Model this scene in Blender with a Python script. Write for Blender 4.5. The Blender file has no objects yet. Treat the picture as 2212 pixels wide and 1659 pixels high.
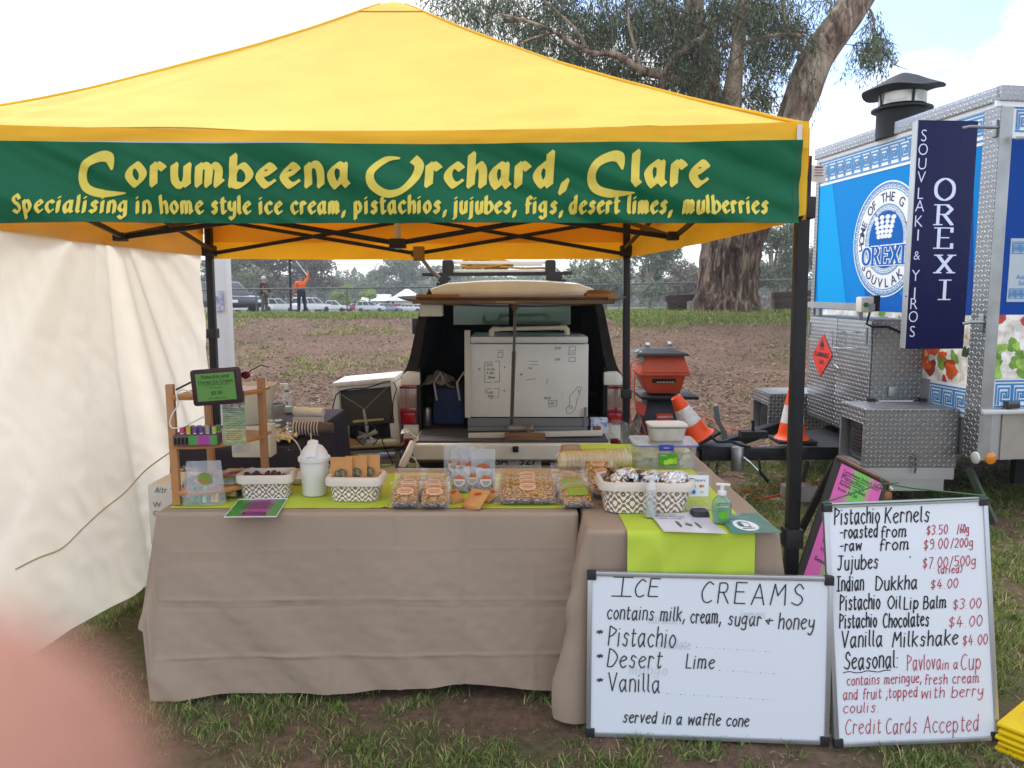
import bpy, bmesh, math, random
import numpy as np
from mathutils import Vector, Matrix
random.seed(7)
RNG = np.random.default_rng(11)
SC = bpy.context.scene
COL = SC.collection
PI = math.pi
CAM_H = 1.58
PITCH = math.radians(6.7)
FPX = 1703.0                       # focal length in units of a 2212 px wide frame
cam_data = bpy.data.cameras.new("camera")
cam_data.sensor_width = 36.0
cam_data.lens = 36.0 * FPX / 2212.0
cam_data.clip_start = 0.004
cam_data.clip_end = 2000.0
cam_data.dof.use_dof = True
cam_data.dof.focus_distance = 3.6
cam_data.dof.aperture_fstop = cam_data.lens / 2.6     # a phone lens: an opening about 2.6 mm wide
cam = bpy.data.objects.new("camera", cam_data)
COL.objects.link(cam)
cam.location = (0, 0, CAM_H)
cam.rotation_euler = (PI / 2 - PITCH, 0, 0)
SC.camera = cam
SUN_EL, SUN_AZ = math.radians(48), math.radians(-38)     # azimuth from +y towards +x
world = bpy.data.worlds.new("World")
SC.world = world
world.use_nodes = True
_n, _l = world.node_tree.nodes, world.node_tree.links
_n.clear()
_out = _n.new('ShaderNodeOutputWorld'); _bg = _n.new('ShaderNodeBackground')
_sky = _n.new('ShaderNodeTexSky'); _sky.sky_type = 'NISHITA'; _sky.sun_disc = False
_sky.sun_elevation = SUN_EL; _sky.sun_rotation = SUN_AZ
_sky.air_density = 1.0; _sky.dust_density = 1.5
_tc = _n.new('ShaderNodeTexCoord'); _mp = _n.new('ShaderNodeMapping')
_mp.inputs['Scale'].default_value = (1.0, 1.0, 2.2); _mp.inputs['Location'].default_value = (0.62, 0.3, 0.2)
_nz = _n.new('ShaderNodeTexNoise'); _nz.inputs['Scale'].default_value = 2.6; _nz.inputs['Detail'].default_value = 6
_nz.inputs['Roughness'].default_value = 0.55
_rp = _n.new('ShaderNodeValToRGB')
_rp.color_ramp.elements[0].position = 0.42; _rp.color_ramp.elements[0].color = (0.10, 0.10, 0.10, 1)
_rp.color_ramp.elements[1].position = 0.53; _rp.color_ramp.elements[1].color = (1, 1, 1, 1)
_mx = _n.new('ShaderNodeMix'); _mx.data_type = 'RGBA'
_br = _n.new('ShaderNodeMix'); _br.data_type = 'RGBA'; _br.blend_type = 'MULTIPLY'; _br.inputs[0].default_value = 1.0
_br.inputs[7].default_value = (1.6, 1.8, 2.2, 1)
_l.new(_sky.outputs[0], _br.inputs[6])
_l.new(_tc.outputs['Generated'], _mp.inputs[0]); _l.new(_mp.outputs[0], _nz.inputs['Vector'])
_l.new(_nz.outputs['Fac'], _rp.inputs[0]); _l.new(_rp.outputs[0], _mx.inputs[0])
_l.new(_br.outputs[2], _mx.inputs[6]); _mx.inputs[7].default_value = (9.0, 9.15, 9.4, 1)
_l.new(_mx.outputs[2], _bg.inputs[0]); _bg.inputs[1].default_value = 0.12
_l.new(_bg.outputs[0], _out.inputs[0])
sun_data = bpy.data.lights.new("sun", 'SUN'); sun_data.energy = 1.5; sun_data.angle = math.radians(12)
sun_data.color = (1.0, 0.93, 0.83)
sun = bpy.data.objects.new("sun", sun_data); COL.objects.link(sun)
_sd = Vector((math.sin(SUN_AZ) * math.cos(SUN_EL), math.cos(SUN_AZ) * math.cos(SUN_EL), math.sin(SUN_EL)))
sun.rotation_euler = _sd.to_track_quat('Z', 'Y').to_euler()
SC.view_settings.view_transform = 'Standard'
SC.view_settings.look = 'None'
SC.view_settings.exposure = 0.56
SC.view_settings.gamma = 1.0
SC.view_settings.use_curve_mapping = False
SC.render.engine = 'CYCLES'
SC.cycles.use_denoising = True
SC.cycles.max_bounces = 8
SC.cycles.transparent_max_bounces = 16
SC.cycles.transmission_bounces = 6
SC.cycles.caustics_reflective = False
SC.cycles.caustics_refractive = False
def ray(px, py):
 a, b = (px - 1106.0) / FPX, (829.5 - py) / FPX
 return Vector((a, math.cos(PITCH) + b * math.sin(PITCH), -math.sin(PITCH) + b * math.cos(PITCH)))
def hit(px, py, p0, n):
 d = ray(px, py); n = Vector(n); o = Vector((0, 0, CAM_H))
 return o + d * ((Vector(p0) - o).dot(n) / d.dot(n))
def W(px, py, y): return hit(px, py, (0, y, 0), (0, 1, 0))
def G(px, py, z): return hit(px, py, (0, 0, z), (0, 0, 1))
def X(px, py, x): return hit(px, py, (x, 0, 0), (1, 0, 0))
def srgb(h):
 if isinstance(h, str):
  h = h.lstrip('#'); v = [int(h[i:i + 2], 16) / 255 for i in (0, 2, 4)]
  return tuple(x / 12.92 if x <= .04045 else ((x + .055) / 1.055) ** 2.4 for x in v)
 return tuple(h)
MATS = {}
def mat(name, col='#808080', rough=.6, metal=0., var=0., vscale=6., col2=None, bump=0., bscale=60., coat=0.,
  trans=0., tcol=None, alpha=1., spec=.5, glass=0., ior=1.45, stretch=(1, 1, 1), ramp=(.4, .6), coords='Object'):
 if name in MATS: return MATS[name]
 m = bpy.data.materials.new(name); m.use_nodes = True; MATS[name] = m
 N, L = m.node_tree.nodes, m.node_tree.links
 p = N['Principled BSDF']; out = N['Material Output']
 c = srgb(col)
 p.inputs['Base Color'].default_value = (*c, 1); p.inputs['Roughness'].default_value = rough
 p.inputs['Metallic'].default_value = metal; p.inputs['Specular IOR Level'].default_value = spec
 p.inputs['Coat Weight'].default_value = coat; p.inputs['Alpha'].default_value = alpha
 p.inputs['Transmission Weight'].default_value = glass; p.inputs['IOR'].default_value = ior
 tc = None
 if var or col2 or bump:
  tc = N.new('ShaderNodeTexCoord'); mp = N.new('ShaderNodeMapping'); mp.inputs['Scale'].default_value = stretch
  L.new(tc.outputs[coords], mp.inputs[0])
 if var or col2:
  nz = N.new('ShaderNodeTexNoise'); nz.inputs['Scale'].default_value = vscale; nz.inputs['Detail'].default_value = 5
  L.new(mp.outputs[0], nz.inputs['Vector'])
  r = N.new('ShaderNodeValToRGB'); L.new(nz.outputs['Fac'], r.inputs[0])
  a = tuple(x * (1 - var) for x in c); b = srgb(col2) if col2 else tuple(min(1, x * (1 + var)) for x in c)
  if col2: a = c
  r.color_ramp.elements[0].position = ramp[0]; r.color_ramp.elements[0].color = (*a, 1)
  r.color_ramp.elements[1].position = ramp[1]; r.color_ramp.elements[1].color = (*b, 1)
  L.new(r.outputs[0], p.inputs['Base Color'])
 if bump:
  nb = N.new('ShaderNodeTexNoise'); nb.inputs['Scale'].default_value = bscale; nb.inputs['Detail'].default_value = 4
  L.new(mp.outputs[0], nb.inputs['Vector'])
  bp = N.new('ShaderNodeBump'); bp.inputs['Strength'].default_value = bump; bp.inputs['Distance'].default_value = .01
  L.new(nb.outputs['Fac'], bp.inputs['Height']); L.new(bp.outputs[0], p.inputs['Normal'])
 if trans:
  t = N.new('ShaderNodeBsdfTranslucent'); t.inputs[0].default_value = (*srgb(tcol or col), 1)
  ms = N.new('ShaderNodeMixShader'); ms.inputs[0].default_value = trans
  L.new(p.outputs[0], ms.inputs[1]); L.new(t.outputs[0], ms.inputs[2]); L.new(ms.outputs[0], out.inputs[0])
  if bump: L.new(bp.outputs[0], t.inputs['Normal'])
 return m
class MB:
 def __init__(s):
  s.v, s.f, s.m, s.uv = [], [], [], {}
 def add(s, vs, fs, mi=0):
  o = len(s.v); s.v += [tuple(x) for x in vs]
  for f in fs: s.f.append(tuple(i + o for i in f)); s.m.append(mi)
  return s
 def box(s, c, d, rz=0., mi=0, M=None, taper=1.0):
  x, y, z = d[0] / 2, d[1] / 2, d[2] / 2; t = taper
  vs = [Vector((a * x, b * y, -z)) for a, b in ((-1, -1), (1, -1), (1, 1), (-1, 1))] + \
             [Vector((a * x * t, b * y * t, z)) for a, b in ((-1, -1), (1, -1), (1, 1), (-1, 1))]
  R = M if M is not None else Matrix.Rotation(rz, 3, 'Z')
  vs = [R @ v + Vector(c) for v in vs]
  return s.add(vs, [(3, 2, 1, 0), (4, 5, 6, 7), (0, 1, 5, 4), (1, 2, 6, 5), (2, 3, 7, 6), (3, 0, 4, 7)], mi)
 def bx(s, a, b, mi=0):          # box from corner to corner
  return s.box([(a[i] + b[i]) / 2 for i in range(3)], [abs(b[i] - a[i]) for i in range(3)], mi=mi)
 def beam(s, a, b, w, h, mi=0):  # square bar between two points
  a, b = Vector(a), Vector(b); d = b - a; q = d.to_track_quat('X', 'Z').to_matrix()
  return s.box((a + b) / 2, (d.length, w, h), M=q, mi=mi)
 def tube(s, pts, r, n=8, mi=0, caps=True):
  pts = [Vector(p) for p in pts]; k = len(pts); rs = r if isinstance(r, (list, tuple)) else [r] * k
  vs, fs = [], []; up = None
  for i, p in enumerate(pts):
   t = (pts[min(i + 1, k - 1)] - pts[max(i - 1, 0)])
   if t.length < 1e-9: t = Vector((0, 0, 1))
   t.normalize()
   if up is None: up = t.orthogonal().normalized()
   up = (up - t * up.dot(t)); up = up.normalized() if up.length > 1e-6 else t.orthogonal().normalized()
   w = t.cross(up)
   for j in range(n):
    a = 2 * PI * j / n; vs.append(p + (up * math.cos(a) + w * math.sin(a)) * rs[i])
  for i in range(k - 1):
   for j in range(n):
    j2 = (j + 1) % n; fs.append((i * n + j, i * n + j2, (i + 1) * n + j2, (i + 1) * n + j))
  if caps: fs.append(tuple(range(n - 1, -1, -1))); fs.append(tuple((k - 1) * n + j for j in range(n)))
  return s.add(vs, fs, mi)
 def lathe(s, prof, c=(0, 0, 0), n=24, mi=0, sx=1., sy=1., rot=None):   # prof: (r, z) list
  vs, fs = [], []; c = Vector(c); k = len(prof)
  for r, z in prof:
   for j in range(n):
    a = 2 * PI * j / n; v = Vector((r * math.cos(a) * sx, r * math.sin(a) * sy, z))
    if rot is not None: v = rot @ v
    vs.append(v + c)
  for i in range(k - 1):
   for j in range(n):
    j2 = (j + 1) % n; fs.append((i * n + j, i * n + j2, (i + 1) * n + j2, (i + 1) * n + j))
  if prof[0][0] > 1e-6: fs.append(tuple(range(n - 1, -1, -1)))
  if prof[-1][0] > 1e-6: fs.append(tuple((k - 1) * n + j for j in range(n)))
  return s.add(vs, fs, mi)
 def grid(s, fn, nu, nv, mi=0, uv=True, closed=False):
  o = len(s.v); fs = []
  for j in range(nv + 1):
   for i in range(nu + 1):
    s.v.append(tuple(fn(i / nu, j / nv)))
  for j in range(nv):
   for i in range(nu):
    a = o + j * (nu + 1) + i
    f = (a, a + 1, a + nu + 2, a + nu + 1); 
    if uv: s.uv[len(s.f)] = [(i / nu, j / nv), ((i + 1) / nu, j / nv), ((i + 1) / nu, (j + 1) / nv), (i / nu, (j + 1) / nv)]
    s.f.append(f); s.m.append(mi)
  return s
 def prism(s, pts, a, b, axis='y', mi=0, inv=False):   # outline in the other two axes, from a to b along axis
  def P(p, t): return {'y': (p[0], t, p[1]), 'x': (t, p[0], p[1]), 'z': (p[0], p[1], t)}[axis]
  n = len(pts); vs = [P(p, a) for p in pts] + [P(p, b) for p in pts]
  fs = [tuple(range(n)), tuple(range(2 * n - 1, n - 1, -1))] + [(i, i + n, (i + 1) % n + n, (i + 1) % n) for i in range(n)]
  return s.add(vs, fs, mi)
 def build(s, name, mats, parent=None, smooth=None, bevel=0., world=False, thick=0., fix=True):
  me = bpy.data.meshes.new(name)
  v = s.v
  if world and parent is not None:
   inv = parent.matrix_basis.inverted(); v = [tuple(inv @ Vector(p)) for p in v]
  me.from_pydata(v, [], s.f)
  if not isinstance(mats, (list, tuple)): mats = [mats]
  for m in mats: me.materials.append(m)
  if len(mats) > 1: me.polygons.foreach_set('material_index', s.m)
  if s.uv:
   ul = me.uv_layers.new(name='UVMap')
   for fi, u in s.uv.items():
    ls = me.polygons[fi].loop_start
    for k, q in enumerate(u): ul.data[ls + k].uv = q
  bm = bmesh.new(); bm.from_mesh(me)
  if bevel:
   bmesh.ops.remove_doubles(bm, verts=bm.verts, dist=1e-5)
   bmesh.ops.recalc_face_normals(bm, faces=bm.faces)
   es = [e for e in bm.edges if len(e.link_faces) == 2 and e.calc_face_angle(0) > .5]
   bmesh.ops.bevel(bm, geom=es, offset=bevel, segments=2, profile=.6, affect='EDGES', clamp_overlap=True)
  elif fix: bmesh.ops.recalc_face_normals(bm, faces=bm.faces)
  if thick:
   bmesh.ops.solidify(bm, geom=bm.faces[:], thickness=thick)
  if smooth is None: smooth = 40
  if smooth:
   th = math.radians(smooth)
   for f in bm.faces: f.smooth = True
   for e in bm.edges:
    if len(e.link_faces) == 2 and e.calc_face_angle(0) > th: e.smooth = False
  bm.to_mesh(me); bm.free()
  o = bpy.data.objects.new(name, me); COL.objects.link(o)
  if parent is not None: o.parent = parent
  return o
def tag(o, label=None, cat=None, group=None, kind=None):
 if label: o['label'] = label
 if cat: o['category'] = cat
 if group: o['group'] = group
 if kind: o['kind'] = kind
 return o
def thing(name, label, cat, loc=(0, 0, 0), rz=0., group=None, rot=None):
 o = bpy.data.objects.new(name, None); COL.objects.link(o); o.empty_display_size = .1
 M = Matrix.Translation(Vector(loc)) @ (rot.to_4x4() if rot is not None else Matrix.Rotation(rz, 4, 'Z'))
 o.matrix_basis = M
 return tag(o, label, cat, group)
def struct(o): o['kind'] = 'structure'; return o
def dup(root, loc, rz=None, label=None, rot=None):
 r = root.copy(); COL.objects.link(r)
 if rot is not None: r.matrix_basis = Matrix.Translation(Vector(loc)) @ rot.to_4x4()
 else:
  r.location = loc
  if rz is not None: r.rotation_euler = (0, 0, rz)
 if label: r['label'] = label
 for ch in root.children:
  c = ch.copy(); COL.objects.link(c); c.parent = r
  for g in ch.children:
   d = g.copy(); COL.objects.link(d); d.parent = c
 return r
def big_mesh(name, V, F, mats, mi=None, kind=None, parent=None, smooth=False):   # numpy arrays, quads or tris
 me = bpy.data.meshes.new(name); k = F.shape[1]
 me.vertices.add(len(V)); me.vertices.foreach_set('co', np.asarray(V, dtype=np.float32).ravel())
 me.loops.add(F.size); me.loops.foreach_set('vertex_index', F.astype(np.int32).ravel())
 me.polygons.add(len(F)); me.polygons.foreach_set('loop_start', np.arange(0, F.size, k, dtype=np.int32))
 for m in (mats if isinstance(mats, (list, tuple)) else [mats]): me.materials.append(m)
 if mi is not None: me.polygons.foreach_set('material_index', np.asarray(mi, dtype=np.int32))
 me.update(calc_edges=True)
 if smooth: me.polygons.foreach_set('use_smooth', np.ones(len(F), dtype=bool))
 o = bpy.data.objects.new(name, me); COL.objects.link(o)
 if parent is not None: o.parent = parent
 if kind: o['kind'] = kind
 return o
GL = {
'a': '5|45 26 04 02 10 20 43|L46 41 50', 'b': '5|L09 00|03 15 36 54 52 30 10 01', 'c': '4|45 26 04 02 20 41', 'd': '5|45 26 04 02 20 43|L49 40',
'e': '4|03 34 45 26 04 02 20 41', 'f': '3|48 29 17 10|L05 35', 'g': '5|45 26 04 02 21 43|46 41 4b 2c 0b', 'h': '4|L09 00|03 15 36 44 40',
'i': '1|L06 00|L08 08', 'j': '2|16 1b 0c|L18 18', 'k': '4|L09 00|L46 03|L13 40', 'l': '1|L09 01|01 10', 'm': '7|L06 00|04 16 35 30|34 46 65 60|L60 71',
'n': '4|L06 00|04 16 36 44 40', 'o': '4|26 04 02 20 42 44 26', 'p': '5|L06 0c|04 26 44 42 20 02', 'q': '5|45 26 04 02 20 43|L46 4c',
'r': '3|L06 00|04 16 35', 's': '4|45 26 15 14 33 31 20 01', 't': '3|18 11 20 31|L06 36', 'u': '4|06 02 10 30 43|L46 40', 'v': '4|L06 20 46',
'w': '6|L06 10 35 50 66', 'x': '4|L06 40|L46 00', 'y': '4|06 03 12 32 44|46 40 2c 0b', 'z': '4|L06 46 00 40',
'A': '6|L00 39 60|L13 53', 'B': '5|L09 00|09 39 47 35 05|05 45 52 30 00', 'C': '5|58 39 17 04 11 30 51', 'D': '6|L09 00|09 38 65 52 30 00',
'E': '5|L59 09 00 50|L05 45', 'F': '5|L59 09 00|L05 45', 'G': '6|58 39 17 04 11 30 51 54|L34 64', 'H': '5|L09 00|L59 50|L05 55',
'I': '4|L29 20|L09 49|L00 40', 'J': '5|L09 59|39 32 10 01', 'K': '5|L09 00|L59 04|L15 50', 'L': '4|L09 00 40', 'M': '7|L00 19 34 69 70',
'N': '5|L00 09 50 59', 'O': '6|39 06 03 30 63 66 39', 'P': '5|L09 00|09 38 57 35 04', 'Q': '6|39 06 03 30 63 66 39|L43 60', 'R': '5|L09 00|09 39 47 35 05|L25 50', 'S': '5|57 39 17 25 44 52 30 01',
'T': '6|L09 69|L39 30', 'U': '5|09 03 20 53 59', 'V': '6|L09 30 69', 'W': '8|L09 20 46 60 89', 'X': '5|L09 50|L59 00', 'Y': '6|L09 34 69|L34 30', 'Z': '5|L09 59 00 50',
'0': '4|29 06 03 20 43 46 29', '1': '2|L07 19 10', '2': '4|07 29 47 34 00|L00 40', '3': '4|08 29 47 25|25 43 31 10 01', '4': '5|L29 03 53|L36 30',
'5': '4|L49 09 05|05 35 43 31 10 01', '6': '4|39 15 02 20 42 34 03', '7': '4|L09 49 10', '8': '4|25 07 29 47 25 02 20 42 25', '9': '4|46 25 07 29 47 46|46 42 10',
'$': '4|47 28 06 24 43 31 11 02|L29 2a', ',': '1|L11 0b', '.': '1|L00 00', ':': '1|L00 00|L05 05', ';': '1|L11 0b|L15 15', '/': '3|L0a 39', '-': '3|L04 34', '*': '4|L26 22|L05 43|L45 03',
'(': '2|29 05 04 20', ')': '2|09 25 24 00', '&': '6|50 17 39 46 03 20 53', '+': '4|L26 22|L04 44|L04 20', '=': '3|L03 33|L05 35', 'q_': '4|', "'": '1|L09 07', '_': '4|L00 40',
}
def _pt(t): return (int(t[0]), int(t[1]) if t[1].isdigit() else -(ord(t[1]) - 96))
def _cat(P, n=5):
 out = []; k = len(P)
 for i in range(k - 1):
  p0, p1, p2, p3 = P[max(i - 1, 0)], P[i], P[i + 1], P[min(i + 2, k - 1)]
  if P[0] == P[-1] and k > 3:
   if i == 0: p0 = P[-2]
   if i == k - 2: p3 = P[1]
  for j in range(n):
   t = j / n; t2, t3 = t * t, t * t * t
   out.append(tuple(.5 * (2 * p1[a] + (p2[a] - p0[a]) * t + (2 * p0[a] - 5 * p1[a] + 4 * p2[a] - p3[a]) * t2 + (3 * p1[a] - p0[a] - 3 * p2[a] + p3[a]) * t3) for a in (0, 1)))
 out.append(P[-1]); return out
_GC = {}
def glyph(ch):
 if ch in _GC: return _GC[ch]
 parts = GL[ch].split('|'); w = int(parts[0]); st = []
 for q in parts[1:]:
  if not q: continue
  P = [_pt(t) for t in q.lstrip('L').split()]
  st.append(P if q[0] == 'L' else _cat(P))
 _GC[ch] = (w / 9, [[(x / 9, y / 9) for x, y in P] for P in st]); return _GC[ch]
def _hull(pts):
 pts = sorted(set(pts))
 if len(pts) < 3: return pts
 def half(ps):
  h = []
  for p in ps:
   while len(h) > 1 and (h[-1][0] - h[-2][0]) * (p[1] - h[-2][1]) - (h[-1][1] - h[-2][1]) * (p[0] - h[-2][0]) <= 1e-12: h.pop()
   h.append(p)
  return h
 a, b = half(pts), half(pts[::-1]); return a[:-1] + b[:-1]
def round_nib(r, n=6): return [(r * math.cos(2 * PI * i / n + .3), r * math.sin(2 * PI * i / n + .3)) for i in range(n)]
def broad_nib(w, t, ang):
 c, s = math.cos(ang), math.sin(ang)
 return [(x * c - y * s, x * s + y * c) for x, y in ((-w / 2, -t / 2), (w / 2, -t / 2), (w / 2, t / 2), (-w / 2, t / 2))]
PEN_SEG = [9.]
def pen(mb, strokes, nib, fn, mi=0, dz=1.2e-5, z0=0.):      # polylines in (u, v); fn(u, v, lift) gives the point
 k = 0
 for P in strokes:
  if len(P) == 1: P = P * 2
  Q = [P[0]]
  for a, b in zip(P[:-1], P[1:]):
   n = max(1, int(math.hypot(b[0] - a[0], b[1] - a[1]) / PEN_SEG[0])); Q += [(a[0] + (b[0] - a[0]) * i / n, a[1] + (b[1] - a[1]) * i / n) for i in range(1, n + 1)]
  P = Q
  for a, b in zip(P[:-1], P[1:]):
   H = _hull([(a[0] + x, a[1] + y) for x, y in nib] + [(b[0] + x, b[1] + y) for x, y in nib])
   if len(H) < 3: continue
   z = z0 + k * dz; k += 1
   mb.add([fn(x, y, z) for x, y in H], [tuple(range(len(H)))], mi)
 return mb
def hand_text(mb, txt, x, y, h, nib, fn, width=None, slant=.12, gap=.26, space=.55, jit=.0, mi=0, wob=0., rise=0.):
 """txt from (x, y), capitals h high; width fits the line to that length"""
 adv = 0; lay = []
 for ch in txt:
  if ch == ' ': adv += space; continue
  w, st = glyph(ch); lay.append((adv, ch, w, st)); adv += w + gap
 adv -= gap; sx = (width / (adv * h)) if width else 1.
 rnd = random.Random(txt)
 for k_, (a, ch, w, st) in enumerate(lay):
  jy = rnd.uniform(-jit, jit); js = 1 + rnd.uniform(-jit, jit); sl = slant + rnd.uniform(-jit, jit)
  S = [[(x + ((a + px) * sx + (py * sl) * min(1, sx)) * h, y + rise * a * h + (py * js + jy) * h) for px, py in P] for P in st]
  pen(mb, S, nib, fn, mi, z0=(k_ % 3) * 2.6e-4)
 return x + adv * h * sx
_TXT = {}
def print_mesh(txt, bold=0., res=3):     # the built-in sans face, one unit high, as (verts, faces)
 key = (txt, bold)
 if key in _TXT: return _TXT[key]
 cu = bpy.data.curves.new('t', 'FONT'); cu.body = txt; cu.size = 1.0; cu.offset = bold; cu.resolution_u = res
 o = bpy.data.objects.new('t', cu); COL.objects.link(o)
 dg = bpy.context.evaluated_depsgraph_get(); dg.update()
 me = bpy.data.meshes.new_from_object(o.evaluated_get(dg))
 V = [(v.co.x, v.co.y) for v in me.vertices]; F = [tuple(p.vertices) for p in me.polygons]
 bpy.data.objects.remove(o); bpy.data.curves.remove(cu); bpy.data.meshes.remove(me)
 _TXT[key] = (V, F); return V, F
def print_text(mb, txt, x, y, h, fn, width=None, align='l', bold=0., mi=0, lift=0.):
 V, F = print_mesh(txt, bold)
 if not V: return
 x0 = min(v[0] for v in V); x1 = max(v[0] for v in V); s = h / .73; sx = s if not width else width / (x1 - x0)
 off = {'l': 0, 'c': -(x1 - x0) * sx / 2, 'r': -(x1 - x0) * sx}[align]
 mb.add([fn(x + off + (a - x0) * sx, y + b * s, lift) for a, b in V], F, mi)
def smooth(a, b, x):
 t = np.clip((x - a) / (b - a), 0, 1); return t * t * (3 - 2 * t)
def plane_fn(o, u, v, n):      # lets flat print be laid out in a sign's own axes
 o, u, v, n = Vector(o), Vector(u), Vector(v), Vector(n)
 return lambda a, b, z=0.: o + u * a + v * b + n * (z)
# ================================================================ the ground
from mathutils import noise as mn
def gz(x, y):
 x = np.asarray(x, float); y = np.asarray(y, float)
 h = 0.98 * smooth(7.2, 19.5, y) + .10 * smooth(0, 5, x) * smooth(12, 20, y)
 h = h - (h - .55) * smooth(21, 34, y)
 h = h - .025 * np.clip(y - 36, 0, 114)
 return h
def gzf(x, y): return float(gz(x, y))
def gmesh():
 ys = np.concatenate([np.linspace(-12, 1.6, 18), np.linspace(1.8, 6, 130), np.linspace(6.1, 24, 150), np.linspace(24.5, 60, 50), np.geomspace(65, 1500, 20)])
 nx = 190
 V = []; 
 t = np.linspace(-1, 1, nx); sx = np.sign(t) * (np.abs(t) * 9 + np.abs(t) ** 7 * 900)
 Xg, Yg = np.meshgrid(sx, ys)
 Z = gz(Xg, Yg)
 w = 1 - smooth(24, 40, Yg)
 def nf(s, k): return np.array([mn.noise(Vector((a * s, b * s, k))) for a, b in zip(Xg.ravel(), Yg.ravel())]).reshape(Xg.shape)
 Z = Z + w * (.018 * nf(1.3, 0) + .012 * nf(5, 3) + .006 * nf(14, 9))
 V = np.stack([Xg, Yg, Z], -1).reshape(-1, 3)
 ny = len(ys); i = np.arange((ny - 1) * (nx - 1)); r, c = i // (nx - 1), i % (nx - 1); a = r * nx + c
 return V, np.stack([a, a + 1, a + nx + 1, a + nx], 1)
def ground_mat():
 m = bpy.data.materials.new('ground_dirt'); m.use_nodes = True; N, L = m.node_tree.nodes, m.node_tree.links
 p = N['Principled BSDF']; p.inputs['Roughness'].default_value = .95; p.inputs['Specular IOR Level'].default_value = .2
 tc = N.new('ShaderNodeTexCoord')
 def noise(s, d=6, rough=.6):
  n = N.new('ShaderNodeTexNoise'); n.inputs['Scale'].default_value = s; n.inputs['Detail'].default_value = d; n.inputs['Roughness'].default_value = rough
  L.new(tc.outputs['Object'], n.inputs['Vector']); return n
 def ramp(n, a, ca, b, cb):
  r = N.new('ShaderNodeValToRGB'); L.new(n.outputs['Fac'], r.inputs[0])
  r.color_ramp.elements[0].position = a; r.color_ramp.elements[0].color = (*ca, 1)
  r.color_ramp.elements[1].position = b; r.color_ramp.elements[1].color = (*cb, 1); return r
 def mix(f, a, b):
  x = N.new('ShaderNodeMix'); x.data_type = 'RGBA'; L.new(f, x.inputs[0]); L.new(a, x.inputs[6]); L.new(b, x.inputs[7]); return x
 big = ramp(noise(.9), .35, (.10, .055, .036), .65, (.24, .145, .097))
 fine = ramp(noise(22, 8, .75), .38, (.075, .045, .031), .68, (.34, .23, .165))
 d = mix(ramp(noise(3), .3, (.35,) * 3, .7, (.7,) * 3).outputs[0], big.outputs[0], fine.outputs[0])
 green = ramp(noise(30, 6, .7), .35, (.06, .075, .028), .7, (.17, .165, .075))
 gm = ramp(noise(.75, 5, .6), .44, (0, 0, 0), .56, (.75, .75, .75))
 sp = N.new('ShaderNodeSeparateXYZ'); L.new(tc.outputs['Object'], sp.inputs[0]); mg = N.new('ShaderNodeMapRange'); mg.inputs[1].default_value = 6.5; mg.inputs[2].default_value = 8.5; mg.inputs[3].default_value = 1; mg.inputs[4].default_value = .18; L.new(sp.outputs[1], mg.inputs[0])
 mm = N.new('ShaderNodeMath'); mm.operation = 'MULTIPLY'; L.new(gm.outputs[0], mm.inputs[0]); L.new(mg.outputs[0], mm.inputs[1])
 f = mix(mm.outputs[0], d.outputs[2], green.outputs[0])
 mr = N.new('ShaderNodeMapRange'); mr.inputs[1].default_value = 22; mr.inputs[2].default_value = 26; L.new(sp.outputs[1], mr.inputs[0])
 far = ramp(noise(.15), .4, (.11, .12, .06), .6, (.19, .17, .11))
 f2 = mix(mr.outputs[0], f.outputs[2], far.outputs[0]); L.new(f2.outputs[2], p.inputs['Base Color'])
 b = N.new('ShaderNodeBump'); b.inputs['Strength'].default_value = .7; b.inputs['Distance'].default_value = .02
 L.new(noise(45, 8, .8).outputs['Fac'], b.inputs['Height']); L.new(b.outputs[0], p.inputs['Normal'])
 return m
V, F = gmesh()
ground = big_mesh('ground', V, F, ground_mat(), kind='structure', smooth=True)
M_G = [mat('grass_green', '#67803c', .7, spec=.3, trans=.25), mat('grass_dark', '#4a612f', .7, spec=.3, trans=.2),
       mat('grass_light', '#90a257', .7, spec=.3, trans=.25), mat('grass_straw', '#b3a577', .8, spec=.2)]
def fbm(x, y, s, k=0.):
 return np.array([mn.fractal(Vector((a * s, b * s, k)), 1., 2., 4) for a, b in zip(x, y)])
def blades(name, x, y, h, w, lean, mi, label=None):
 n = len(x); z = gz(x, y) - .004
 a = RNG.uniform(0, 2 * PI, n); la = RNG.uniform(0, 2 * PI, n); l = lean * RNG.uniform(.2, 1, n) * h
 dx, dy = np.cos(a) * w / 2, np.sin(a) * w / 2; lx, ly = np.cos(la) * l, np.sin(la) * l
 P = np.zeros((n, 6, 3))
 for k, (t, ww) in enumerate(((0, 1), (.55, .8), (1, .12))):
  for s, j in ((-1, 0), (1, 1)):
   P[:, 2 * k + j, 0] = x + s * dx * ww + lx * t ** 1.8
   P[:, 2 * k + j, 1] = y + s * dy * ww + ly * t ** 1.8
   P[:, 2 * k + j, 2] = z + h * t * (1 - .25 * t * lean)
 b = np.arange(n) * 6
 F = np.concatenate([np.stack([b, b + 1, b + 3, b + 2], 1), np.stack([b + 2, b + 3, b + 5, b + 4], 1)])
 return big_mesh(name, P.reshape(-1, 3), F, M_G, np.concatenate([mi, mi]), kind='stuff', smooth=True)
def wedge(n, y0, y1, edge=.72):      # ground seen in the frame: points evenly spread between two distances
 y = np.sqrt(RNG.uniform(y0 ** 2, y1 ** 2, n)); x = RNG.uniform(-edge, edge, n) * y; return x, y
n = 24000
x, y = wedge(n, 2.0, 7.5); dn = fbm(x, y, 1.6) + .5 * fbm(x, y, 6, 4.)
keep = (dn > -.17 + RNG.uniform(-.12, .12, n)) & ~((y > 3.1) & (y < 5.8) & (x > -1.9) & (x < 1.1) & (RNG.random(n) < .75))
x, y = x[keep], y[keep]
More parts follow.
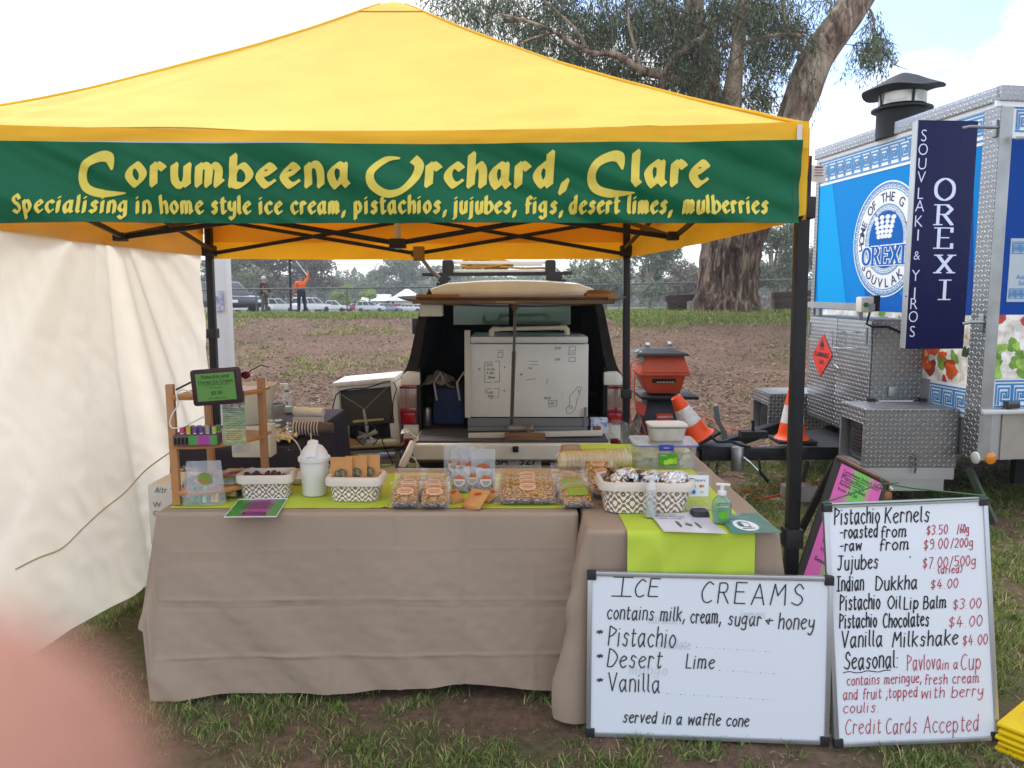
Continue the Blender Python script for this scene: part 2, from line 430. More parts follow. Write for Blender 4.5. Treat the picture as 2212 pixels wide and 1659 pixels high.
k = 20; tx = np.repeat(x, k) + RNG.normal(0, .021, len(x) * k); ty = np.repeat(y, k) + RNG.normal(0, .021, len(x) * k)
hh = np.repeat(RNG.uniform(.02, .06, len(x)), k) * RNG.uniform(.5, 1.2, len(tx))
mi = RNG.choice(4, len(tx), p=[.40, .18, .25, .17])
blades('grass', tx, ty, hh, RNG.uniform(.0022, .005, len(tx)), .95, mi)
n = 26000; x, y = wedge(n, 2.0, 9); keep = fbm(x, y, 1.1, 7.) > -.25; x, y = x[keep], y[keep]
blades('dry_grass', x, y, RNG.uniform(.008, .02, len(x)), RNG.uniform(.002, .004, len(x)), 2.4, RNG.choice(4, len(x), p=[.2, .15, .15, .5]))
n = 52000
x = RNG.uniform(-9, 9.5, n); y = RNG.uniform(8, 22, n)
d = fbm(x, y, .5, 2.) + .5 * fbm(x, y, 2.2, 5.)
crest = .88 * np.where(x > 2.2, smooth(16.0, 17.2, y), smooth(18.0, 19, y))
left = 1 - smooth(-1.5, 2.5, x)
keep = RNG.random(n) < np.clip(crest * 1.2 + np.clip(d * 1.6 - .10, 0, 1) * (.30 + .85 * left) * (1 - .2 * smooth(10, 8, y)), 0, 1) * (1 - .8 * (np.hypot(x - 5.5, y - 20.2) < 1.9))
x, y = x[keep], y[keep]; kk = 4
x = np.repeat(x, kk) + RNG.normal(0, .05, len(x) * kk); y = np.repeat(y, kk) + RNG.normal(0, .05, len(y) * kk)
cz = np.where(x > 2.2, smooth(15.3, 16.2, y), smooth(17.6, 18.6, y))
mi = np.where(RNG.random(len(x)) < .45 * (1 - cz) + .12, 3, RNG.choice(3, len(x), p=[.45, .15, .4]))
blades('grass', x, y, RNG.uniform(.03, .085, len(x)) * (1 + .5 * cz), RNG.uniform(.008, .02, len(x)), 1.3, mi)
def chips(n, x, y, s0, s1, name):
 z = gz(x, y) + .006; a = RNG.uniform(0, PI, n); l = RNG.uniform(s0, s1, n); w = l * RNG.uniform(.15, .4, n)
 t = RNG.uniform(-.3, .3, n) * l; P = np.zeros((n, 4, 3))
 for k, (u, v) in enumerate(((-1, 0), (0, -1), (1, 0), (0, 1))):
  P[:, k, 0] = x + np.cos(a) * u * l / 2 - np.sin(a) * v * w / 2; P[:, k, 1] = y + np.sin(a) * u * l / 2 + np.cos(a) * v * w / 2
  P[:, k, 2] = z + u * t * .5 + abs(v) * .003 + .003
 b = np.arange(n) * 4
 big_mesh(name, P.reshape(-1, 3), np.stack([b, b + 1, b + 2, b + 3], 1),
             [mat('chip_brown', '#735140', .9), mat('chip_pale', '#a58f78', .9), mat('chip_dark', '#3d2a20', .9), mat('leaf_grey', '#8b8672', .8)],
             RNG.choice(4, n, p=[.36, .24, .30, .10]), kind='stuff')
n = 75000; x, y = wedge(n, 5.5, 19, .8); y = np.where(RNG.random(n) < .5, RNG.uniform(5.5, 12, n), y)
chips(n, x, y, .025, .095, 'wood_chips')
n = 5000; x, y = wedge(n, 2.0, 6); chips(n, x, y, .008, .03, 'leaf_litter')
# ================================================================ fences, logs, posts on the crest
M_PIPE = mat('galvanised_pipe', '#6c7072', .5, .6, var=.15)
M_WIRE = mat('wire', '#4c4e50', .5, .7)
fy = 31.0
fence = thing('pipe_fence', 'long grey pipe rail fence with wires along the crest behind the cars and people', 'fence', (0, fy, gzf(0, fy)))
rl = 620 - 0; ztop = W(700, 618, fy).z
def rail_z(x): return ztop - .0 + .012 * x + .15 * smooth(2, 14, x)
b = MB(); xs = np.linspace(-14, 16, 31)
b.tube([(xx, fy, rail_z(xx)) for xx in xs], .035, 6); b.build('rail', M_PIPE, fence, world=True)
for i, xx in enumerate(np.arange(-13.55, 16, 3.55)):
 g = gzf(xx, fy); b = MB(); b.tube([(xx, fy, g - .3), (xx, fy, rail_z(xx) + .01)], .032, 6); b.build('post', M_PIPE, fence, world=True)
for q in (.28, .5, .72):
 b = MB(); b.tube([(xx, fy + .04, .55 + (rail_z(xx) - .55) * q) for xx in xs], .006, 4); b.build('wire', M_WIRE, fence, world=True)
ny = 32.5
net = thing('backstop_fence', 'tall black steel post with high wires strung behind the person in orange', 'fence', (W(628, 660, ny).x, ny, .55))
b = MB(); px_ = net.location.x; b.tube([(px_, ny, .3), (px_ + .05, ny, 6.2)], .045, 8); b.build('post', mat('black_steel', '#1b1c1e', .5, .3), net, world=True)
b = MB(); q_ = px_ - 5.8; b.tube([(q_, ny, .3), (q_, ny, 6.2)], .045, 8); b.build('post', mat('black_steel', '#1b1c1e'), net, world=True)
for k in range(14):
 z = 1.1 + k * .36; b = MB()
 b.tube([(px_ - 7, ny, z + .02 * k), (px_ - 5.8, ny, z), (px_ - 2.9, ny, z - .06), (px_, ny, z), (px_ + 1.6, ny, z - .03)], .006, 4); b.build('wire', M_WIRE, net, world=True)
M_LOG = mat('old_timber', '#4a4038', .9, var=.35, vscale=9, bump=.6, bscale=30, stretch=(1, 6, 6))
for (p0, p1, posts, nm) in (((1437, 645), (1512, 641), (1462,), 'weathered timber rail on a squat post left of the big gum trunk'),
       ((1668, 638), (1752, 634), (1690, 1748), 'weathered timber rail on squat posts right of the big gum trunk')):
 yy = 21.0; a, c = W(*p0, yy), W(*p1, yy)
 t = thing('log_barrier', nm, 'log barrier', (a.x, yy, gzf(a.x, yy)), group='log rails by the gum tree')
 b = MB(); b.beam(a, c + Vector((0, 0, 0)), .22, .17); b.build('log', M_LOG, t, world=True, bevel=.02)
 for pp in posts:
  q = W(pp, 650, yy); b = MB(); b.box((q.x, yy, gzf(q.x, yy) + .12), (.5, .25, .42)); b.build('post', M_LOG, t, world=True, bevel=.03)
# ================================================================ the river red gum
def bark_mat(name, c1, c2, c3, s=1.):
 m = bpy.data.materials.new(name); m.use_nodes = True; N, L = m.node_tree.nodes, m.node_tree.links
 p = N['Principled BSDF']; p.inputs['Roughness'].default_value = .9; p.inputs['Specular IOR Level'].default_value = .2
 tc = N.new('ShaderNodeTexCoord'); mp = N.new('ShaderNodeMapping'); mp.inputs['Scale'].default_value = (1, 1, .22)
 L.new(tc.outputs['Object'], mp.inputs[0])
 n = N.new('ShaderNodeTexNoise'); n.inputs['Scale'].default_value = 3.2 * s; n.inputs['Detail'].default_value = 8; n.inputs['Roughness'].default_value = .65; n.inputs['Distortion'].default_value = .8
 L.new(mp.outputs[0], n.inputs['Vector'])
 r = N.new('ShaderNodeValToRGB'); L.new(n.outputs['Fac'], r.inputs[0]); e = r.color_ramp.elements
 e[0].position = .36; e[0].color = (*srgb(c1), 1); e[1].position = .64; e[1].color = (*srgb(c3), 1)
 k = e.new(.5); k.color = (*srgb(c2), 1)
 L.new(r.outputs[0], p.inputs['Base Color'])
 b = N.new('ShaderNodeBump'); b.inputs['Strength'].default_value = .9; b.inputs['Distance'].default_value = .08
 n2 = N.new('ShaderNodeTexNoise'); n2.inputs['Scale'].default_value = 7 * s; n2.inputs['Detail'].default_value = 8; L.new(mp.outputs[0], n2.inputs['Vector'])
 L.new(n2.outputs['Fac'], b.inputs['Height']); L.new(b.outputs[0], p.inputs['Normal']); MATS[name] = m; return m
BARK_LOW = bark_mat('rough_bark', '#1e1612', '#54443a', '#93826f', 2.3)
BARK_UP = bark_mat('smooth_bark', '#4c3a2f', '#8d7967', '#b8a995', 1.3)
ty0 = 20.2
def limb(b, pts, n=14, rough=.03, k0=0., fl=.0):
 P = []; R = []
 for px, py, w, dy in pts:
  v = W(px, py, ty0 + dy); P.append(v); R.append(w / 2 / FPX * (ty0 + dy))
 Q, RR = [], []
 for i in range(len(P) - 1):
  for j in range(6):
   t = j / 6; p0, p1, p2, p3 = P[max(i - 1, 0)], P[i], P[i + 1], P[min(i + 2, len(P) - 1)]
   Q.append(.5 * (2 * p1 + (p2 - p0) * t + (2 * p0 - 5 * p1 + 4 * p2 - p3) * t * t + (3 * p1 - p0 - 3 * p2 + p3) * t ** 3)); RR.append(R[i] * (1 - t) + R[i + 1] * t)
 Q.append(P[-1]); RR.append(R[-1])
 o = len(b.v); b.tube(Q, RR, n)
 for i in range(o, len(b.v)):
  v = Vector(b.v[i]); k = (i - o) // n; k = min(k, len(RR) - 1)
  c = Q[k]; f = 1 + rough * 4 * mn.noise(Vector((v.x * 1.6, v.y * 1.6, v.z * .5 + k0))) + rough * 1.5 * mn.noise(v * 5)
  b.v[i] = tuple(c + (v - c) * f)
 return Q
gum = thing('gum_tree', 'large old gum tree with rough brown trunk and leaning pale limbs behind the stall', 'tree', (W(1570, 668, ty0).x, ty0, gzf(5.5, ty0)))
b = MB(); limb(b, [(1568, 690, 170, 0), (1568, 668, 146, 0), (1570, 630, 130, 0), (1577, 560, 124, 0), (1590, 500, 134, 0), (1604, 455, 136, 0), (1606, 420, 118, 0), (1608, 390, 60, 0)], 22, .05)
b.build('trunk', BARK_LOW, gum, world=True, smooth=80)
limbs = [[(1620, 460, 110, 0), (1665, 360, 86, .1), (1712, 262, 70, .2), (1762, 130, 70, .4), (1818, 50, 66, .6), (1872, -30, 62, .8), (1960, -160, 50, 1)],
         [(1600, 450, 90, 0), (1588, 340, 60, -.2), (1580, 240, 42, -.3), (1590, 140, 32, -.3), (1600, 40, 28, -.2), (1620, -120, 22, 0)],
         [(1590, 450, 80, 0), (1565, 330, 60, .3), (1540, 230, 52, .5), (1512, 110, 44, .7), (1500, 20, 38, .8), (1490, -120, 30, .9)],
         [(1536, 215, 26, .5), (1490, 190, 20, 0), (1440, 165, 20, -.5), (1385, 152, 18, -.9), (1330, 118, 13, -1.2), (1269, 112, 10, -1.5), (1180, 60, 7, -2), (1080, 30, 5, -2)],
         [(1432, 215, 16, -.6), (1432, 180, 14, -.7), (1446, 135, 12, -.7), (1480, 105, 12, -.6), (1518, 80, 12, -.3), (1545, 40, 9, 0)],
         [(1560, 100, 10, 0), (1620, 90, 9, -.4), (1680, 75, 8, -.6), (1740, 78, 7, -.8)],
         [(1500, 60, 16, .8), (1440, 20, 12, 0), (1380, -40, 9, -.5)], [(1269, 112, 8, -1.5), (1240, 60, 6, -1.6), (1150, -20, 4, -1.8)],
         [(1760, 140, 12, .4), (1700, 60, 8, .2), (1690, -40, 6, 0)], [(1385, 152, 9, -.9), (1360, 60, 7, -1), (1350, -40, 5, -1)],
         [(1200, 70, 5, -2), (1130, 90, 3, -2), (1080, 130, 2, -2)], [(1850, 0, 9, .7), (1885, 30, 4, .5), (1888, 90, 3, .4)]]
for i, L_ in enumerate(limbs):
 b = MB(); limb(b, L_, 12 if i < 3 else 7, .035, i * 7.); b.build('limb', BARK_UP, gum, world=True, smooth=80)
def leaf_mesh(name, C, L, Wd, mats, parent, hang=1., mi=None, kind=None):
 n = len(C); d = RNG.normal(0, 1, (n, 3)) * (1 - .62 * hang); d[:, 2] -= hang; d /= np.linalg.norm(d, axis=1)[:, None]
 s = RNG.normal(0, 1, (n, 3)); s -= d * (s * d).sum(1)[:, None]; s /= np.linalg.norm(s, axis=1)[:, None]
 L = L[:, None]; Wd = Wd[:, None]
 P = np.stack([C, C + d * L * .4 + s * Wd, C + d * L, C + d * L * .5 - s * Wd * .8], 1)
 b = np.arange(n) * 4
 if mi is None: mi = RNG.choice(len(mats), n)
 inv = np.array(parent.matrix_basis.translation)
 return big_mesh(name, P.reshape(-1, 3) - inv, np.stack([b, b + 1, b + 2, b + 3], 1), mats, mi, kind=kind, parent=parent)
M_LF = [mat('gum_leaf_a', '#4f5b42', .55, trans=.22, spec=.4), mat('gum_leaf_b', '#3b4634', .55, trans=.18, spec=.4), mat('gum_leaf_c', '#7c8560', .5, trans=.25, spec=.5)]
blobs = [(960, -10, 60, 26, 60), (1020, 20, 60, 36, 130), (1090, 20, 70, 60, 300), (1150, 75, 45, 40, 150), (1210, 30, 70, 70, 380), (1225, 120, 50, 38, 200), (1300, 60, 70, 70, 480), (1330, 150, 60, 45, 280), (1290, 165, 40, 30, 110),
         (1400, 40, 80, 80, 560), (1410, 190, 50, 34, 170), (1480, 60, 70, 80, 520), (1500, 190, 40, 60, 260), (1470, 130, 50, 40, 240), (1560, 20, 60, 60, 320), (1545, 130, 28, 60, 170), (1640, 20, 70, 55, 420), (1650, 110, 60, 45, 300), (1640, 190, 28, 40, 110), (1660, 225, 22, 22, 44),
         (1720, 60, 50, 50, 230), (1745, 170, 16, 40, 30), (1860, 110, 12, 20, 26), (1893, 100, 30, 34, 150), (1885, 55, 10, 30, 26), (1800, -10, 60, 20, 60), (1590, 210, 30, 20, 30),
         (1200, -80, 150, 50, 260), (1450, -90, 150, 50, 300), (1700, -90, 130, 50, 260)]
cs = []
for px, py, rx, ry, n in blobs:
 for _ in range(int(n * .74)):
  q = W(px + random.gauss(0, .52) * rx, py + random.gauss(0, .52) * ry - 14, ty0 + random.uniform(-1.0, 3.8))
  m = random.randint(9, 22); ln = random.uniform(.3, .95); sw = random.gauss(0, .18), random.gauss(0, .18)
  for k in range(m):
   t = k / m; cs.append((q.x + sw[0] * t + random.gauss(0, .05), q.y + sw[1] * t + random.gauss(0, .05), q.z - ln * t))
cs = np.array(cs); leaf_mesh('crown', cs, RNG.uniform(.09, .19, len(cs)), RNG.uniform(.010, .019, len(cs)), M_LF, gum, .92)
tw = MB()
for px, py, rx, ry, n in blobs:
 for _ in range(n // 24 + 1):
  q = W(px + random.gauss(0, .5) * rx, py + random.gauss(0, .4) * ry - 10, ty0 + random.uniform(-1.5, 1.5)); e = q + Vector((random.uniform(-1, 1), random.uniform(-.5, .5), random.uniform(-.9, .5)))
  tw.tube([q, (q + e) / 2 + Vector((random.gauss(0, .1), 0, random.gauss(0, .12))), e], [.018, .012, .004], 4)
tag(tw.build('twigs', mat('twig', '#4a3d33', .9), gum, world=True), kind='stuff')
# ================================================================ trees beyond the fence
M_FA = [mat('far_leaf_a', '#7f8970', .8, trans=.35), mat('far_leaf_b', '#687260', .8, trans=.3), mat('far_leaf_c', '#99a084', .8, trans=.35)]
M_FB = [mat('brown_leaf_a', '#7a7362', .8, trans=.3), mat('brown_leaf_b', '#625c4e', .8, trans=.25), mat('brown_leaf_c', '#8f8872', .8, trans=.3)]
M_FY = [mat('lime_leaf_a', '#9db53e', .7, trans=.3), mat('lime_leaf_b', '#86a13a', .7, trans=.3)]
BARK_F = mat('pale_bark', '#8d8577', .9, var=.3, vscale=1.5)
def far_tree(px, ytop, wpx, dist, label, mats=None, n=3600, leaf=.34, lobes=9, ybot=None, trunkw=.32, seed=0, group='gum trees beyond the fence'):
 rnd = random.Random(seed * 31 + px); base = W(px, 640, dist); gzv = gzf(base.x, dist); top = W(px, ytop, dist).z; hw = wpx / 2 / FPX * dist
 cb = W(px, ybot, dist).z if ybot else gzv + (top - gzv) * .25
 t = thing('gum_tree' if mats is not M_FY else 'small_tree', label, 'tree', (base.x, dist, gzv), group=group)
 b = MB(); mid = Vector((base.x + rnd.uniform(-.1, .1) * hw, dist, gzv + (top - gzv) * .45))
 b.tube([(base.x, dist, gzv - .2), (base.x + rnd.uniform(-.2, .2), dist, gzv + (top - gzv) * .2), mid], [trunkw, trunkw * .8, trunkw * .6], 8)
 b.build('trunk', BARK_F, t, world=True)
 b = MB(); P = []
 for k in range(lobes):
  a = rnd.uniform(-1, 1); zz = rnd.uniform(.05, 1) ** .75
  cx = base.x + a * hw * .78 * math.sqrt(max(.1, 1 - (zz - .35) ** 2 * 1.1)); cy = dist + rnd.uniform(-.6, .6) * hw; cz = cb + (top - cb) * zz * .86
  r = hw * rnd.uniform(.30, .56); b.tube([mid - Vector((0, 0, rnd.uniform(0, .5) * (mid.z - gzv))), (mid + Vector((cx, cy, cz))) / 2 + Vector((0, 0, .2)), (cx, cy, cz)], [trunkw * .45, trunkw * .28, trunkw * .1], 5)
  m = n // lobes; q = RNG.normal(0, 1, (m, 3)); q /= np.linalg.norm(q, axis=1)[:, None]; q *= RNG.uniform(.35, 1.1, (m, 1)) ** .6 * r * (1 + .35 * np.sin(q[:, :1] * 7 + k) * np.cos(q[:, 2:] * 6))
  q[:, 2] *= .72; P.append(q + np.array([cx, cy, cz]))
 b.build('limbs', BARK_F, t, world=True); P = np.concatenate(P)
 P = P[P[:, 2] < top + .2]
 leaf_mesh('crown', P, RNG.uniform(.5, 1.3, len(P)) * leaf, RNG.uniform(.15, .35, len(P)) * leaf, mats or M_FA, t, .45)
 return t
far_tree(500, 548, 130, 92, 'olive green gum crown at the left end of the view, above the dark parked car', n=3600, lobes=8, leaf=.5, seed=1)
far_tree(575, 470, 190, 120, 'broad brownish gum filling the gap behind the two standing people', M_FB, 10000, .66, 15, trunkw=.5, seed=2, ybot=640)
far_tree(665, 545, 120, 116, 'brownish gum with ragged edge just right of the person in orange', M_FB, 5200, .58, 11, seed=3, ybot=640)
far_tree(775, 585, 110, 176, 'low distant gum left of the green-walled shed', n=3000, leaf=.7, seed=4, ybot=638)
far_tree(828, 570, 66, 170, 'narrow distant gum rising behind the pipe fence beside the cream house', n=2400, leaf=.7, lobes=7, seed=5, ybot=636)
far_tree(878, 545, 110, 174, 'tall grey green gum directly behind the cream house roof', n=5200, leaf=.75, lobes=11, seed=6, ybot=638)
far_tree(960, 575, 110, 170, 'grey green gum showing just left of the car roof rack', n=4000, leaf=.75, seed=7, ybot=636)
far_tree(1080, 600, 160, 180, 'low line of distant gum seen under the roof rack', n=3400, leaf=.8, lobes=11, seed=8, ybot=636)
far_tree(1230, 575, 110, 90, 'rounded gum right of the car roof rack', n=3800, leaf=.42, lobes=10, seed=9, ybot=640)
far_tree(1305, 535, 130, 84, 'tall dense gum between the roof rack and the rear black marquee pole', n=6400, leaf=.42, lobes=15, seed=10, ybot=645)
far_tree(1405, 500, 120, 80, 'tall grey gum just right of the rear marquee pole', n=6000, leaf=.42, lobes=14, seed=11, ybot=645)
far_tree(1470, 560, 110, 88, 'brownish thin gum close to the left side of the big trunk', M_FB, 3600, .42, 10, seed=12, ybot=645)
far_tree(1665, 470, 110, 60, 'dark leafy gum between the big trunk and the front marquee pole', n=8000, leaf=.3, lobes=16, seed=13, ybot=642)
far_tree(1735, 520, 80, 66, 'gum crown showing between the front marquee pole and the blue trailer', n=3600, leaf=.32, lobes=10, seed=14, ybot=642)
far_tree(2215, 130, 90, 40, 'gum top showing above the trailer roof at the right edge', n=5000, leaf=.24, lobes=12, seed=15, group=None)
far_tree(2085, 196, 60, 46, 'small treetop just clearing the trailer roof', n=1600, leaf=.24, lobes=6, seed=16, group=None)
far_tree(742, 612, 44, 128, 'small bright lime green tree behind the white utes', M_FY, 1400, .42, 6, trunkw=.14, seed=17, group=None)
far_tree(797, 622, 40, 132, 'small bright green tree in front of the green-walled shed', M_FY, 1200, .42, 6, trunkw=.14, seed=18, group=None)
n = 16000; x = RNG.uniform(-150, 150, n); y = 205 + RNG.uniform(-6, 6, n); hgt = 7.5 + 3.0 * np.array([mn.noise(Vector((a * .08, 0, 3))) for a in x])
z = -2.5 + RNG.uniform(0, 1, n) * hgt
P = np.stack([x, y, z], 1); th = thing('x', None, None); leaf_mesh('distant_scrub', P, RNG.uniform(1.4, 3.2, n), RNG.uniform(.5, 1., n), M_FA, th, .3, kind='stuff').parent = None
bpy.data.objects.remove(th)
# ================================================================ the marquee
FL, FR, BR, BL = (-2.06, 2.72), (.985, 2.72), (.83, 5.7), (-2.19, 5.7)
MC = (-.60, 4.2); APEX = 3.056; EAVE = 2.135
M_YEL = mat('yellow_canvas', '#ffe474', .75, var=.04, vscale=3, trans=.34, tcol='#f9b832', bump=.35, bscale=9, spec=.25)
M_VAL = mat('yellow_valance', '#ffd040', .75, var=.04, vscale=3, trans=.26, tcol='#f6a31a', bump=.1, bscale=300, spec=.25)
M_GRN = mat('green_banner', '#0b6340', .6, var=.08, vscale=2, trans=.08, bump=.06, bscale=300, spec=.3)
M_BLET = mat('banner_letter', '#ecd65c', .7, trans=.1)
M_BLK = mat('black_steel_tube', '#17171a', .45, .3, var=.2, vscale=8)
M_BRK = mat('dark_plastic', '#1d1c1d', .5)
M_CREAM = mat('cream_canvas', '#f0ead9', .8, var=.02, vscale=2, trans=.66, tcol='#fbf2e0', bump=.4, bscale=7, spec=.2, stretch=(1, 1, .6))
M_ZIP = mat('white_zip', '#d9d9dc', .6)
mq = thing('marquee', 'yellow pop-up marquee with green lettered banner and black folding frame over the stall', 'marquee', (MC[0], MC[1], 0))
def lerp(a, b, t): return (a[0] + (b[0] - a[0]) * t, a[1] + (b[1] - a[1]) * t)
def slope(A, B, seed):
 def fn(u, v):               # u along the eave, v from eave to apex
  e = lerp(A, B, u); s = 1 - v
  x, y = MC[0] + (e[0] - MC[0]) * s, MC[1] + (e[1] - MC[1]) * s
  h = 1 - s - .24 * s * (1 - s)
  z = EAVE + (APEX - EAVE) * h
  mid = math.sin(PI * u)
  z -= .035 * mid * s * s                       # the cloth hangs a little between the corners
  tens = (1 - mid) ** 2 + .25
  z += .009 * mn.noise(Vector((u * 26, v * 3 + seed, seed))) * tens * s + .006 * mn.noise(Vector((x * 1.4, v * 9, seed))) * s
  z += .012 * math.sin(v * 60 + 3 * u) * smooth(.25, 0, v) * mn.noise(Vector((u * 5, v * 8, seed + 4)))
  if v > .93: z -= .02 * ((v - .93) / .07) ** 2
  return (x, y, z)
 return fn
for i, (A, B) in enumerate(((FL, FR), (FR, BR), (BR, BL), (BL, FL))):
 b = MB(); b.grid(slope(A, B, i * 5.3), 90, 60); b.build('canopy', M_YEL, mq, world=True, smooth=80)
for vv, A, B, s in [(v_, *q) for v_ in (.012, .895) for q in ((FL, FR, 0), (FR, BR, 1), (BR, BL, 2), (BL, FL, 3))]:
 b = MB(); f = slope(A, B, s * 5.3); b.tube([Vector(f(i / 60, vv)) + Vector((0, 0, .0025)) for i in range(61)], .0026, 4); b.build('panel_seam', mat('seam_thread', '#b98a22', .8), mq, world=True)
b = MB()
for A, B, s in ((FL, FR, 0), (FR, BR, 1), (BR, BL, 2), (BL, FL, 3)):
 f = slope(A, B, s * 5.3)
 b.grid(lambda u, v: Vector(f(u, .895 + v * .103)) + Vector((0, -.0 , .004)), 16, 6)
b.build('peak_cap', M_YEL, mq, world=True, smooth=80)
for A, s in ((FL, 0), (FR, 1), (BR, 2), (BL, 3)):
 b = MB(); B = (FL, FR, BR, BL)[(s + 1) % 4]; f = slope(A, B, s * 5.3)
 b.tube([Vector(f(0.0, t / 24)) + Vector((0, 0, .003)) for t in range(24)], .0055, 5); b.build('hip_seam', M_VAL, mq, world=True)
def skirt(A, B, z0, z1, off, seed, wob=1., nu=110, nv=10):
 d = Vector((B[0] - A[0], B[1] - A[1], 0)).normalized(); n = Vector((d.y, -d.x, 0))
 def fn(u, v, lift=0.):
  p = lerp(A, B, u); zt = z0 - .03 * math.sin(PI * u); zb = z1 - .008 * math.sin(PI * u) + .004 * mn.noise(Vector((u * 9, seed, 0)))
  z = zt + (zb - zt) * v
  o = off + wob * (.010 * mn.noise(Vector((u * 7 + v * 1.5, v * 1.2, seed))) + .006 * mn.noise(Vector((u * 22 - v * 6, v * 2, seed + 3)))) * (.35 + v)
  return Vector((p[0], p[1], z)) + n * (o + lift)
 return fn
b = MB(); f = skirt(FL, FR, EAVE + .004, 2.052, .026, 1.); b.grid(f, 140, 6); b.build('front_valance', M_VAL, mq, world=True, smooth=80, thick=.0015)
for A, B, nm, s, zb in ((FR, BR, 'side_valance', 5., 1.822), (BR, BL, 'rear_valance', 9., 1.812), (BL, FL, 'side_valance', 13., 1.83)):
 b = MB(); b.grid(skirt(A, B, EAVE + .002, zb, .01, s), 120, 14); b.build(nm, M_VAL, mq, world=True, smooth=80)
 b = MB(); b.grid(skirt(A, B, EAVE + .001, 1.98 if nm != 'rear_valance' else 1.93, .003, s + .5, .3), 60, 4); b.build('valance_band', M_VAL, mq, world=True, smooth=80)
b = MB(); f = skirt((FR[0] - .075, FR[1]), (FR[0] + .008, FR[1]), 2.125, 1.838, .006, 3., .3); b.grid(f, 6, 14)
f = skirt((FR[0] + .008, FR[1]), (FR[0] - .03, FR[1] + .45), 2.125, 1.838, .004, 3., .5); b.grid(f, 10, 14)
b.build('corner_piece', M_VAL, mq, world=True, smooth=80)
b = MB(); o_ = W(1727, 290, FR[1] - .034); b.box((o_.x, o_.y, 2.085), (.016, .002, .085)); b.build('velcro_patch', M_ZIP, mq, world=True)
bx0, bx1 = -2.10, W(1728, 400, 2.68).x
ban = thing('banner', 'green fabric banner with yellow orchard lettering hung across the marquee front', 'banner', ((bx0 + bx1) / 2, 2.69, 1.8))
BTOP, BBOT, BL_ = 2.075, 1.806, bx1 - bx0
def bfn(u, v, lift=0.):      # u, v in metres: from the left edge, up from the hem
 t, s = u / BL_, v / (BTOP - BBOT)
 zt = BTOP - .012 * math.sin(PI * t) + .006 * smooth(.25, 0, t); zb = BBOT + .004 * mn.noise(Vector((t * 6, 2, 0)))
 d = .5 + .5 * (1 - s)
 o = .040 * mn.noise(Vector((u * 2.3 + v * 5.0, v * 1.5, 4.))) + .020 * mn.noise(Vector((u * 5 + v * 12, v * 3, 8.))) + .005 * mn.noise(Vector((u * 15 + v * 26, v * 10, 1.)))
 o += .01 * mn.noise(Vector((u * 3.2 - v * 11, v, 21.))) * smooth(.55, 1, t)
 return Vector((bx0 + u, 2.69 - .024 - d * o - lift, zb + (zt - zb) * s))
b = MB(); b.grid(lambda u, v: bfn(u * BL_, v * (BTOP - BBOT)), 420, 46); b.build('cloth', M_GRN, ban, world=True, smooth=80, fix=True)
b = MB(); b.grid(lambda u, v: bfn(.005 + u * (BL_ - .01), .001 + v * .008, .0012), 200, 1)
b.grid(lambda u, v: bfn(BL_ - .022 + u * .018, .006 + v * .255, .0012), 2, 16); b.build('hem', mat('banner_hem', '#0c5a3b', .7), ban, world=True, smooth=80)
b = MB(); b.grid(lambda u, v: bfn(1.25 * u + .40, BTOP - BBOT - .002 + v * .008 * math.sin(PI * u), -.004), 40, 2); b.build('top_edge', mat('banner_webbing', '#b9bccb', .7), ban, world=True)
def bpx(px, py):
 q = W(px, py, 2.675); return q.x - bx0, q.z - BBOT
LF = lambda u, v, z=0.: bfn(u, v, .0030 + z)
nb = lambda h: broad_nib(h * .185, h * .07, math.radians(38))
b = MB()
def word(txt, x0, x1, ybase, cap, nibk=1., slant=.06):
 u0, v0 = bpx(x0, ybase); u1, _ = bpx(x1, ybase); h = cap / FPX * 2.69
 w = (u1 - u0) - h * .14
 hand_text(b, txt, u0 + h * .07, v0, h, nb(h * nibk), LF, width=w, slant=slant, gap=.40)
PEN_SEG[0] = .006
word('orumbeena', 281, 757, 397, 62, 1.42); word('rchard,', 922, 1226, 397, 66, 1.42); word('lare', 1364, 1526, 397, 66, 1.42)
for t_, a_, c_ in (('Specialising', 40, 279), ('in', 296, 328), ('home', 348, 443), ('style', 460, 545), ('ice', 563, 612), ('cream,', 631, 747), ('pistachios,', 766, 966), ('jujubes,', 980, 1115), ('figs,', 1134, 1216), ('desert', 1230, 1338), ('limes,', 1355, 1450), ('mulberries', 1472, 1658)):
 word(t_, a_, c_, 460, 36, 1.12, .05)
def swash(pts, wd):       # the big initials: a polyline with its own width
 P = [bpx(*p) for p in pts]; P = _cat(P, 8); n = len(P); W_ = []
 for i in range(n):
  t = i / (n - 1) * (len(wd) - 1); k = min(int(t), len(wd) - 2); W_.append((wd[k] * (1 - t + k) + wd[k + 1] * (t - k)) / FPX * 2.69)
 vs = []
 for i, p in enumerate(P):
  a, c = P[max(i - 1, 0)], P[min(i + 1, n - 1)]; dx, dy = c[0] - a[0], c[1] - a[1]; l = math.hypot(dx, dy) or 1
  vs += [LF(p[0] - dy / l * W_[i] / 2, p[1] + dx / l * W_[i] / 2, .0004), LF(p[0] + dy / l * W_[i] / 2, p[1] - dx / l * W_[i] / 2, .0004)]
 b.add(vs, [(2 * i, 2 * i + 1, 2 * i + 3, 2 * i + 2) for i in range(n - 1)])
for dx in (0, 1096):
 swash([(p + dx, q) for p, q in ((247, 366), (240, 338), (218, 337), (192, 352), (181, 378), (190, 405), (222, 417), (274, 416))], [2, 26, 20, 17, 17, 19, 18, 2] if dx == 0 else [2, 26, 20, 17, 17, 20, 18, 2])
swash([(865, 336), (834, 340), (805, 368), (808, 398), (838, 418), (872, 410), (898, 380), (906, 352), (893, 337)], [3, 13, 16, 19, 17, 13, 17, 20, 22])
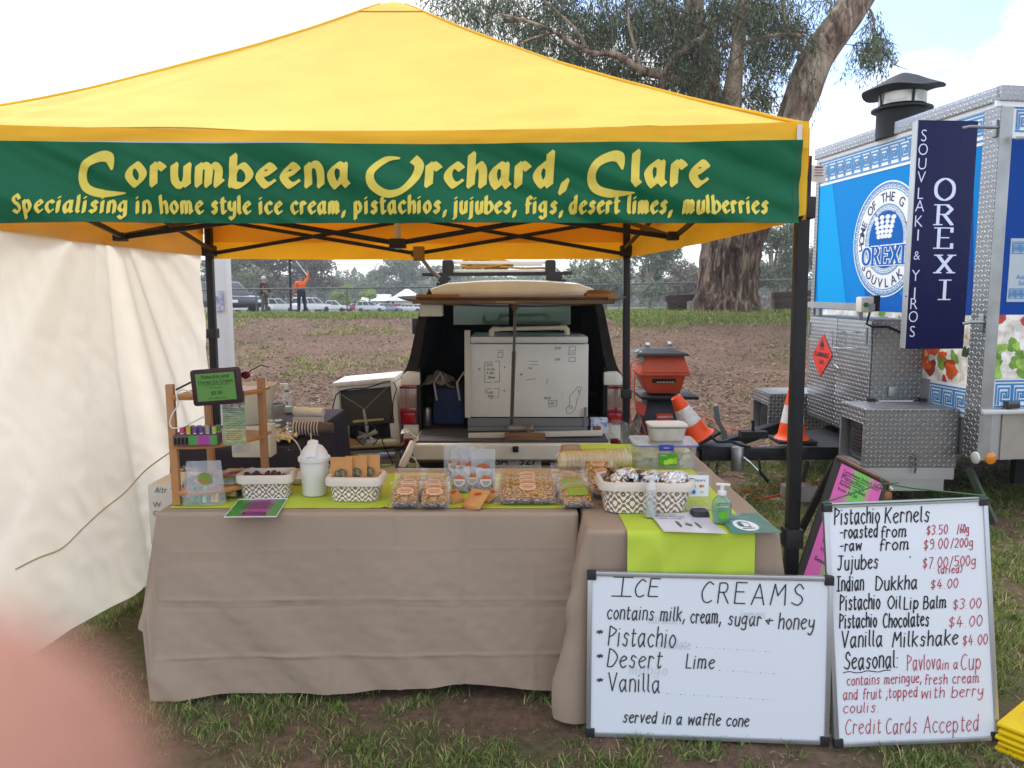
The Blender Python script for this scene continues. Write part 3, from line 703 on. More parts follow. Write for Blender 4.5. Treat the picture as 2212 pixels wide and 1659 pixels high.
b.build('lettering', M_BLET, ban, world=True, smooth=0, fix=False); PEN_SEG[0] = 9.
def leg(name, top, bot, zt, w=.034, collar=None):
 b = MB(); b.beam((bot[0], bot[1], 0), (top[0], top[1], zt), w, w); o = b.build('leg', M_BLK, mq, world=True, bevel=.004)
 b = MB(); b.beam((bot[0], bot[1], 0), (bot[0] + (top[0] - bot[0]) * .45, bot[1] + (top[1] - bot[1]) * .45, zt * .45), w * .72, w * .72); b.box((bot[0], bot[1], .006), (.09, .09, .01)); b.build('foot', M_BLK, mq, world=True)
 for z in ([collar] if collar else []):
  t = z / zt; c = lerp(bot, top, t); b = MB(); b.box((c[0], c[1], z), (w * 1.5, w * 1.5, .07)); b.build('collar', M_BRK, mq, world=True, bevel=.006)
 b = MB(); b.box((top[0], top[1], 1.865), (w * 1.7, w * 1.7, .075)); b.build('slider', M_BRK, mq, world=True, bevel=.006)
p0 = W(1729, 520, 2.78); p1 = W(1722, 1160, 2.78)
leg('l', (p0.x, 2.78), (p1.x - .012, 2.78), 2.04, .043, p1.z)
q = X(0, 0, 0)
leg('l', (W(1352, 560, 5.66).x, 5.66), (W(1356, 860, 5.66).x, 5.66), 2.11, .048, W(1354, 850, 5.66).z)
leg('l', (W(453, 560, 5.66).x, 5.66), (W(463, 800, 5.66).x - .0, 5.66), 2.11, .048, W(459, 720, 5.66).z)
leg('l', (-2.02, 2.78), (-2.03, 2.78), 2.11, .048, .9)
def pin(b, p): b.tube([Vector(p) - Vector((0, .02, 0)), Vector(p) + Vector((0, .02, 0))], .009, 6)
def scissor(A, B, lo=1.855, hi=2.085, o=0.):
 M = lerp(A, B, .5); d = Vector((B[0] - A[0], B[1] - A[1], 0)).normalized(); n = Vector((-d.y, d.x, 0)) * .016
 for P, Q in ((A, M), (M, B)):
  for z0, z1, s in ((lo, hi, 1), (hi, lo, -1)):
   b = MB(); a_, c_ = Vector((*P, z0)) + n * s, Vector((*Q, z1)) + n * s
   b.beam(a_, c_, .013, .026); pin(b, (a_ + c_) / 2); b.build('truss_bar', M_BLK, mq, world=True)
 for z in (lo, hi):
  b = MB(); b.box((M[0], M[1], z), (.06, .06, .045)); b.build('joint', M_BRK, mq, world=True, bevel=.006)
i_ = .06
fl, fr, br, bl = (FL[0] + i_, 2.80), (FR[0] - i_, 2.80), (BR[0] - i_, 5.64), (BL[0] + i_, 5.64)
scissor(fl, fr, 1.87); scissor(bl, br, 1.845); scissor(fl, bl, 1.865); scissor(fr, br, 1.87)
ml, mr = lerp(fl, bl, .5), lerp(fr, br, .5)
for P in (ml, mr):
 for z0, z1, s in ((1.865, 2.06, 1), (2.075, 1.83, -1)):
  b = MB(); b.beam((P[0], P[1] + .016 * s, z0), (MC[0], MC[1] + .016 * s, z1), .013, .026); b.build('truss_bar', M_BLK, mq, world=True)
for z_ in (1.83, 2.07): b = MB(); b.box((MC[0], MC[1], z_), (.085, .06, .05)); b.build('centre_hub', M_BRK, mq, world=True, bevel=.006)
b = MB(); b.tube([(MC[0], MC[1], 1.80), (MC[0], MC[1], 2.96)], .016, 8); b.lathe([(.0, .03), (.05, .02), (.07, 0)], (MC[0], MC[1], 2.955), 12); b.build('centre_pole', mat('pale_tube', '#b8b8ba', .35, .8), mq, world=True)
b = MB(); w_ = W(905, 545, 5.6); b.box((w_.x, 5.6, w_.z - .01), (.075, .06, .10)); b.build('joint', mat('yellow_bracket', '#8a6a38', .5), mq, world=True, bevel=.006)
b = MB(); a_ = W(912, 560, 5.6); b.tube([a_, W(930, 583, 5.7), W(947, 598, 5.8)], .014, 6); b.build('strap', mat('strap_grey', '#a9abb0', .6), mq, world=True)
wall = thing('side_wall', 'cream canvas side wall with curved zip hanging down the left of the marquee', 'tent wall', (-2.1, 4.2, 0))
def wfn(u, v):       # u from front to back, v from hem to top
 y = 3.02 + u * 2.62; x = FL[0] + (BL[0] - FL[0]) * ((y - 2.72) / 2.98) + .0
 z0 = .03 + .02 * math.sin(u * 9) + .10 * smooth(.45, 1, u); z = z0 + (2.0 - z0) * v
 if u < .2: z0 = .03
 lo = 1 - v
 ang = math.atan2((y - 4.25), (2.2 - z)); 
 f = .075 * mn.noise(Vector((ang * 4.2, .3, 2.))) + .016 * mn.noise(Vector((ang * 10, z * .4, 6.)))
 x += (f * (1.3 - .9 * v) + .006 * abs(mn.noise(Vector((y * 6 + z * 5, z * 6 - y * 3, 1.)))) * (.5 + lo)) * min(1, (1 - v) * 8 + .1)
 x += .17 * lo ** 1.5 * smooth(.0, .35, u) * smooth(1.05, .5, u)        # the hem is pulled in towards the table
 y2 = y + .13 * math.exp(-((z - .82) / .30) ** 2) * smooth(.25, 0, u) - .05
 return (x, y2, z)
b = MB(); b.grid(wfn, 120, 90); b.build('cloth', M_CREAM, wall, world=True, smooth=80)
b = MB()
for s in (0,):
 b.grid(lambda u, v: Vector(wfn(0, v)) + Vector((.004, -.004 - .020 * u, 0)), 2, 90)
b.build('zip', M_ZIP, wall, world=True)
def on_wall(px, py):      # a point of the cloth in a given direction from the camera
 d = ray(px, py); o = Vector((0, 0, CAM_H)); best = None
 for i in range(0, 121, 2):
  for j in range(0, 91, 2):
   p = Vector(wfn(i / 120, j / 90)); q = (p - o); e = (q.normalized() - d.normalized()).length
   if best is None or e < best[0]: best = (e, p)
 return best[1]
pts = [on_wall(*p) for p in ((32, 1232), (80, 1205), (130, 1180), (175, 1150), (215, 1110), (262, 1060), (310, 1015), (365, 975))]
pts = [Vector((a, b_, c)) for (a, b_), c in zip(_cat([(p.x, p.y) for p in pts], 5), [q[0] for q in _cat([(p.z, 0) for p in pts], 5)])]
b = MB(); b.tube([p + Vector((.010, 0, 0)) for p in pts], .0045, 6); b.build('zip_cord', mat('cord_tan', '#d3c8ae', .8), wall, world=True)
wp = thing('white_post', 'square white upright post just behind the rear left marquee leg', 'post', (W(485, 790, 6.6).x, 6.6, 0))
b = MB(); a_, c_ = W(478, 560, 6.6), W(488, 800, 6.6); b.beam((c_.x + .0, 6.6, 0), (a_.x, 6.6, a_.z + .7), .12, .12); b.build('upright', mat('white_post_paint', '#d9dade', .5), wp, world=True, bevel=.01)
b = MB(); s_ = W(472, 650, 6.52); b.box(s_, (.075, .004, .17)); b.build('notice', mat('notice_blue', '#7f86b0', .5, col2='#d8d8e0', vscale=14), wp, world=True)
bag = thing('dark_filler', 'dark bag-shaped filler added outside the side wall to darken the gap at the left edge', 'bag', (-2.75, 3.9, 0))  # made-up dark shape, added to fill a dark gap of unknown content
b = MB(); b.lathe([(.02, 0), (.28, .02), (.34, .3), (.32, .7), (.25, .95), (.1, 1.02), (.0, 1.03)], (0, 0, 0), 16, sx=1.1, sy=.8)
for i, v in enumerate(b.v): b.v[i] = tuple(Vector(v) * (1 + .08 * mn.noise(Vector(v) * 5)))
b.build('body', mat('charcoal_nylon', '#2a2c30', .6), bag); b = MB(); b.tube([(-.15, -.26, .8), (-.1, -.3, 1.1), (.1, -.3, 1.1), (.15, -.26, .8)], .02, 6); b.build('handle', M_BRK, bag)
tg_ = thing('paper_tag', 'white printed tag hanging out behind the right corner of the marquee', 'tag', W(1765, 370, 2.95)); a_, c_ = W(1745, 388, 2.95), W(1783, 352, 2.95); M_TAG = mat('tag_white', '#e4e4e6', .5)
b = MB(); b.grid(lambda u, v: (a_.x - .03 + (c_.x - a_.x + .03) * u, 2.95 + .01 * math.sin(u * 4), a_.z + (c_.z - a_.z) * v - .012 * u), 6, 4); b.build('tag', M_TAG, tg_, world=True, thick=.001)
b = MB()
for k in range(4): z = a_.z + .012 + k * .010; b.box((c_.x - .028, 2.935, z), (.034 - .006 * (k % 2), .001, .003 if k < 3 else .006))
tag(b.build('print', mat('tag_print', '#7a3a3c', .6), tg_, world=True), kind='stuff')
# ================================================================ the white ute with its canopy open
M_CARW = mat('aged_cream_paint', '#dcd8cb', .35, coat=.5, var=.08, vscale=3)
M_DARK = mat('dark_lining', '#1d1d1f', .85, var=.3, vscale=6)
M_RUB = mat('black_rubber', '#141415', .8)
M_BLKP = mat('black_plastic', '#1c1d20', .5, var=.15)
M_GLASS = mat('tinted_glass', '#8fa79f', .05, glass=1., ior=1.45)
M_ALU = mat('aluminium', '#c9cbcd', .3, .85, var=.06)
M_PLY = mat('ply_brown', '#5a4433', .75, var=.3, vscale=5, stretch=(1, 8, 8))
M_RED = mat('tail_red', '#7c1016', .2, coat=.8, var=.15, vscale=20)
M_REDB = mat('tail_red_bright', '#a41219', .2, coat=.8)
M_SMOK = mat('tail_clear', '#8d7468', .2, coat=.8, var=.2, vscale=4, stretch=(30, 1, 1))
M_FRZ = mat('freezer_enamel', '#d9d6cc', .35, coat=.3, var=.03)
M_INK = mat('marker_ink', '#20222a', .6)
car = thing('ute', 'white utility with canopy hatch raised and tailgate down, parked behind the stall', 'car', (0, 6.9, 0))
YB = 6.0
def rear_outline(k=1.):      # half outline of the canopy and tub seen from behind (x, z)
 return [(.80, .36), (.845, .50), (.86, .80), (.85, .93), (.815, .99), (.80, 1.02), (.775, 1.10), (.70, 1.44), (.675, 1.53), (.62, 1.595), (.50, 1.635), (.25, 1.653), (0, 1.658)]
H_ = rear_outline(); full = H_ + [(-x, z) for x, z in H_[-2::-1]]
inner = [(x * .915 if x > .7 or x < -.7 else x * .93, z) for x, z in full]
def shell(y0, y1, outl, d0=0., d1=0.):
 return outl
b = MB(); n = len(full)
vs = []
for y, k, dz in ((YB, 1, 0), (YB + .25, 1.005, .012), (YB + 1.4, 1.0, .03)):
 vs += [(x * k, y, z + (dz if z > 1.2 else 0)) for x, z in full]
vs += [(x * (.90 if abs(x) > .7 else .93), YB + .004, max(.50, z - (.05 if z > 1.4 else 0))) for x, z in full]       # inner lip
vs += [(x * (.88 if abs(x) > .7 else .92), YB + 1.38, max(.52, z - .04)) for x, z in full]
fs = []
for r in (0, 1): fs += [(r * n + i, r * n + i + 1, (r + 1) * n + i + 1, (r + 1) * n + i) for i in range(n - 1)]
b.add(vs[:3 * n], fs); b.build('canopy_shell', M_CARW, car, world=True)
b = MB(); b.add(vs[:n] + vs[3 * n:4 * n], [(i, i + 1, n + i + 1, n + i) for i in range(n - 1)]); b.build('door_seal_frame', mat('brown_seal', '#241d18', .8, var=.3, vscale=12), car, world=True)
b = MB(); b.add(vs[3 * n:], [(i, i + 1, n + i + 1, n + i) for i in range(n - 1)])
b.bx((-.76, YB + .01, .50), (.76, YB + 1.38, .53)); b.build('lining', M_DARK, car, world=True)
b = MB(); yb = YB + 1.40
b.bx((-.78, yb, .3), (.78, yb + .03, 1.27)); b.bx((-.78, yb, 1.46), (.78, yb + .03, 1.60)); b.bx((-.78, yb, 1.27), (-.55, yb + .03, 1.46)); b.bx((.55, yb, 1.27), (.78, yb + .03, 1.46)); b.bx((-.03, yb, 1.27), (.03, yb + .03, 1.46))
b.build('bulkhead', M_DARK, car, world=True)
for s in (-1, 1):
 b = MB(); b.bx((s * .03, yb + .012, 1.27), (s * .55, yb + .018, 1.46)); b.build('rear_window', M_GLASS, car, world=True)
b = MB(); yc = yb + .03
for s in (-1, 1):
 b.prism([(yc, .35), (yc + 3.1, .4), (yc + 3.15, .85), (yc + 1.75, 1.02), (yc, 1.0)], s * .84, s * .80, 'x')
 b.beam((s * .80, yc + .03, 1.0), (s * .64, yc + .08, 1.58), .05, .06); b.beam((s * .80, yc + 1.7, 1.0), (s * .64, yc + 1.1, 1.6), .05, .05)
b.bx((-.66, yc, 1.585), (.66, yc + 1.1, 1.625)); b.prism([(yc + 1.75, .98), (yc + 1.75, 1.02), (yc + 3.1, .92), (yc + 3.1, .5), (yc + 3.05, .5), (yc + 3.05, .88)], -.82, .82, 'x')
b.build('cab', M_CARW, car, world=True)
b = MB(); b.add([(-.74, yc + 1.72, 1.02), (.74, yc + 1.72, 1.02), (.62, yc + 1.12, 1.58), (-.62, yc + 1.12, 1.58)], [(0, 1, 2, 3)]); b.build('windscreen', M_GLASS, car, world=True, thick=.005)
b = MB(); b.bx((-.62, yc + .3, .6), (-.12, yc + .5, 1.22)); b.bx((.12, yc + .3, .6), (.62, yc + .5, 1.22)); b.build('seat_backs', M_DARK, car, world=True)['kind'] = 'stuff'
m_ = X(893, 704, -1.02); b = MB(); b.box((-.98, 8.3, W(893, 704, 8.3).z), (.14, .06, .17)); b.build('mirror', M_BLKP, car, world=True, bevel=.02)
for s in (-1, 1):
 b = MB(); b.prism([(s * .70, .97), (s * .80, .975), (s * .835, .945), (s * .85, .90), (s * .85, .87), (s * .70, .87)], YB - .035, YB + .05, 'y'); b.build('shoulder', M_CARW, car, world=True, bevel=.01)
 b = MB(); b.bx((s * .715, YB - .03, .40), (s * .835, YB + .03, .565)); b.build('quarter_panel', M_CARW, car, world=True, bevel=.012)
 t = MB(); t.bx((s * .725, YB - .045, .565), (s * .857, YB + .02, .87)); L_ = t.build('tail_light', M_SMOK, car, world=True, bevel=.012)
 b = MB(); b.bx((s * .728, YB - .05, .57), (s * .855, YB - .03, .70)); o = b.build('red_lens', M_RED, L_, bevel=.006); o.location = (0, -6.9, 0)
 b = MB(); b.bx((s * .74, YB - .053, .585), (s * .83, YB - .04, .655)); o = b.build('reflector', M_REDB, L_, bevel=.004); o.location = (0, -6.9, 0)
 b = MB(); b.bx((s * .728, YB - .05, .845), (s * .855, YB - .03, .868)); o = b.build('red_lens', M_RED, L_, bevel=.004); o.location = (0, -6.9, 0)
 b = MB(); b.bx((s * .76, YB - .05, .40), (s * .83, YB - .028, .46)); b.build('lower_reflector', M_RED, car, world=True, bevel=.006)
 b = MB(); b.bx((s * .70, YB - .02, .53), (s * .725, YB + .03, 1.0)); b.build('jamb', mat('brown_seal', '#241d18', .8), car, world=True)
tg = MB(); tg.prism([(YB - .02, .475), (YB - .02, .523), (5.49, .513), (5.475, .50), (5.475, .40), (5.50, .385), (5.54, .45)], -.70, .70, 'x'); tgo = tg.build('tailgate', M_CARW, car, world=True, bevel=.006)
b = MB(); b.bx((-.685, 5.505, .518), (.685, YB + .3, .528)); o = b.build('rubber_mat', mat('tailgate_mat', '#4b4644', .8, var=.15, vscale=4), tgo); o.location = (0, -6.9, 0)
b = MB(); b.bx((.005, 5.46, .455), (.045, 5.48, .495)); b.lathe([(.0, 0), (.012, .002), (.012, .02)], (.025, 5.455, .47), 8); o = b.build('latch', M_BLKP, tgo); o.location = (0, -6.9, 0)
b = MB(); b.bx((-.78, 5.80, .30), (.78, 5.92, .385)); b.build('bumper', mat('bumper_wood', '#6d6152', .8, var=.25, vscale=4, stretch=(1, 8, 8)), car, world=True, bevel=.02)
b = MB(); b.bx((-.70, 6.0, .22), (.70, 9.8, .34)); b.build('underbody', M_DARK, car, world=True)
for s in (-1, 1):
 for y_ in (7.0, 9.6):
  b = MB(); R = Matrix.Rotation(PI / 2, 3, 'Y'); b.lathe([(.17, -.10), (.33, -.10), (.345, -.07), (.345, .07), (.33, .10), (.17, .10)], (s * .72, y_, .345), 28, rot=R)
  w = b.build('wheel', M_RUB, car, world=True); b = MB(); b.lathe([(.0, -.02), (.10, -.03), (.17, .02), (.17, .09)], (s * .72, y_ - 6.9, .345), 20, rot=R); b.build('rim', M_ALU, w)
pl = MB(); p0_ = W(1114, 976, 5.56); pl.box((p0_.x, 5.60, .36), (.37, .006, .13)); po = pl.build('number_plate', mat('plate_white', '#c4c2bb', .5, var=.1), car, world=True)
b = MB(); fn = plane_fn((p0_.x - .185, 5.595 - 6.9, .30), (1, 0, 0), (0, 0, 1), (0, -1, 0)); print_text(b, 'S1   BA · 527'.replace('S1   ', ''), .03, .035, .062, fn, width=.31, lift=.002, bold=.01)
print_text(b, 'South Australia · The Festival State', .03, .012, .012, fn, width=.31, lift=.002); b.build('plate_lettering', M_INK, po)
h = MB(); ha = MB()
zz = 1.548
h.prism([(6.0, 1.535), (6.0, 1.553), (5.5, 1.553), (4.95, 1.545), (4.95, 1.53), (5.5, 1.535)], -.60, .60, 'x')
hd = MB(); hp = [(x, z) for x, z in full if z >= 1.56]; hd.prism([(.60, 1.553)] + hp + [(-.60, 1.553)], YB - .012, YB + .02, 'y'); hd.build('canopy_header', M_CARW, car, world=True, bevel=.004)
ho = h.build('hatch', mat('hatch_brown', '#4e3a2b', .7, var=.25, vscale=8), car, world=True)
b = MB()
for s in (-1, 1):
 b.add([(s * .59, 4.93, 1.525), (s * .69, 5.02, 1.532), (s * .76, 5.25, 1.545), (s * .70, 5.9, 1.552), (s * .59, 6.0, 1.552), (s * .59, 4.93, 1.512), (s * .69, 5.02, 1.527), (s * .76, 5.25, 1.541), (s * .70, 5.9, 1.546), (s * .59, 6.0, 1.546)],
          [(0, 1, 2, 3, 4), (9, 8, 7, 6, 5), (0, 5, 6, 1), (1, 6, 7, 2), (2, 7, 8, 3), (3, 8, 9, 4)])
 o = b.build('hatch_edge', mat('dark_brown_edge', '#33291f', .7), ho); o.location = (0, -6.9, 0); b = MB()
b = MB(); b.bx((-.62, 4.93, 1.502), (.64, 4.97, 1.525)); o = b.build('edge_rail', mat('hatch_rail', '#5f5247', .7, var=.25, vscale=5), ho, bevel=.003); o.location = (0, -6.9, 0)
b = MB(); b.bx((-.60, 4.96, 1.545), (-.33, 5.02, 1.562)); o = b.build('timber_strip', mat('orange_ply', '#96693e', .7), ho); o.location = (0, -6.9, 0)
b = MB(); b.bx((-.10, 4.926, 1.508), (.02, 4.93, 1.520)); o = b.build('badge', mat('badge_tan', '#8e7a63', .5), ho); o.location = (0, -6.9, 0)
b = MB(); b.tube([(-.42, 4.95, 1.50), (-.1, 4.96, 1.488), (.02, 4.97, 1.49), (.15, 4.96, 1.487), (.5, 4.95, 1.50)], .006, 5); b.box((.02, 4.95, 1.485), (.04, .03, .04)); o = b.build('prop_bracket', M_PLY, ho); o.location = (0, -6.9, 0)
pr = thing('prop_pole', 'upright metal prop holding the raised hatch open, standing on the tailgate block', 'prop', (0, 5.56, .53))
a_, c_ = W(1113, 664, 5.05), W(1105, 922, 5.62)
b = MB(); mid = a_.lerp(c_, .34); b.tube([a_, mid], .0095, 8); o = b.build('inner_tube', mat('prop_metal', '#8c8a84', .4, .7), pr, world=True); b = MB(); b.tube([mid, c_], .0135, 8); b.build('outer_tube', mat('prop_metal_dark', '#77756e', .45, .6), pr, world=True)
b = MB(); k_ = W(1122, 926, 5.60); b.tube([k_ - Vector((.08, 0, 0)), k_ + Vector((.10, .01, 0))], .027, 12); b.build('foot_roller', mat('roller_metal', '#8b857b', .5, .5, var=.2), pr, world=True)
b = MB(); b.tube([k_ + Vector((.06 + .03 * math.sin(i * 1.7), .03 * math.cos(i * 1.7) - .0, .03 * math.sin(i * 2.1))) for i in range(14)], .006, 4); b.build('tied_rag', mat('rag', '#8a7654', .9), pr, world=True)
wb = thing('wood_block', 'brown timber block under the foot of the metal prop on the tailgate', 'block', (0, 5.52, .53)); b = MB(); a_ = W(1134, 941, 5.54); b.box((a_.x, 5.54, .553), (.29, .05, .048)); b.build('block', mat('wood_brown', '#7d5a3e', .8, var=.2, vscale=6, stretch=(1, 9, 9)), wb, world=True, bevel=.003)
fz = thing('chest_freezer', 'white chest freezer in the ute tray with marker notes on its front', 'freezer', (.14, 6.0, .56))
fx0, fx1 = W(1013, 800, 5.72).x, W(1271, 800, 5.72).x; fz0, fz1, ft = W(1100, 901, 5.72).z, W(1100, 743, 5.72).z, W(1100, 727, 5.70).z
b = MB(); b.bx((fx0 - .02, 5.72, fz0), (fx1, 6.32, fz1)); b.build('body', M_FRZ, fz, world=True, bevel=.008)
b = MB(); b.bx((fx0 + .012, 5.70, fz1 + .006), (fx1 - .006, 6.33, ft)); b.build('lid', M_FRZ, fz, world=True, bevel=.012)
b = MB(); b.bx((fx0 - .03, 5.69, fz0), (fx0 + .012, 5.74, ft + .045)); b.build('side_strip', mat('freezer_trim', '#c9c3b3', .5), fz, world=True, bevel=.004)
M_PVC = mat('cream_pvc', '#d8cdb0', .4)
b = MB(); ha_, hb_ = W(1062, 712, 5.78), W(1225, 709, 5.78); b.tube([ha_ - Vector((.0, 0, .045)), ha_ - Vector((0, 0, .012)), ha_ + Vector((.02, 0, .004)), hb_ - Vector((.02, 0, -.004)), hb_ - Vector((0, 0, .012)), hb_ - Vector((0, 0, .045))], .016, 10)
for q, s in ((ha_, 1), (hb_, -1)): b.tube([q - Vector((0, 0, .047)), q - Vector((0, 0, .01)), q + Vector((.012 * s, 0, .004)), q + Vector((.05 * s, 0, .004))], .021, 10)
tag(b.build('pipe_handle', M_PVC, fz, world=True), kind='stuff')
b = MB(); b.bx((fx0 - .01, 5.70, .60), (fx1 + .005, 5.73, fz0 - .006)); b.build('base_plate', mat('grey_plate', '#77787a', .5, .3), fz, world=True)
b = MB(); b.bx((fx0 - .01, 5.695, .565), (fx1 - .005, 5.72, .597)); b.build('base_plate', mat('grey_plate', '#77787a'), fz, world=True)
b = MB(); b.bx((fx1 - .03, 5.69, .59), (fx1 - .012, 5.70, .74)); b.build('bracket', mat('grey_plate', '#77787a'), fz, world=True)
ts = thing('timber_rail', 'white painted timber strip lying under the freezer front on the tailgate', 'timber strip', (0, 5.66, .53)); b = MB(); a_, c_ = W(1012, 941, 5.64), W(1301, 935, 5.64); b.beam(a_, c_, .045, .035); b.build('strip', mat('white_timber', '#cfc8b8', .6), ts, world=True, bevel=.003)
b = MB(); fn = plane_fn((0, 5.7192, 0), (1, 0, 0), (0, 0, 1), (0, -1, 0))
def fq(zx, zy): q = W(842.5 + .24414 * zx, 637.2 + .24414 * zy, 5.72); return (q.x, q.z)
nb_ = round_nib(.0016, 5)
def line(*pts): pen(b, [[fq(*p) for p in pts]], nb_, fn)
line((955, 485), (965, 495), (995, 495), (1002, 482)); line((955, 510), (1000, 510), (998, 550), (955, 555), (955, 510))
line((838, 598), (905, 590)); line((925, 588), (968, 583), (965, 640)); line((968, 655), (970, 768), (920, 770)); line((900, 772), (838, 775), (838, 700)); line((838, 685), (838, 600))
line((850, 832), (900, 830)); line((920, 830), (968, 828), (958, 905), (930, 912)); line((910, 916), (880, 916)); line((840, 870), (850, 835))
line((1580, 465), (1612, 452), (1640, 458), (1638, 495), (1580, 496), (1590, 465)); line((1576, 514), (1638, 512), (1638, 528), (1576, 530), (1576, 514)); line((1585, 555), (1638, 549), (1638, 586), (1582, 590), (1585, 555))
line((1398, 938), (1472, 930), (1476, 980), (1408, 993), (1398, 938)); line((1235, 586), (1308, 586)); line((1235, 617), (1312, 617)); line((1204, 750), (1250, 745), (1290, 742)); line((1390, 790), (1386, 765), (1400, 740))
pen(b, [_cat([fq(*p) for p in ((1660, 815), (1690, 820), (1680, 870), (1655, 930), (1640, 1000), (1600, 1045), (1570, 1045), (1560, 1010), (1590, 960), (1590, 900), (1640, 840), (1660, 815))], 4)], nb_, fn)
for t_, a, c, h in (('2x10', 1455, 480, 22), ('2x10', 1455, 578, 20), ('10x10', 1362, 922, 20), ('105', 1412, 972, 24), ('=', 1520, 895, 20), ('2x15', 855, 628, 22), ('on top', 858, 664, 18), ('6 Sun', 856, 698, 18), ('Show', 868, 738, 20), ('5x10', 856, 874, 22), ('bags', 868, 902, 18), ('4', 1008, 650, 20), ('3 m', 1218, 655, 18), ('fe', 1150, 712, 20), ('=9', 995, 856, 18), ('19.', 1582, 1010, 30), ('8', 1662, 862, 22), ('(K', 780, 665, 18)):
 q = fq(a, c); hand_text(b, t_, q[0], q[1], h * .24414 / FPX * 5.72, round_nib(.0014, 5), fn, slant=.15)
b.build('marker_notes', M_INK, fz, world=True, smooth=0, fix=False)
bg = thing('cooler_bag', 'blue and black zip bag with white trimmed straps left of the freezer in the tray', 'bag', (-.50, 6.25, .53))
b = MB(); b.box((0, 0, .15), (.26, .22, .29), taper=.86); b.build('body', mat('blue_nylon', '#1b2f66', .7, var=.2), bg, bevel=.03)
b = MB(); b.box((.0, 0, .31), (.23, .20, .05)); b.build('top', mat('black_nylon', '#17181c', .7), bg, bevel=.02)
for dx in (-.09, .09): b = MB(); b.tube([(dx, -.12, .2), (dx - .02, -.13, .34), (dx + .03, -.12, .42), (dx + .06, -.1, .34)], .009, 6); b.build('strap', mat('white_trim', '#b9bac0', .7), bg)
cl = thing('grey_cloth', 'crumpled grey cloth thrown on top of the blue bag in the tray', 'cloth', (-.56, 6.2, .87)); b = MB()
b.grid(lambda u, v: (-.15 + .26 * u + .05 * mn.noise(Vector((u * 3, v * 3, 1))), -.1 + .2 * v, -.03 + .10 * math.sin(PI * u) * (.4 + v * .6) + .05 * mn.noise(Vector((u * 4, v * 4, 5)))), 18, 12); b.build('cloth', mat('grey_fabric', '#8b857f', .9), cl, thick=.004)
tin = thing('steel_flask', 'small steel flask standing left of the blue bag in the tray', 'flask', (-.665, 6.12, .53)); b = MB(); b.lathe([(.032, 0), (.034, .01), (.034, .13), (.028, .145), (.0, .15)], (0, 0, 0), 14); b.build('body', mat('flask_steel', '#8f8c86', .35, .8), tin)
bxg = thing('blue_carton', 'small blue and white carton on the tailgate right of the freezer', 'carton', (W(1294, 920, 5.8).x, 5.82, .53)); b = MB(); b.box((0, 0, .055), (.13, .10, .11)); b.build('carton', mat('carton_blue', '#8ea4cf', .6, col2='#dfe3ee', vscale=22, ramp=(.45, .5)), bxg, bevel=.003)
b = MB(); b.box((-.02, -.0515, .04), (.06, .002, .035)); b.build('picture', mat('carton_brown', '#8a5a3a', .6), bxg)
hb = thing('light_box', 'white hanging light box under the left end of the raised hatch', 'light', (-.55, 5.15, 1.42)); a_, c_ = W(908, 664, 5.1), W(957, 683, 5.1); b = MB(); b.bx((a_.x, 5.05, c_.z), (c_.x, 5.15, a_.z + .02)); b.build('case', mat('white_plastic', '#d8d2c4', .5), hb, world=True, bevel=.006)
gb = thing('cardboard_carton', 'flattened brown carton lying on top of the raised hatch at its right end', 'carton', (.55, 5.3, 1.56)); a_, c_ = W(1272, 646, 5.1), W(1328, 635, 5.1); b = MB(); b.bx((a_.x, 5.08, a_.z - .02), (c_.x, 5.3, c_.z)); b.build('box', mat('cardboard', '#a37c4e', .8, var=.15), gb, world=True, bevel=.004)
b = MB(); a_ = W(1285, 640, 5.2); b.lathe([(.10, 0), (.10, .03), (.07, .055), (.0, .06)], (a_.x + .03, 5.25, a_.z - .015), 14, sy=.6); b.build('lid_flap', mat('cardboard_dark', '#6f5233', .8), gb, world=True)
rk = thing('roof_rack', 'black footed roof rack with an aluminium basket on the ute roof', 'roof rack', (0, 6.9, 1.66))
yr = 6.75
b = MB(); b.beam(W(912, 593, yr), W(1235, 590, yr), .05, .028); b.build('crossbar', M_BLKP, rk, world=True, bevel=.005)
b = MB(); b.beam(W(925, 594, yr + .9), W(1222, 592, yr + .9), .05, .028); b.build('crossbar', M_BLKP, rk, world=True, bevel=.005)
for pa, pb, pc in (((968, 596), (952, 612), (946, 628)), ((1182, 594), (1212, 606), (1226, 618))):
 b = MB(); q = [W(*pa, yr), W(*pb, yr), W(*pc, yr)]; b.beam(q[0], q[1], .07, .075); b.beam(q[1], q[2] - Vector((0, 0, .03)), .07, .065); tag(b.build('rack_foot', M_BLKP, rk, world=True, bevel=.008), kind='stuff')
for px_a, px_b in ((955, 979), (1178, 1201)):
 a_, c_ = W(px_a, 592, yr - .02), W(px_b, 561, yr - .02); b = MB(); b.bx((a_.x, yr - .03, a_.z), (c_.x, yr + .10, c_.z)); b.build('end_cap', M_BLKP, rk, world=True, bevel=.02)
for ya, yb2 in ((564, 570), (582, 589)):
 a_, c_ = W(978, ya, yr), W(1180, yb2, yr); b = MB(); b.bx((a_.x, yr, c_.z), (c_.x, yr + .03, a_.z)); b.build('basket_bar', mat('white_alloy', '#dcdcdc', .35, .3), rk, world=True, bevel=.004)
 b = MB(); b.bx((a_.x, yr + .9, c_.z + .01), (c_.x, yr + .93, a_.z + .01)); b.build('basket_bar', mat('white_alloy', '#dcdcdc'), rk, world=True)
b = MB(); a_ = W(978, 585, yr); b.bx((a_.x, yr + .03, a_.z - .01), (W(1180, 585, yr).x, yr + .9, a_.z)); b.build('basket_floor', M_ALU, rk, world=True)
rp = thing('rope_coil', 'tan rope coiled in the roof rack basket on the ute', 'rope', (-.3, 6.9, 1.72)); b = MB()
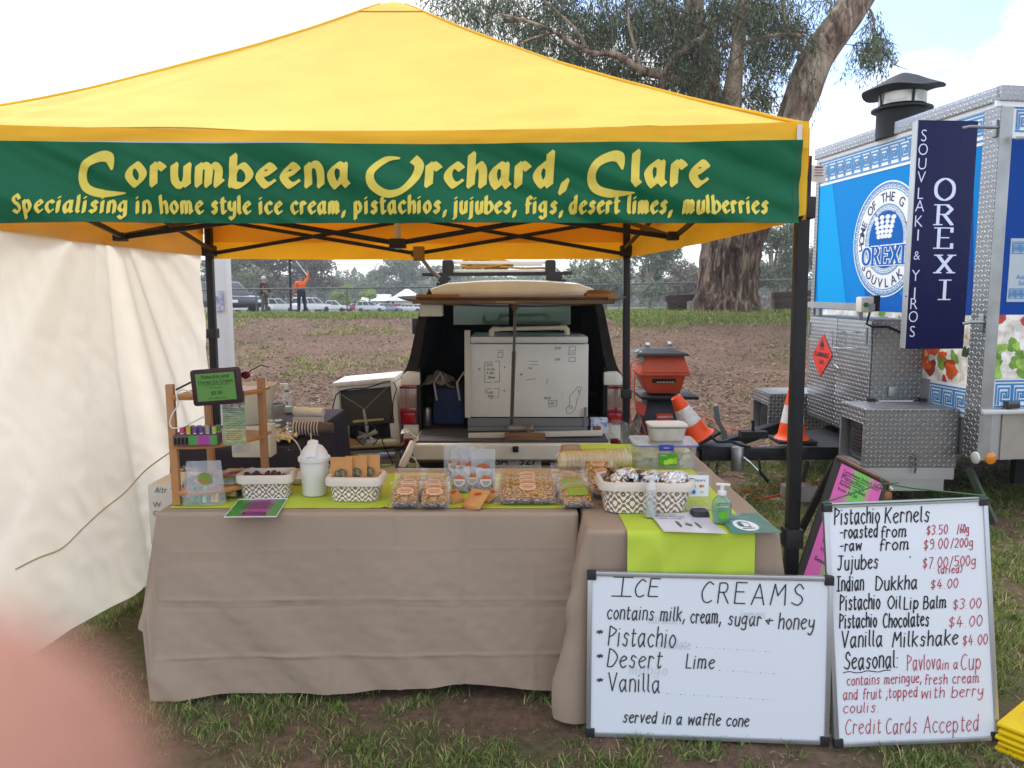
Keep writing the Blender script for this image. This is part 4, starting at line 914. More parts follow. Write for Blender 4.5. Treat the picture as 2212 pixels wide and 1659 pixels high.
for k in range(9):
 r0 = random.uniform(.7, 1.1); ph = random.uniform(0, 6); b.tube([(-.22 + .22 * r0 * math.cos(t * .5 + ph), yr + .25 + .14 * r0 * math.sin(t * .5 + ph), 1.775 + .008 * k + .02 * math.sin(t + k)) for t in range(14)], .009, 5)
b.tube([(-.1, yr + .08, 1.79), (.1, yr + .06, 1.775), (.25, yr + .07, 1.78), (.36, yr + .08, 1.772)], .010, 5); tag(b.build('rope', mat('rope_tan', '#c79b52', .9), rp, world=True), kind='stuff')
b = MB(); b.tube([(.02, 6.2, 1.655), (.02, 6.6, 1.675), (.02, 7.3, 1.69)], .006, 4); b.build('roof_seam', M_RUB, car, world=True)
# ================================================================ the old fridge cabinet with a fan
def Z4(zx, zy, y): return W(702 + .13672 * zx, 799.3 + .13672 * zy, y)
yf = 6.15
fr_ = thing('bar_fridge', 'old white bar fridge turned back to front with a round fan and dark panel', 'fridge', (-1.16, yf, 0))
M_FR = mat('fridge_white', '#cfccc6', .5, var=.08)
def q4(a, c, y0=yf, depth=.4, mi=0, m=None, nm='panel', bev=.004):
 P = [Z4(*p, y0) for p in a]; b = MB(); n = len(P)
 b.add([tuple(p) for p in P] + [(p.x, p.y + depth, p.z) for p in P], [tuple(range(n)), tuple(range(2 * n - 1, n - 1, -1))] + [(i, (i + 1) % n, (i + 1) % n + n, i + n) for i in range(n)])
 return b.build(nm, m, fr_, world=True, bevel=bev)
q4([(110, 200), (1105, 110), (1110, 190), (115, 275)], 0, yf - .02, .48, m=M_FR, nm='top_cover', bev=.012)
q4([(125, 280), (215, 270), (270, 1240), (200, 1250)], 0, yf, .42, m=M_FR, nm='side_panel'); q4([(1030, 200), (1110, 195), (1195, 1160), (1130, 1170)], 0, yf, .42, m=M_FR, nm='side_panel')
q4([(215, 275), (1030, 205), (1035, 262), (215, 335)], 0, yf + .005, .03, m=M_FR, nm='top_rail')
q4([(215, 300), (1050, 235), (1100, 830), (260, 890)], 0, yf + .06, .02, m=mat('fridge_back', '#47443f', .7, var=.15, vscale=3), nm='back_panel')
q4([(240, 880), (1110, 820), (1140, 1170), (270, 1230)], 0, yf + .32, .02, m=M_DARK, nm='compartment_back')
q4([(110, 1230), (1230, 1175), (1230, 1205), (110, 1262)], 0, yf - .03, .45, m=mat('ply_edge', '#8d8057', .8), nm='shelf_board')
q4([(440, 800), (918, 768), (920, 795), (435, 838)], 0, yf + .03, .03, m=mat('pale_batten', '#b5a878', .8), nm='batten')
q4([(1020, 850), (1165, 845), (1180, 1070), (1045, 1080)], 0, yf - .02, .03, m=M_FR, nm='junction_box')
q4([(240, 1290), (1190, 1240), (1190, 1290), (240, 1345)], 0, yf, .40, m=mat('grey_metal', '#8d8b86', .5, .4), nm='stand_rail'); q4([(750, 1430), (1220, 1400), (1220, 1470), (750, 1500)], 0, yf - .01, .40, m=mat('grey_metal', '#8d8b86'), nm='stand_rail')
for zx in (270, 1150):
 a_ = Z4(zx, 1240, yf + .02); b = MB(); b.beam((a_.x, yf + .02, 0), a_, .04, .04); b.build('stand_leg', mat('grey_metal', '#8d8b86'), fr_, world=True)
 b = MB(); b.beam((a_.x, yf + .38, 0), (a_.x, yf + .38, a_.z), .04, .04); b.build('stand_leg', mat('grey_metal', '#8d8b86'), fr_, world=True)
fc = Z4(672, 1025, yf + .02); b = MB(); b.tube([fc + Vector((.088 * math.cos(t * PI / 14), 0, .088 * math.sin(t * PI / 14))) for t in range(29)], .005, 6); b.build('fan_ring', M_BLKP, fr_, world=True)
for k in range(5):
 a = k * 2 * PI / 5 + .4; b = MB(); d1 = Vector((math.cos(a), 0, math.sin(a))); d2 = Vector((-math.sin(a), 0, math.cos(a)))
 b.add([fc + d1 * .015 + d2 * .008, fc + d1 * .075 + d2 * .022 + Vector((0, .018, 0)), fc + d1 * .075 - d2 * .018 - Vector((0, .01, 0)), fc + d1 * .015 - d2 * .008], [(0, 1, 2, 3)]); b.build('fan_blade', mat('fan_alloy', '#a8a7a3', .3, .7), fr_, world=True, thick=.002)
b = MB(); b.beam(fc + Vector((-.075, -.02, -.02)), fc + Vector((.085, -.02, .025)), .012, .022); b.build('fan_bracket', mat('fan_alloy_b', '#9b9a95', .5, .3), fr_, world=True, bevel=.003)
b = MB(); a_ = Z4(400, 1160, yf + .1); b.lathe([(.0, -.04), (.05, -.035), (.06, 0), (.04, .03), (.0, .045)], (a_.x, a_.y, a_.z), 12)
for i, v in enumerate(b.v): v = Vector(v); b.v[i] = tuple(v + (v - a_) * .5 * mn.noise(v * 30))
b.build('foam_lump', mat('orange_foam', '#b77d55', .9, col2='#8f9a3a', vscale=12, ramp=(.55, .6)), fr_, world=True)
for P_, r_, mm, nm in (([(240, 380), (440, 500), (620, 620)], .0035, 'green_cord', 'cord'), ([(620, 620), (830, 420), (1020, 240)], .0035, 'green_cord', 'cord')):
 b = MB(); b.tube([Z4(*p, yf - .03) for p in P_], r_, 5); b.build('cord', mat('green_cord', '#6f7f68', .8), fr_, world=True)
b = MB(); b.tube([Z4(610, 630, yf - .03), Z4(655, 860, yf - .03)], .011, 6); b.build('toggle', mat('wood_toggle', '#a89d88', .8), fr_, world=True)
b = MB(); b.tube([Z4(*p, yf - .04) for p in ((1060, 175), (940, 190), (800, 240), (650, 285), (430, 295), (250, 330), (170, 400), (120, 600), (125, 720), (160, 950), (170, 1150), (165, 1400), (150, 1650))], .005, 6); b.build('power_lead', M_RUB, fr_, world=True)
b = MB(); b.tube([Z4(*p, yf - .045) for p in ((1090, 190), (1130, 300), (1075, 500), (1070, 680), (1010, 860), (950, 1040), (900, 1110), (960, 1250), (1080, 1480))], .0045, 6); b.build('power_lead', M_RUB, fr_, world=True)
b = MB(); a_ = Z4(1068, 178, yf - .05); b.tube([a_, a_ + Vector((0, -.02, 0))], .014, 12); b.build('hose_end', mat('white_plastic', '#d8d2c4'), fr_, world=True)
pc = thing('power_coupling', 'white weatherproof plug coupling hanging beside the left end of the tailgate', 'plug', (-.70, 5.3, .45))
b = MB(); P_ = [W(892, 955, 5.35), W(884, 975, 5.3), W(872, 1000, 5.26), W(866, 1012, 5.25)]; b.tube(P_, [.022, .026, .028, .018], 12); b.build('shell', mat('white_plastic', '#d8d2c4'), pc, world=True)
b = MB(); b.tube([W(868, 1008, 5.25), W(862, 1025, 5.24), W(856, 1050, 5.2)], [.022, .016, .008], 10); b.build('boot', mat('grey_boot', '#6a6866', .6), pc, world=True)
b = MB(); b.tube([W(884, 985, 5.27), W(896, 990, 5.27), W(902, 1003, 5.27), W(898, 1030, 5.27)], .005, 6); b.build('lead', mat('white_plastic', '#d8d2c4'), pc, world=True)
tgl = thing('paper_tag', 'crumpled printed paper tag stuck at the left end of the tailgate', 'paper tag', (-.72, 5.55, .53)); a_ = W(884, 938, 5.5); b = MB(); b.grid(lambda u, v: (a_.x - .06 + .12 * u, 5.5 + .05 * v, a_.z + .02 * math.sin(u * 5) - .03 * u - .0 + .02 * v), 8, 4); b.build('paper', mat('paper_print', '#c9bfae', .7, col2='#6e5f50', vscale=40, ramp=(.55, .6)), tgl, world=True, thick=.001)
# ================================================================ the power box on its stand
yg = 7.9; g0 = gzf(1.8, yg)
def Z5(zx, zy, y): return W(1317.7 + .23438 * zx, 723.7 + .23438 * zy, y)
ge = thing('power_box', 'orange power distribution box with black lid on a flared black stand', 'power box', (Z5(480, 900, yg).x, yg, g0))
M_ORB = mat('orange_plastic', '#c8502e', .55, var=.1, vscale=3, bump=.15, bscale=60)
def frus(lo, hi, zlo, zhi, d0, d1, nm, m, bev=.012):
 a, c, e, f = Z5(lo[0], zlo, yg), Z5(lo[1], zlo, yg), Z5(hi[0], zhi, yg), Z5(hi[1], zhi, yg); b = MB()
 b.add([(a.x, yg - d0, a.z), (c.x, yg - d0, a.z), (c.x, yg + d0, a.z), (a.x, yg + d0, a.z), (e.x, yg - d1, e.z), (f.x, yg - d1, e.z), (f.x, yg + d1, e.z), (e.x, yg + d1, e.z)], [(3, 2, 1, 0), (4, 5, 6, 7), (0, 1, 5, 4), (1, 2, 6, 5), (2, 3, 7, 6), (3, 0, 4, 7)])
 return b.build(nm, m, ge, world=True, bevel=bev)
frus((205, 690), (230, 665), 175, 150, .27, .26, 'lid', M_BLKP); frus((240, 650), (320, 560), 150, 118, .25, .12, 'lid_peak', M_BLKP, .01)
frus((245, 690), (310, 640), 325, 165, .25, .19, 'upper_body', M_ORB); frus((240, 692), (240, 692), 352, 328, .26, .26, 'rim', M_ORB, .006)
frus((330, 612), (255, 655), 520, 352, .17, .23, 'lower_body', M_ORB); frus((250, 765), (250, 765), 565, 535, .26, .26, 'stand_top', M_BLKP, .01)
frus((205, 690), (330, 600), 935, 565, .28, .15, 'stand', M_BLKP, .02); frus((195, 800), (195, 800), 965, 940, .30, .30, 'stand_base', M_BLKP, .01)
def gface(zx0, zx1, zy0, zy1, dy, m, nm, b=None):
 a, c = Z5(zx0, zy0, yg - dy), Z5(zx1, zy1, yg - dy); b = MB(); b.bx((a.x, yg - dy - .008, c.z), (c.x, yg - dy + .03, a.z)); return b.build(nm, m, ge, world=True, bevel=.004)
gface(390, 605, 370, 440, .212, M_DARK, 'socket_panel')
for k in range(6): gface(430 + k * 28, 450 + k * 28, 430, 438, .221, mat('white_plastic', '#d8d2c4'), 'breaker')
lb = gface(425, 575, 725, 800, .222, mat('red_label', '#c9432f', .5), 'maker_label'); a_ = Z5(440, 765, yg - .235)
b = MB(); fn = plane_fn((a_.x, yg - .2315, a_.z), (1, 0, 0), (0, 0, 1), (0, -1, 0)); M_WINK = mat('white_ink', '#e6e2dc', .6); print_text(b, 'coates', 0, 0, .030, fn, width=.095, bold=.01); print_text(b, 'hire', .10, 0, .03, fn, width=.05); print_text(b, '13 15 52', .045, -.037, .018, fn, width=.09); b.build('label_lettering', M_WINK, ge, world=True, smooth=0)
b = MB(); a_ = Z5(250, 600, yg - .18); b.add([Z5(245, 600, yg - .17), Z5(340, 650, yg - .19), Z5(315, 745, yg - .22), Z5(235, 700, yg - .22)], [(0, 1, 2, 3)]); b.build('side_label', mat('red_label', '#c9432f'), ge, world=True, thick=.004)
b = MB(); b.box(Z5(345, 90, yg - .05), (.05, .05, .045)); b.build('catch', mat('chrome', '#bfc0c2', .2, 1), ge, world=True, bevel=.006); b = MB(); b.box(Z5(548, 80, yg + .05), (.05, .05, .045)); b.build('catch', mat('chrome', '#bfc0c2'), ge, world=True, bevel=.006)
for k in range(7):
 a_ = Z5(225 + (k % 3) * 22 + k * 4, 160 + k * 16, yg - .22 + .02 * (k % 2)); b = MB(); b.tube([a_, a_ + Vector((.045, .03, .012))], [.011, .017], 8); b.build('plug', mat('plug_grey', '#b9b8a8', .5), ge, world=True)
M_LEAD = mat('orange_lead', '#cf4526', .5)
def cable(nm, label, P, r=.006, m=None, cat='cable', group=None):
 t = thing(nm, label, cat, P[0], group=group); b = MB(); Q = []
 P = [Vector(p) for p in P]
 for i in range(len(P) - 1):
  for j in range(6):
   s = j / 6; p0, p1, p2, p3 = P[max(i - 1, 0)], P[i], P[i + 1], P[min(i + 2, len(P) - 1)]
   Q.append(.5 * (2 * p1 + (p2 - p0) * s + (2 * p0 - 5 * p1 + 4 * p2 - p3) * s * s + (3 * p1 - p0 - 3 * p2 + p3) * s ** 3))
 Q.append(P[-1]); b.tube(Q, r, 6); b.build('lead', m or M_LEAD, t, world=True); return t
def gp(px, py, y, lift=.012):
 q = W(px, py, y); return Vector((q.x, q.y, gzf(q.x, q.y) + lift))
cable('power_lead', 'orange lead looping down the left side of the power box stand', [Z5(230, 330, yg - .28), Z5(228, 420, yg - .3), Z5(225, 560, yg - .3), Z5(250, 700, yg - .32), Z5(300, 830, yg - .34), Z5(330, 930, yg - .36)])
cable('power_lead', 'orange lead hanging in front of the left power box sockets', [Z5(270, 230, yg - .27), Z5(200, 260, yg - .3), Z5(190, 360, yg - .3), Z5(185, 560, yg - .28), Z5(190, 760, yg - .28), Z5(250, 880, yg - .33), Z5(330, 940, yg - .36)])
def gray(px, py, lift=.012):
 q = G(px, py, 0); 
 for _ in range(6): q = G(px, py, gzf(q.x, q.y) + lift)
 return q
cable('ground_lead', 'upper orange lead running along the dirt from the power box towards the trailer', [gray(1460, 905), gray(1490, 890), gray(1535, 905), gray(1575, 925), gray(1620, 932), gray(1665, 938), gray(1720, 942)])
cable('ground_lead', 'lower orange lead on the dirt behind the drawbar', [gray(1480, 925), gray(1510, 925), gray(1560, 936), gray(1610, 944), gray(1660, 944), gray(1720, 946)])
# ================================================================ the food trailer
def tread_mat(name, col, rough, s=.032):
 m = bpy.data.materials.new(name); m.use_nodes = True; N, L = m.node_tree.nodes, m.node_tree.links; MATS[name] = m
 p = N['Principled BSDF']; p.inputs['Metallic'].default_value = .85; p.inputs['Roughness'].default_value = rough
 def mth(op, a, b=None, c=None, clamp=False):
  n = N.new('ShaderNodeMath'); n.operation = op; n.use_clamp = clamp
  for i, v in enumerate((a, b, c)):
   if v is None: continue
   if isinstance(v, (int, float)): n.inputs[i].default_value = v
   else: L.new(v, n.inputs[i])
  return n.outputs[0]
 tc = N.new('ShaderNodeTexCoord'); sp = N.new('ShaderNodeSeparateXYZ'); L.new(tc.outputs['Object'], sp.inputs[0])
 sn = N.new('ShaderNodeSeparateXYZ'); L.new(tc.outputs['Normal'], sn.inputs[0])
 ax = mth('GREATER_THAN', mth('ABSOLUTE', sn.outputs[0]), .6); az = mth('GREATER_THAN', mth('ABSOLUTE', sn.outputs[2]), .6)
 def pick(f, a, b): return mth('ADD', mth('MULTIPLY', f, a), mth('MULTIPLY', mth('SUBTRACT', 1.0, f), b))
 u = mth('DIVIDE', pick(ax, sp.outputs[1], sp.outputs[0]), s); v = mth('DIVIDE', pick(az, sp.outputs[1], sp.outputs[2]), s)
 fu, fv = mth('SUBTRACT', mth('FRACT', u), .5), mth('SUBTRACT', mth('FRACT', v), .5)
 par = mth('ABSOLUTE', mth('FRACT', mth('MULTIPLY', mth('ADD', mth('FLOOR', u), mth('FLOOR', v)), .5)))
 sg = mth('SUBTRACT', mth('MULTIPLY', mth('GREATER_THAN', par, .25), 2.0), 1.0)
 a = mth('MULTIPLY', mth('ADD', fu, mth('MULTIPLY', fv, sg)), .707); b = mth('MULTIPLY', mth('SUBTRACT', fu, mth('MULTIPLY', fv, sg)), .707)
 d = mth('ADD', mth('POWER', mth('ABSOLUTE', mth('DIVIDE', a, .50)), 2.0), mth('POWER', mth('ABSOLUTE', mth('DIVIDE', b, .11)), 2.0))
 h = mth('SUBTRACT', 1.0, d, clamp=True)
 bp = N.new('ShaderNodeBump'); bp.inputs['Strength'].default_value = 1.0; bp.inputs['Distance'].default_value = .006; L.new(h, bp.inputs['Height']); L.new(bp.outputs[0], p.inputs['Normal'])
 nz = N.new('ShaderNodeTexNoise'); nz.inputs['Scale'].default_value = 3.; nz.inputs['Detail'].default_value = 5; L.new(tc.outputs['Object'], nz.inputs['Vector'])
 mx = N.new('ShaderNodeMix'); mx.data_type = 'RGBA'; L.new(nz.outputs['Fac'], mx.inputs[0]); c = srgb(col)
 mx.inputs[6].default_value = (*[x * .75 for x in c], 1); mx.inputs[7].default_value = (*[min(1, x * 1.2) for x in c], 1)
 m2 = N.new('ShaderNodeMix'); m2.data_type = 'RGBA'; L.new(h, m2.inputs[0]); m3 = N.new('ShaderNodeMix'); m3.data_type = 'RGBA'; m3.blend_type = 'MULTIPLY'; m3.inputs[0].default_value = 1; m3.inputs[7].default_value = (.55, .55, .56, 1); L.new(mx.outputs[2], m3.inputs[6]); L.new(m3.outputs[2], m2.inputs[6]); m2.inputs[7].default_value = (.95, .95, .95, 1)
 L.new(m2.outputs[2], p.inputs['Base Color']); return m
M_TR = tread_mat('tread_plate', '#c3c5c6', .33)
M_TRV = tread_mat('tread_plate_vertical', '#b9bbbb', .38)
M_AL = mat('sheet_aluminium', '#b4b6b6', .42, .8, var=.08, vscale=2)
M_BLU = mat('sky_blue_vinyl', '#0089d6', .5, spec=.1); M_BLU2 = mat('mid_blue_vinyl', '#0a66bd', .5, spec=.1); M_BLU3 = mat('deep_blue_vinyl', '#0a459a', .45, spec=.15); M_CYA = mat('cyan_vinyl', '#00a5e8', .5, spec=.1)
M_WHV = mat('white_vinyl', '#eef1f3', .35, coat=.3); M_KEY = mat('key_blue', '#2d86c2', .35); M_NVY = mat('navy_vinyl', '#15205a', .3)
Np = Vector((3.14, 5.23, 0)); Fp = Vector((2.84, 7.5, 0)); ed = (Np - Fp).normalized(); TL = (Np - Fp).length
fn_ = Vector((ed.y, -ed.x, 0)); fn_ = fn_ if fn_.x < 0 else -fn_       # outward normal of the front wall
sd = -fn_                                                               # along the serving side
sn_ = ed                                                                # outward normal of the serving side
FW = plane_fn(Fp, ed, (0, 0, 1), fn_); SW = plane_fn(Np, sd, (0, 0, 1), sn_)
def fpx(px, py): q = hit(px, py, Np, fn_); return ((q - Fp).dot(ed), q.z)
def spx(px, py): q = hit(px, py, Np, sn_); return ((q - Np).dot(sd), q.z)
tr = thing('food_trailer', 'blue and chequer plate food trailer with Greek key borders and a round souvlaki emblem', 'trailer', (3.0, 6.35, 0))
ZT = 2.79; ZTT = 2.885; ZB = fpx(2134, 1001)[1]; SL = 3.4
def quadF(u0, u1, v0, v1, d0, d1, fn, b=None):     # a slab on a wall, from depth d0 to d1 outward
 b = b or MB(); P = [fn(u, v, d) for d in (d0, d1) for u, v in ((u0, v0), (u1, v0), (u1, v1), (u0, v1))]
 return b.add(P, [(3, 2, 1, 0), (4, 5, 6, 7), (0, 1, 5, 4), (1, 2, 6, 5), (2, 3, 7, 6), (3, 0, 4, 7)])
b = MB(); C4 = [Fp, Np, Np + sd * SL, Fp + sd * SL]
ins = .02; b.add([(p.x, p.y, z) for z in (ZB, ZT) for p in C4], [(0, 1, 2, 3), (7, 6, 5, 4), (0, 4, 5, 1), (1, 5, 6, 2), (2, 6, 7, 3), (3, 7, 4, 0)]); b.build('body', M_AL, tr, world=True)
b = MB(); quadF(-.02, TL + .02, ZT - .0, ZTT, -.02, .03, FW, b); b.build('roof_fascia', M_TR, tr, world=True, bevel=.004)
b = MB(); quadF(-.03, SL, ZT, ZTT + .0, -.02, .03, SW, b); b.build('roof_fascia', M_TR, tr, world=True, bevel=.004)
b = MB(); b.add([FW(-.02, ZTT - .03, -.0), FW(TL + .02, ZTT - .03, 0), Np + sd * SL + Vector((0, 0, ZTT - .03)), Fp + sd * SL + Vector((0, 0, ZTT - .03))], [(0, 1, 2, 3)]); b.build('roof', M_AL, tr, world=True, thick=.01)
b = MB(); quadF(.0, TL, ZT - .03, ZT, .0, .012, FW, b); b.build('roof_edge', M_WHV, tr, world=True); b = MB(); quadF(-.05, SL, ZT - .035, ZT, .0, .016, SW, b); b.build('roof_edge', M_WHV, tr, world=True)
u_t = fpx(2108, 600)[0]
b = MB(); quadF(u_t, TL + .016, ZB, ZT - .03, .0, .016, FW, b); b.build('corner_trim', M_TRV, tr, world=True)
s_t = spx(2160, 600)[0]
b = MB(); quadF(-.014, s_t, ZB, ZT - .035, .002, .018, SW, b); b.build('corner_trim', mat('smooth_trim', '#a5a6a3', .4, .8, var=.1), tr, world=True)
u_l = fpx(1768, 500)[0]
b = MB(); quadF(-.0, u_l, 1.3, ZT - .03, .0, .014, FW, b); b.build('corner_trim', M_TRV, tr, world=True)
vb0, vb1 = fpx(2105, 683)[1], fpx(1767, 665)[1]; ub0, ub1 = u_l, u_t; v_bot = (vb0 + vb1) / 2
k_top = fpx(2000, 262)[1]; k_bot = fpx(1765, 390)[1]
ktop, kbot = ZT - .05, ZT - .05 - .30
kb = fpx(1765, 386)[1]; kt = fpx(1765, 348)[1]
ktop, kbot = 2.778, 2.54
d_ = .004
def facet(P, m, nm, z=d_):
 b = MB(); V_ = []
 for u, v in P: V_.append(FW(u, v, z))
 b.add(V_, [tuple(range(len(P)))]); o = b.build(nm, m, tr, world=True, smooth=0, fix=False); return o
facet([(ub0, v_bot), (ub1, v_bot), (ub1, ktop), (ub0, ktop)], M_BLU, 'vinyl_panel')
fc_ = [fpx(*p) for p in ((1768, 395), (1800, 395), (1830, 664), (1768, 664))]; facet([(u, max(v_bot + .001, min(v, kbot))) for u, v in fc_], M_CYA, 'vinyl_facet', d_ + .002)
fc_ = [fpx(*p) for p in ((1862, 545), (1950, 640), (1985, 682), (1872, 676))]; facet([(u, max(v_bot + .001, v)) for u, v in fc_], M_BLU2, 'vinyl_facet', d_ + .002)
fc_ = [fpx(*p) for p in ((2050, 300), (2107, 280), (2107, 682), (2060, 682))]; facet([(min(u, ub1), max(v_bot + .001, min(v, kbot))) for u, v in fc_], M_BLU3, 'vinyl_facet', d_ + .002)
facet([(ub0, kbot), (ub1, kbot), (ub1, ktop), (ub0, ktop)], M_WHV, 'key_band', d_ + .003)
def key_strip(u0, u1, v0, v1, fn, w, mb, lift, flip=False):
 h = v1 - v0; w = h * .088; n = max(1, round((u1 - u0) / (h * .92))); s = (u1 - u0) / n; nib = [(x * w, y * w) for x, y in ((-.5, -.5), (.5, -.5), (.5, .5), (-.5, .5))]
 P0 = [(.04, 0), (.04, .96), (.96, .96), (.96, .16), (.36, .16), (.36, .58), (.66, .58), (.66, .40)]; P1 = [(.20, .0), (.20, .78), (.80, .78), (.80, .32), (.52, .32), (.52, .44)]
 for i in range(n):
  for P in (P0, P1):
   Q = [((1 - x if flip else x) * s + u0 + i * s, v0 + y * h) for x, y in P]; pen(mb, [Q], nib, lambda a, c, z=0.: fn(a, c, z + lift), dz=2e-5)
 for v in (v0 - h * .12, v1 + h * .12): pen(mb, [[(u0, v), (u1, v)]], nib, lambda a, c, z=0.: fn(a, c, z + lift))
hk = ktop - kbot
b = MB(); key_strip(ub0 + .01, ub1 - .01, kbot + hk * .2, ktop - hk * .2, FW, .014, b, d_ + .006); b.build('key_pattern', M_KEY, tr, world=True, smooth=0, fix=False)
uf = fpx(2012, 800)[0]; vf0 = fpx(2015, 878)[1]; vk1 = fpx(2015, 820)[1]
def printed(fn, u0, u1, v0, v1, z, spec, nm):
 Rr = random.Random(nm + str(u0)); b = MB(); ms = [MATS[k] if k in MATS else mat(k, c, .35, coat=.3, var=.25, vscale=14) for k, c, *_ in spec]
 b.add([fn(u0, v0, z), fn(u1, v0, z), fn(u1, v1, z), fn(u0, v1, z)], [(0, 1, 2, 3)], 0); k = 0
 for i, (nm_, c, cnt, r, vlo, vhi) in enumerate(spec):
  for _ in range(cnt):
   cu, cv = Rr.uniform(u0, u1), v0 + (v1 - v0) * Rr.uniform(vlo, vhi); rr = r * Rr.uniform(.6, 1.2); a0 = Rr.uniform(0, 6); el = Rr.uniform(.55, 1); P = []
   for j in range(12):
    a = j * PI / 6; q = rr * (1 + .18 * math.sin(3 * a + a0) + .08 * math.sin(5 * a)); x, y = q * math.cos(a), q * math.sin(a) * el
    P.append((min(u1, max(u0, cu + x * math.cos(a0) - y * math.sin(a0))), min(v1, max(v0, cv + x * math.sin(a0) + y * math.cos(a0)))))
   k += 1; P2 = [p for j, p in enumerate(P) if p != P[j - 1]]
   if len(P2) > 2: b.add([fn(x, y, z + k * 3e-5) for x, y in P2], [tuple(range(len(P2)))], i)
 return b.build(nm, ms, tr, world=True, smooth=0, fix=False)
F_PL = ('plate_cream', '#ece4d8', 0, .1, 0, 1)
chick = [('plate_cream', '#ece4d8', 0, .1, 0, 1), ('onion_white', '#e5e2d0', 14, .05, .3, 1), ('leaf_green', '#6f9a3a', 16, .05, .25, 1), ('pepper_dark', '#37502a', 8, .035, .1, .9), ('chilli_red', '#b8261f', 6, .045, 0, .8), ('chicken_brown', '#93340f', 16, .07, .15, .75), ('chicken_orange', '#d1561c', 26, .06, .15, .8), ('chicken_light', '#eeab6b', 22, .022, .18, .78)]
salad = [('plate_cream', '#ece4d8', 0, .1, 0, 1), ('tomato_red', '#c1372b', 14, .07, .3, 1), ('onion_white', '#e5e2d0', 10, .06, .4, .9), ('olive_black', '#1f1a22', 9, .05, .4, .9), ('leaf_green', '#6f9a3a', 22, .07, 0, .6), ('lettuce_light', '#9cc556', 26, .045, .0, .55), ('feta_white', '#f3f1e6', 8, .05, .3, .8)]
printed(FW, fpx(1768, 680)[0], u_t, fpx(2105, 880)[1] * 0 + vk1, v_bot - .004, .004, chick, 'food_print')
b = MB(); vk0 = fpx(2100, 905)[1]; quadF(uf, u_t, vk0, vk1, .003, .0035, FW, b); b.build('key_band', M_WHV, tr, world=True, smooth=0)
b = MB(); h2 = vk1 - vk0; key_strip(uf + .01, u_t - .01, vk0 + h2 * .2, vk1 - h2 * .2, FW, .02, b, .006); b.build('key_pattern', M_KEY, tr, world=True, smooth=0, fix=False)
facet([(u_l, vk0 - .25), (u_t, vk0 - .25), (u_t, vk0), (u_l, vk0)], M_AL, 'lower_panel', .003)
ev0, ev1 = fpx(1905, 394)[1], fpx(1905, 642)[1]; ER = (ev0 - ev1) / 2; ecv = (ev0 + ev1) / 2; ecu = fpx(1846, 518)[0] + ER
em = MB()
def disc(r0, r1, mi, z, n=72):
 P = [(ecu + r * math.cos(2 * PI * i / n), ecv + r * math.sin(2 * PI * i / n)) for r in (r0, r1) for i in range(n)]
 if r0 <= 0: em.add([FW(*p, z) for p in P[n:]], [tuple(range(n))], mi)
 else: em.add([FW(*p, z) for p in P], [(i, (i + 1) % n, n + (i + 1) % n, n + i) for i in range(n)], mi)
z0 = d_ + .004
disc(0, ER, 0, z0); disc(ER * .955, ER * .975, 1, z0 + .001); disc(ER * .86, ER * .875, 1, z0 + .001); disc(ER * .60, ER * .612, 1, z0 + .001); disc(0, ER * .50, 2, z0 + .001); disc(ER * .515, ER * .525, 1, z0 + .001)
polar = lambda a, r, z=0.: FW(ecu + r * math.sin(a), ecv + r * math.cos(a), z)
for r0, r1, n, w in ((.885, .945, 46, .006), (.535, .59, 34, .005)):
 for i in range(n):
  a0 = 2 * PI * i / n; s = 2 * PI / n
  P = [(.1, 0), (.1, 1), (.85, 1), (.85, .3), (.45, .3), (.45, .65)]
  nib = [(x * w / ER * 1.2, y * w) for x, y in ((-.5, -.5), (.5, -.5), (.5, .5), (-.5, .5))]
  pen(em, [[(a0 + x * s, ER * (r0 + y * (r1 - r0))) for x, y in P]], nib, lambda a, r, z=0.: polar(a, r, z0 + .0015 + z), 1)
def arc_text(txt, a0, a1, r, h, low=False):
 n = len(txt)
 for i, ch in enumerate(txt):
  if ch == ' ': continue
  a = a0 + (a1 - a0) * i / (n - 1); V, F = print_mesh(ch, .008)
  w = max(v[0] for v in V) + min(v[0] for v in V); s = h / .73; ca, sa = math.cos(a), math.sin(a); Q = []
  for x, y in V:
   x, y = (x - w / 2) * s, y * s
   if low: rr = r - y; Q.append(FW(ecu + rr * sa - x * ca * 1., ecv + rr * ca + x * sa, z0 + .002)) if False else Q.append(FW(ecu + (r - y) * sa - x * ca, ecv + (r - y) * ca + x * sa, z0 + .002))
   else: Q.append(FW(ecu + (r + y) * sa + x * ca, ecv + (r + y) * ca - x * sa, z0 + .002))
  em.add(Q, F, 3)
arc_text('HOME OF THE G', math.radians(-98), math.radians(34), ER * .655, ER * .165)
arc_text('SOUVLAKI', math.radians(232), math.radians(128), ER * .83, ER * .165, True)
for k, a in enumerate((-.30, -.1, .1, .30)):
 bx_, by_ = ecu + .08 * ER * (k - 1.5) * 1.1 - .02, ecv - .02 * ER
 dx, dy = math.sin(a), math.cos(a); pen(em, [[(bx_, by_), (bx_ + dx * .50 * ER, by_ + dy * .50 * ER)]], round_nib(.006), lambda u, v, z=0.: FW(u, v, z0 + .002 + z), 3)
 for j in range(5):
  c = (bx_ + dx * ER * (.08 + .082 * j), by_ + dy * ER * (.08 + .082 * j)); P = [(c[0] + (.060 + .006 * math.sin(j * 3 + k)) * ER * math.cos(t) * (1.15 if abs(math.cos(t)) > .5 else 1), c[1] + .036 * ER * math.sin(t) * 1.15) for t in [i * PI / 5 for i in range(10)]]
  em.add([FW(x, y, z0 + .0025 + j * 5e-5) for x, y in P], [tuple(range(10))], 0)
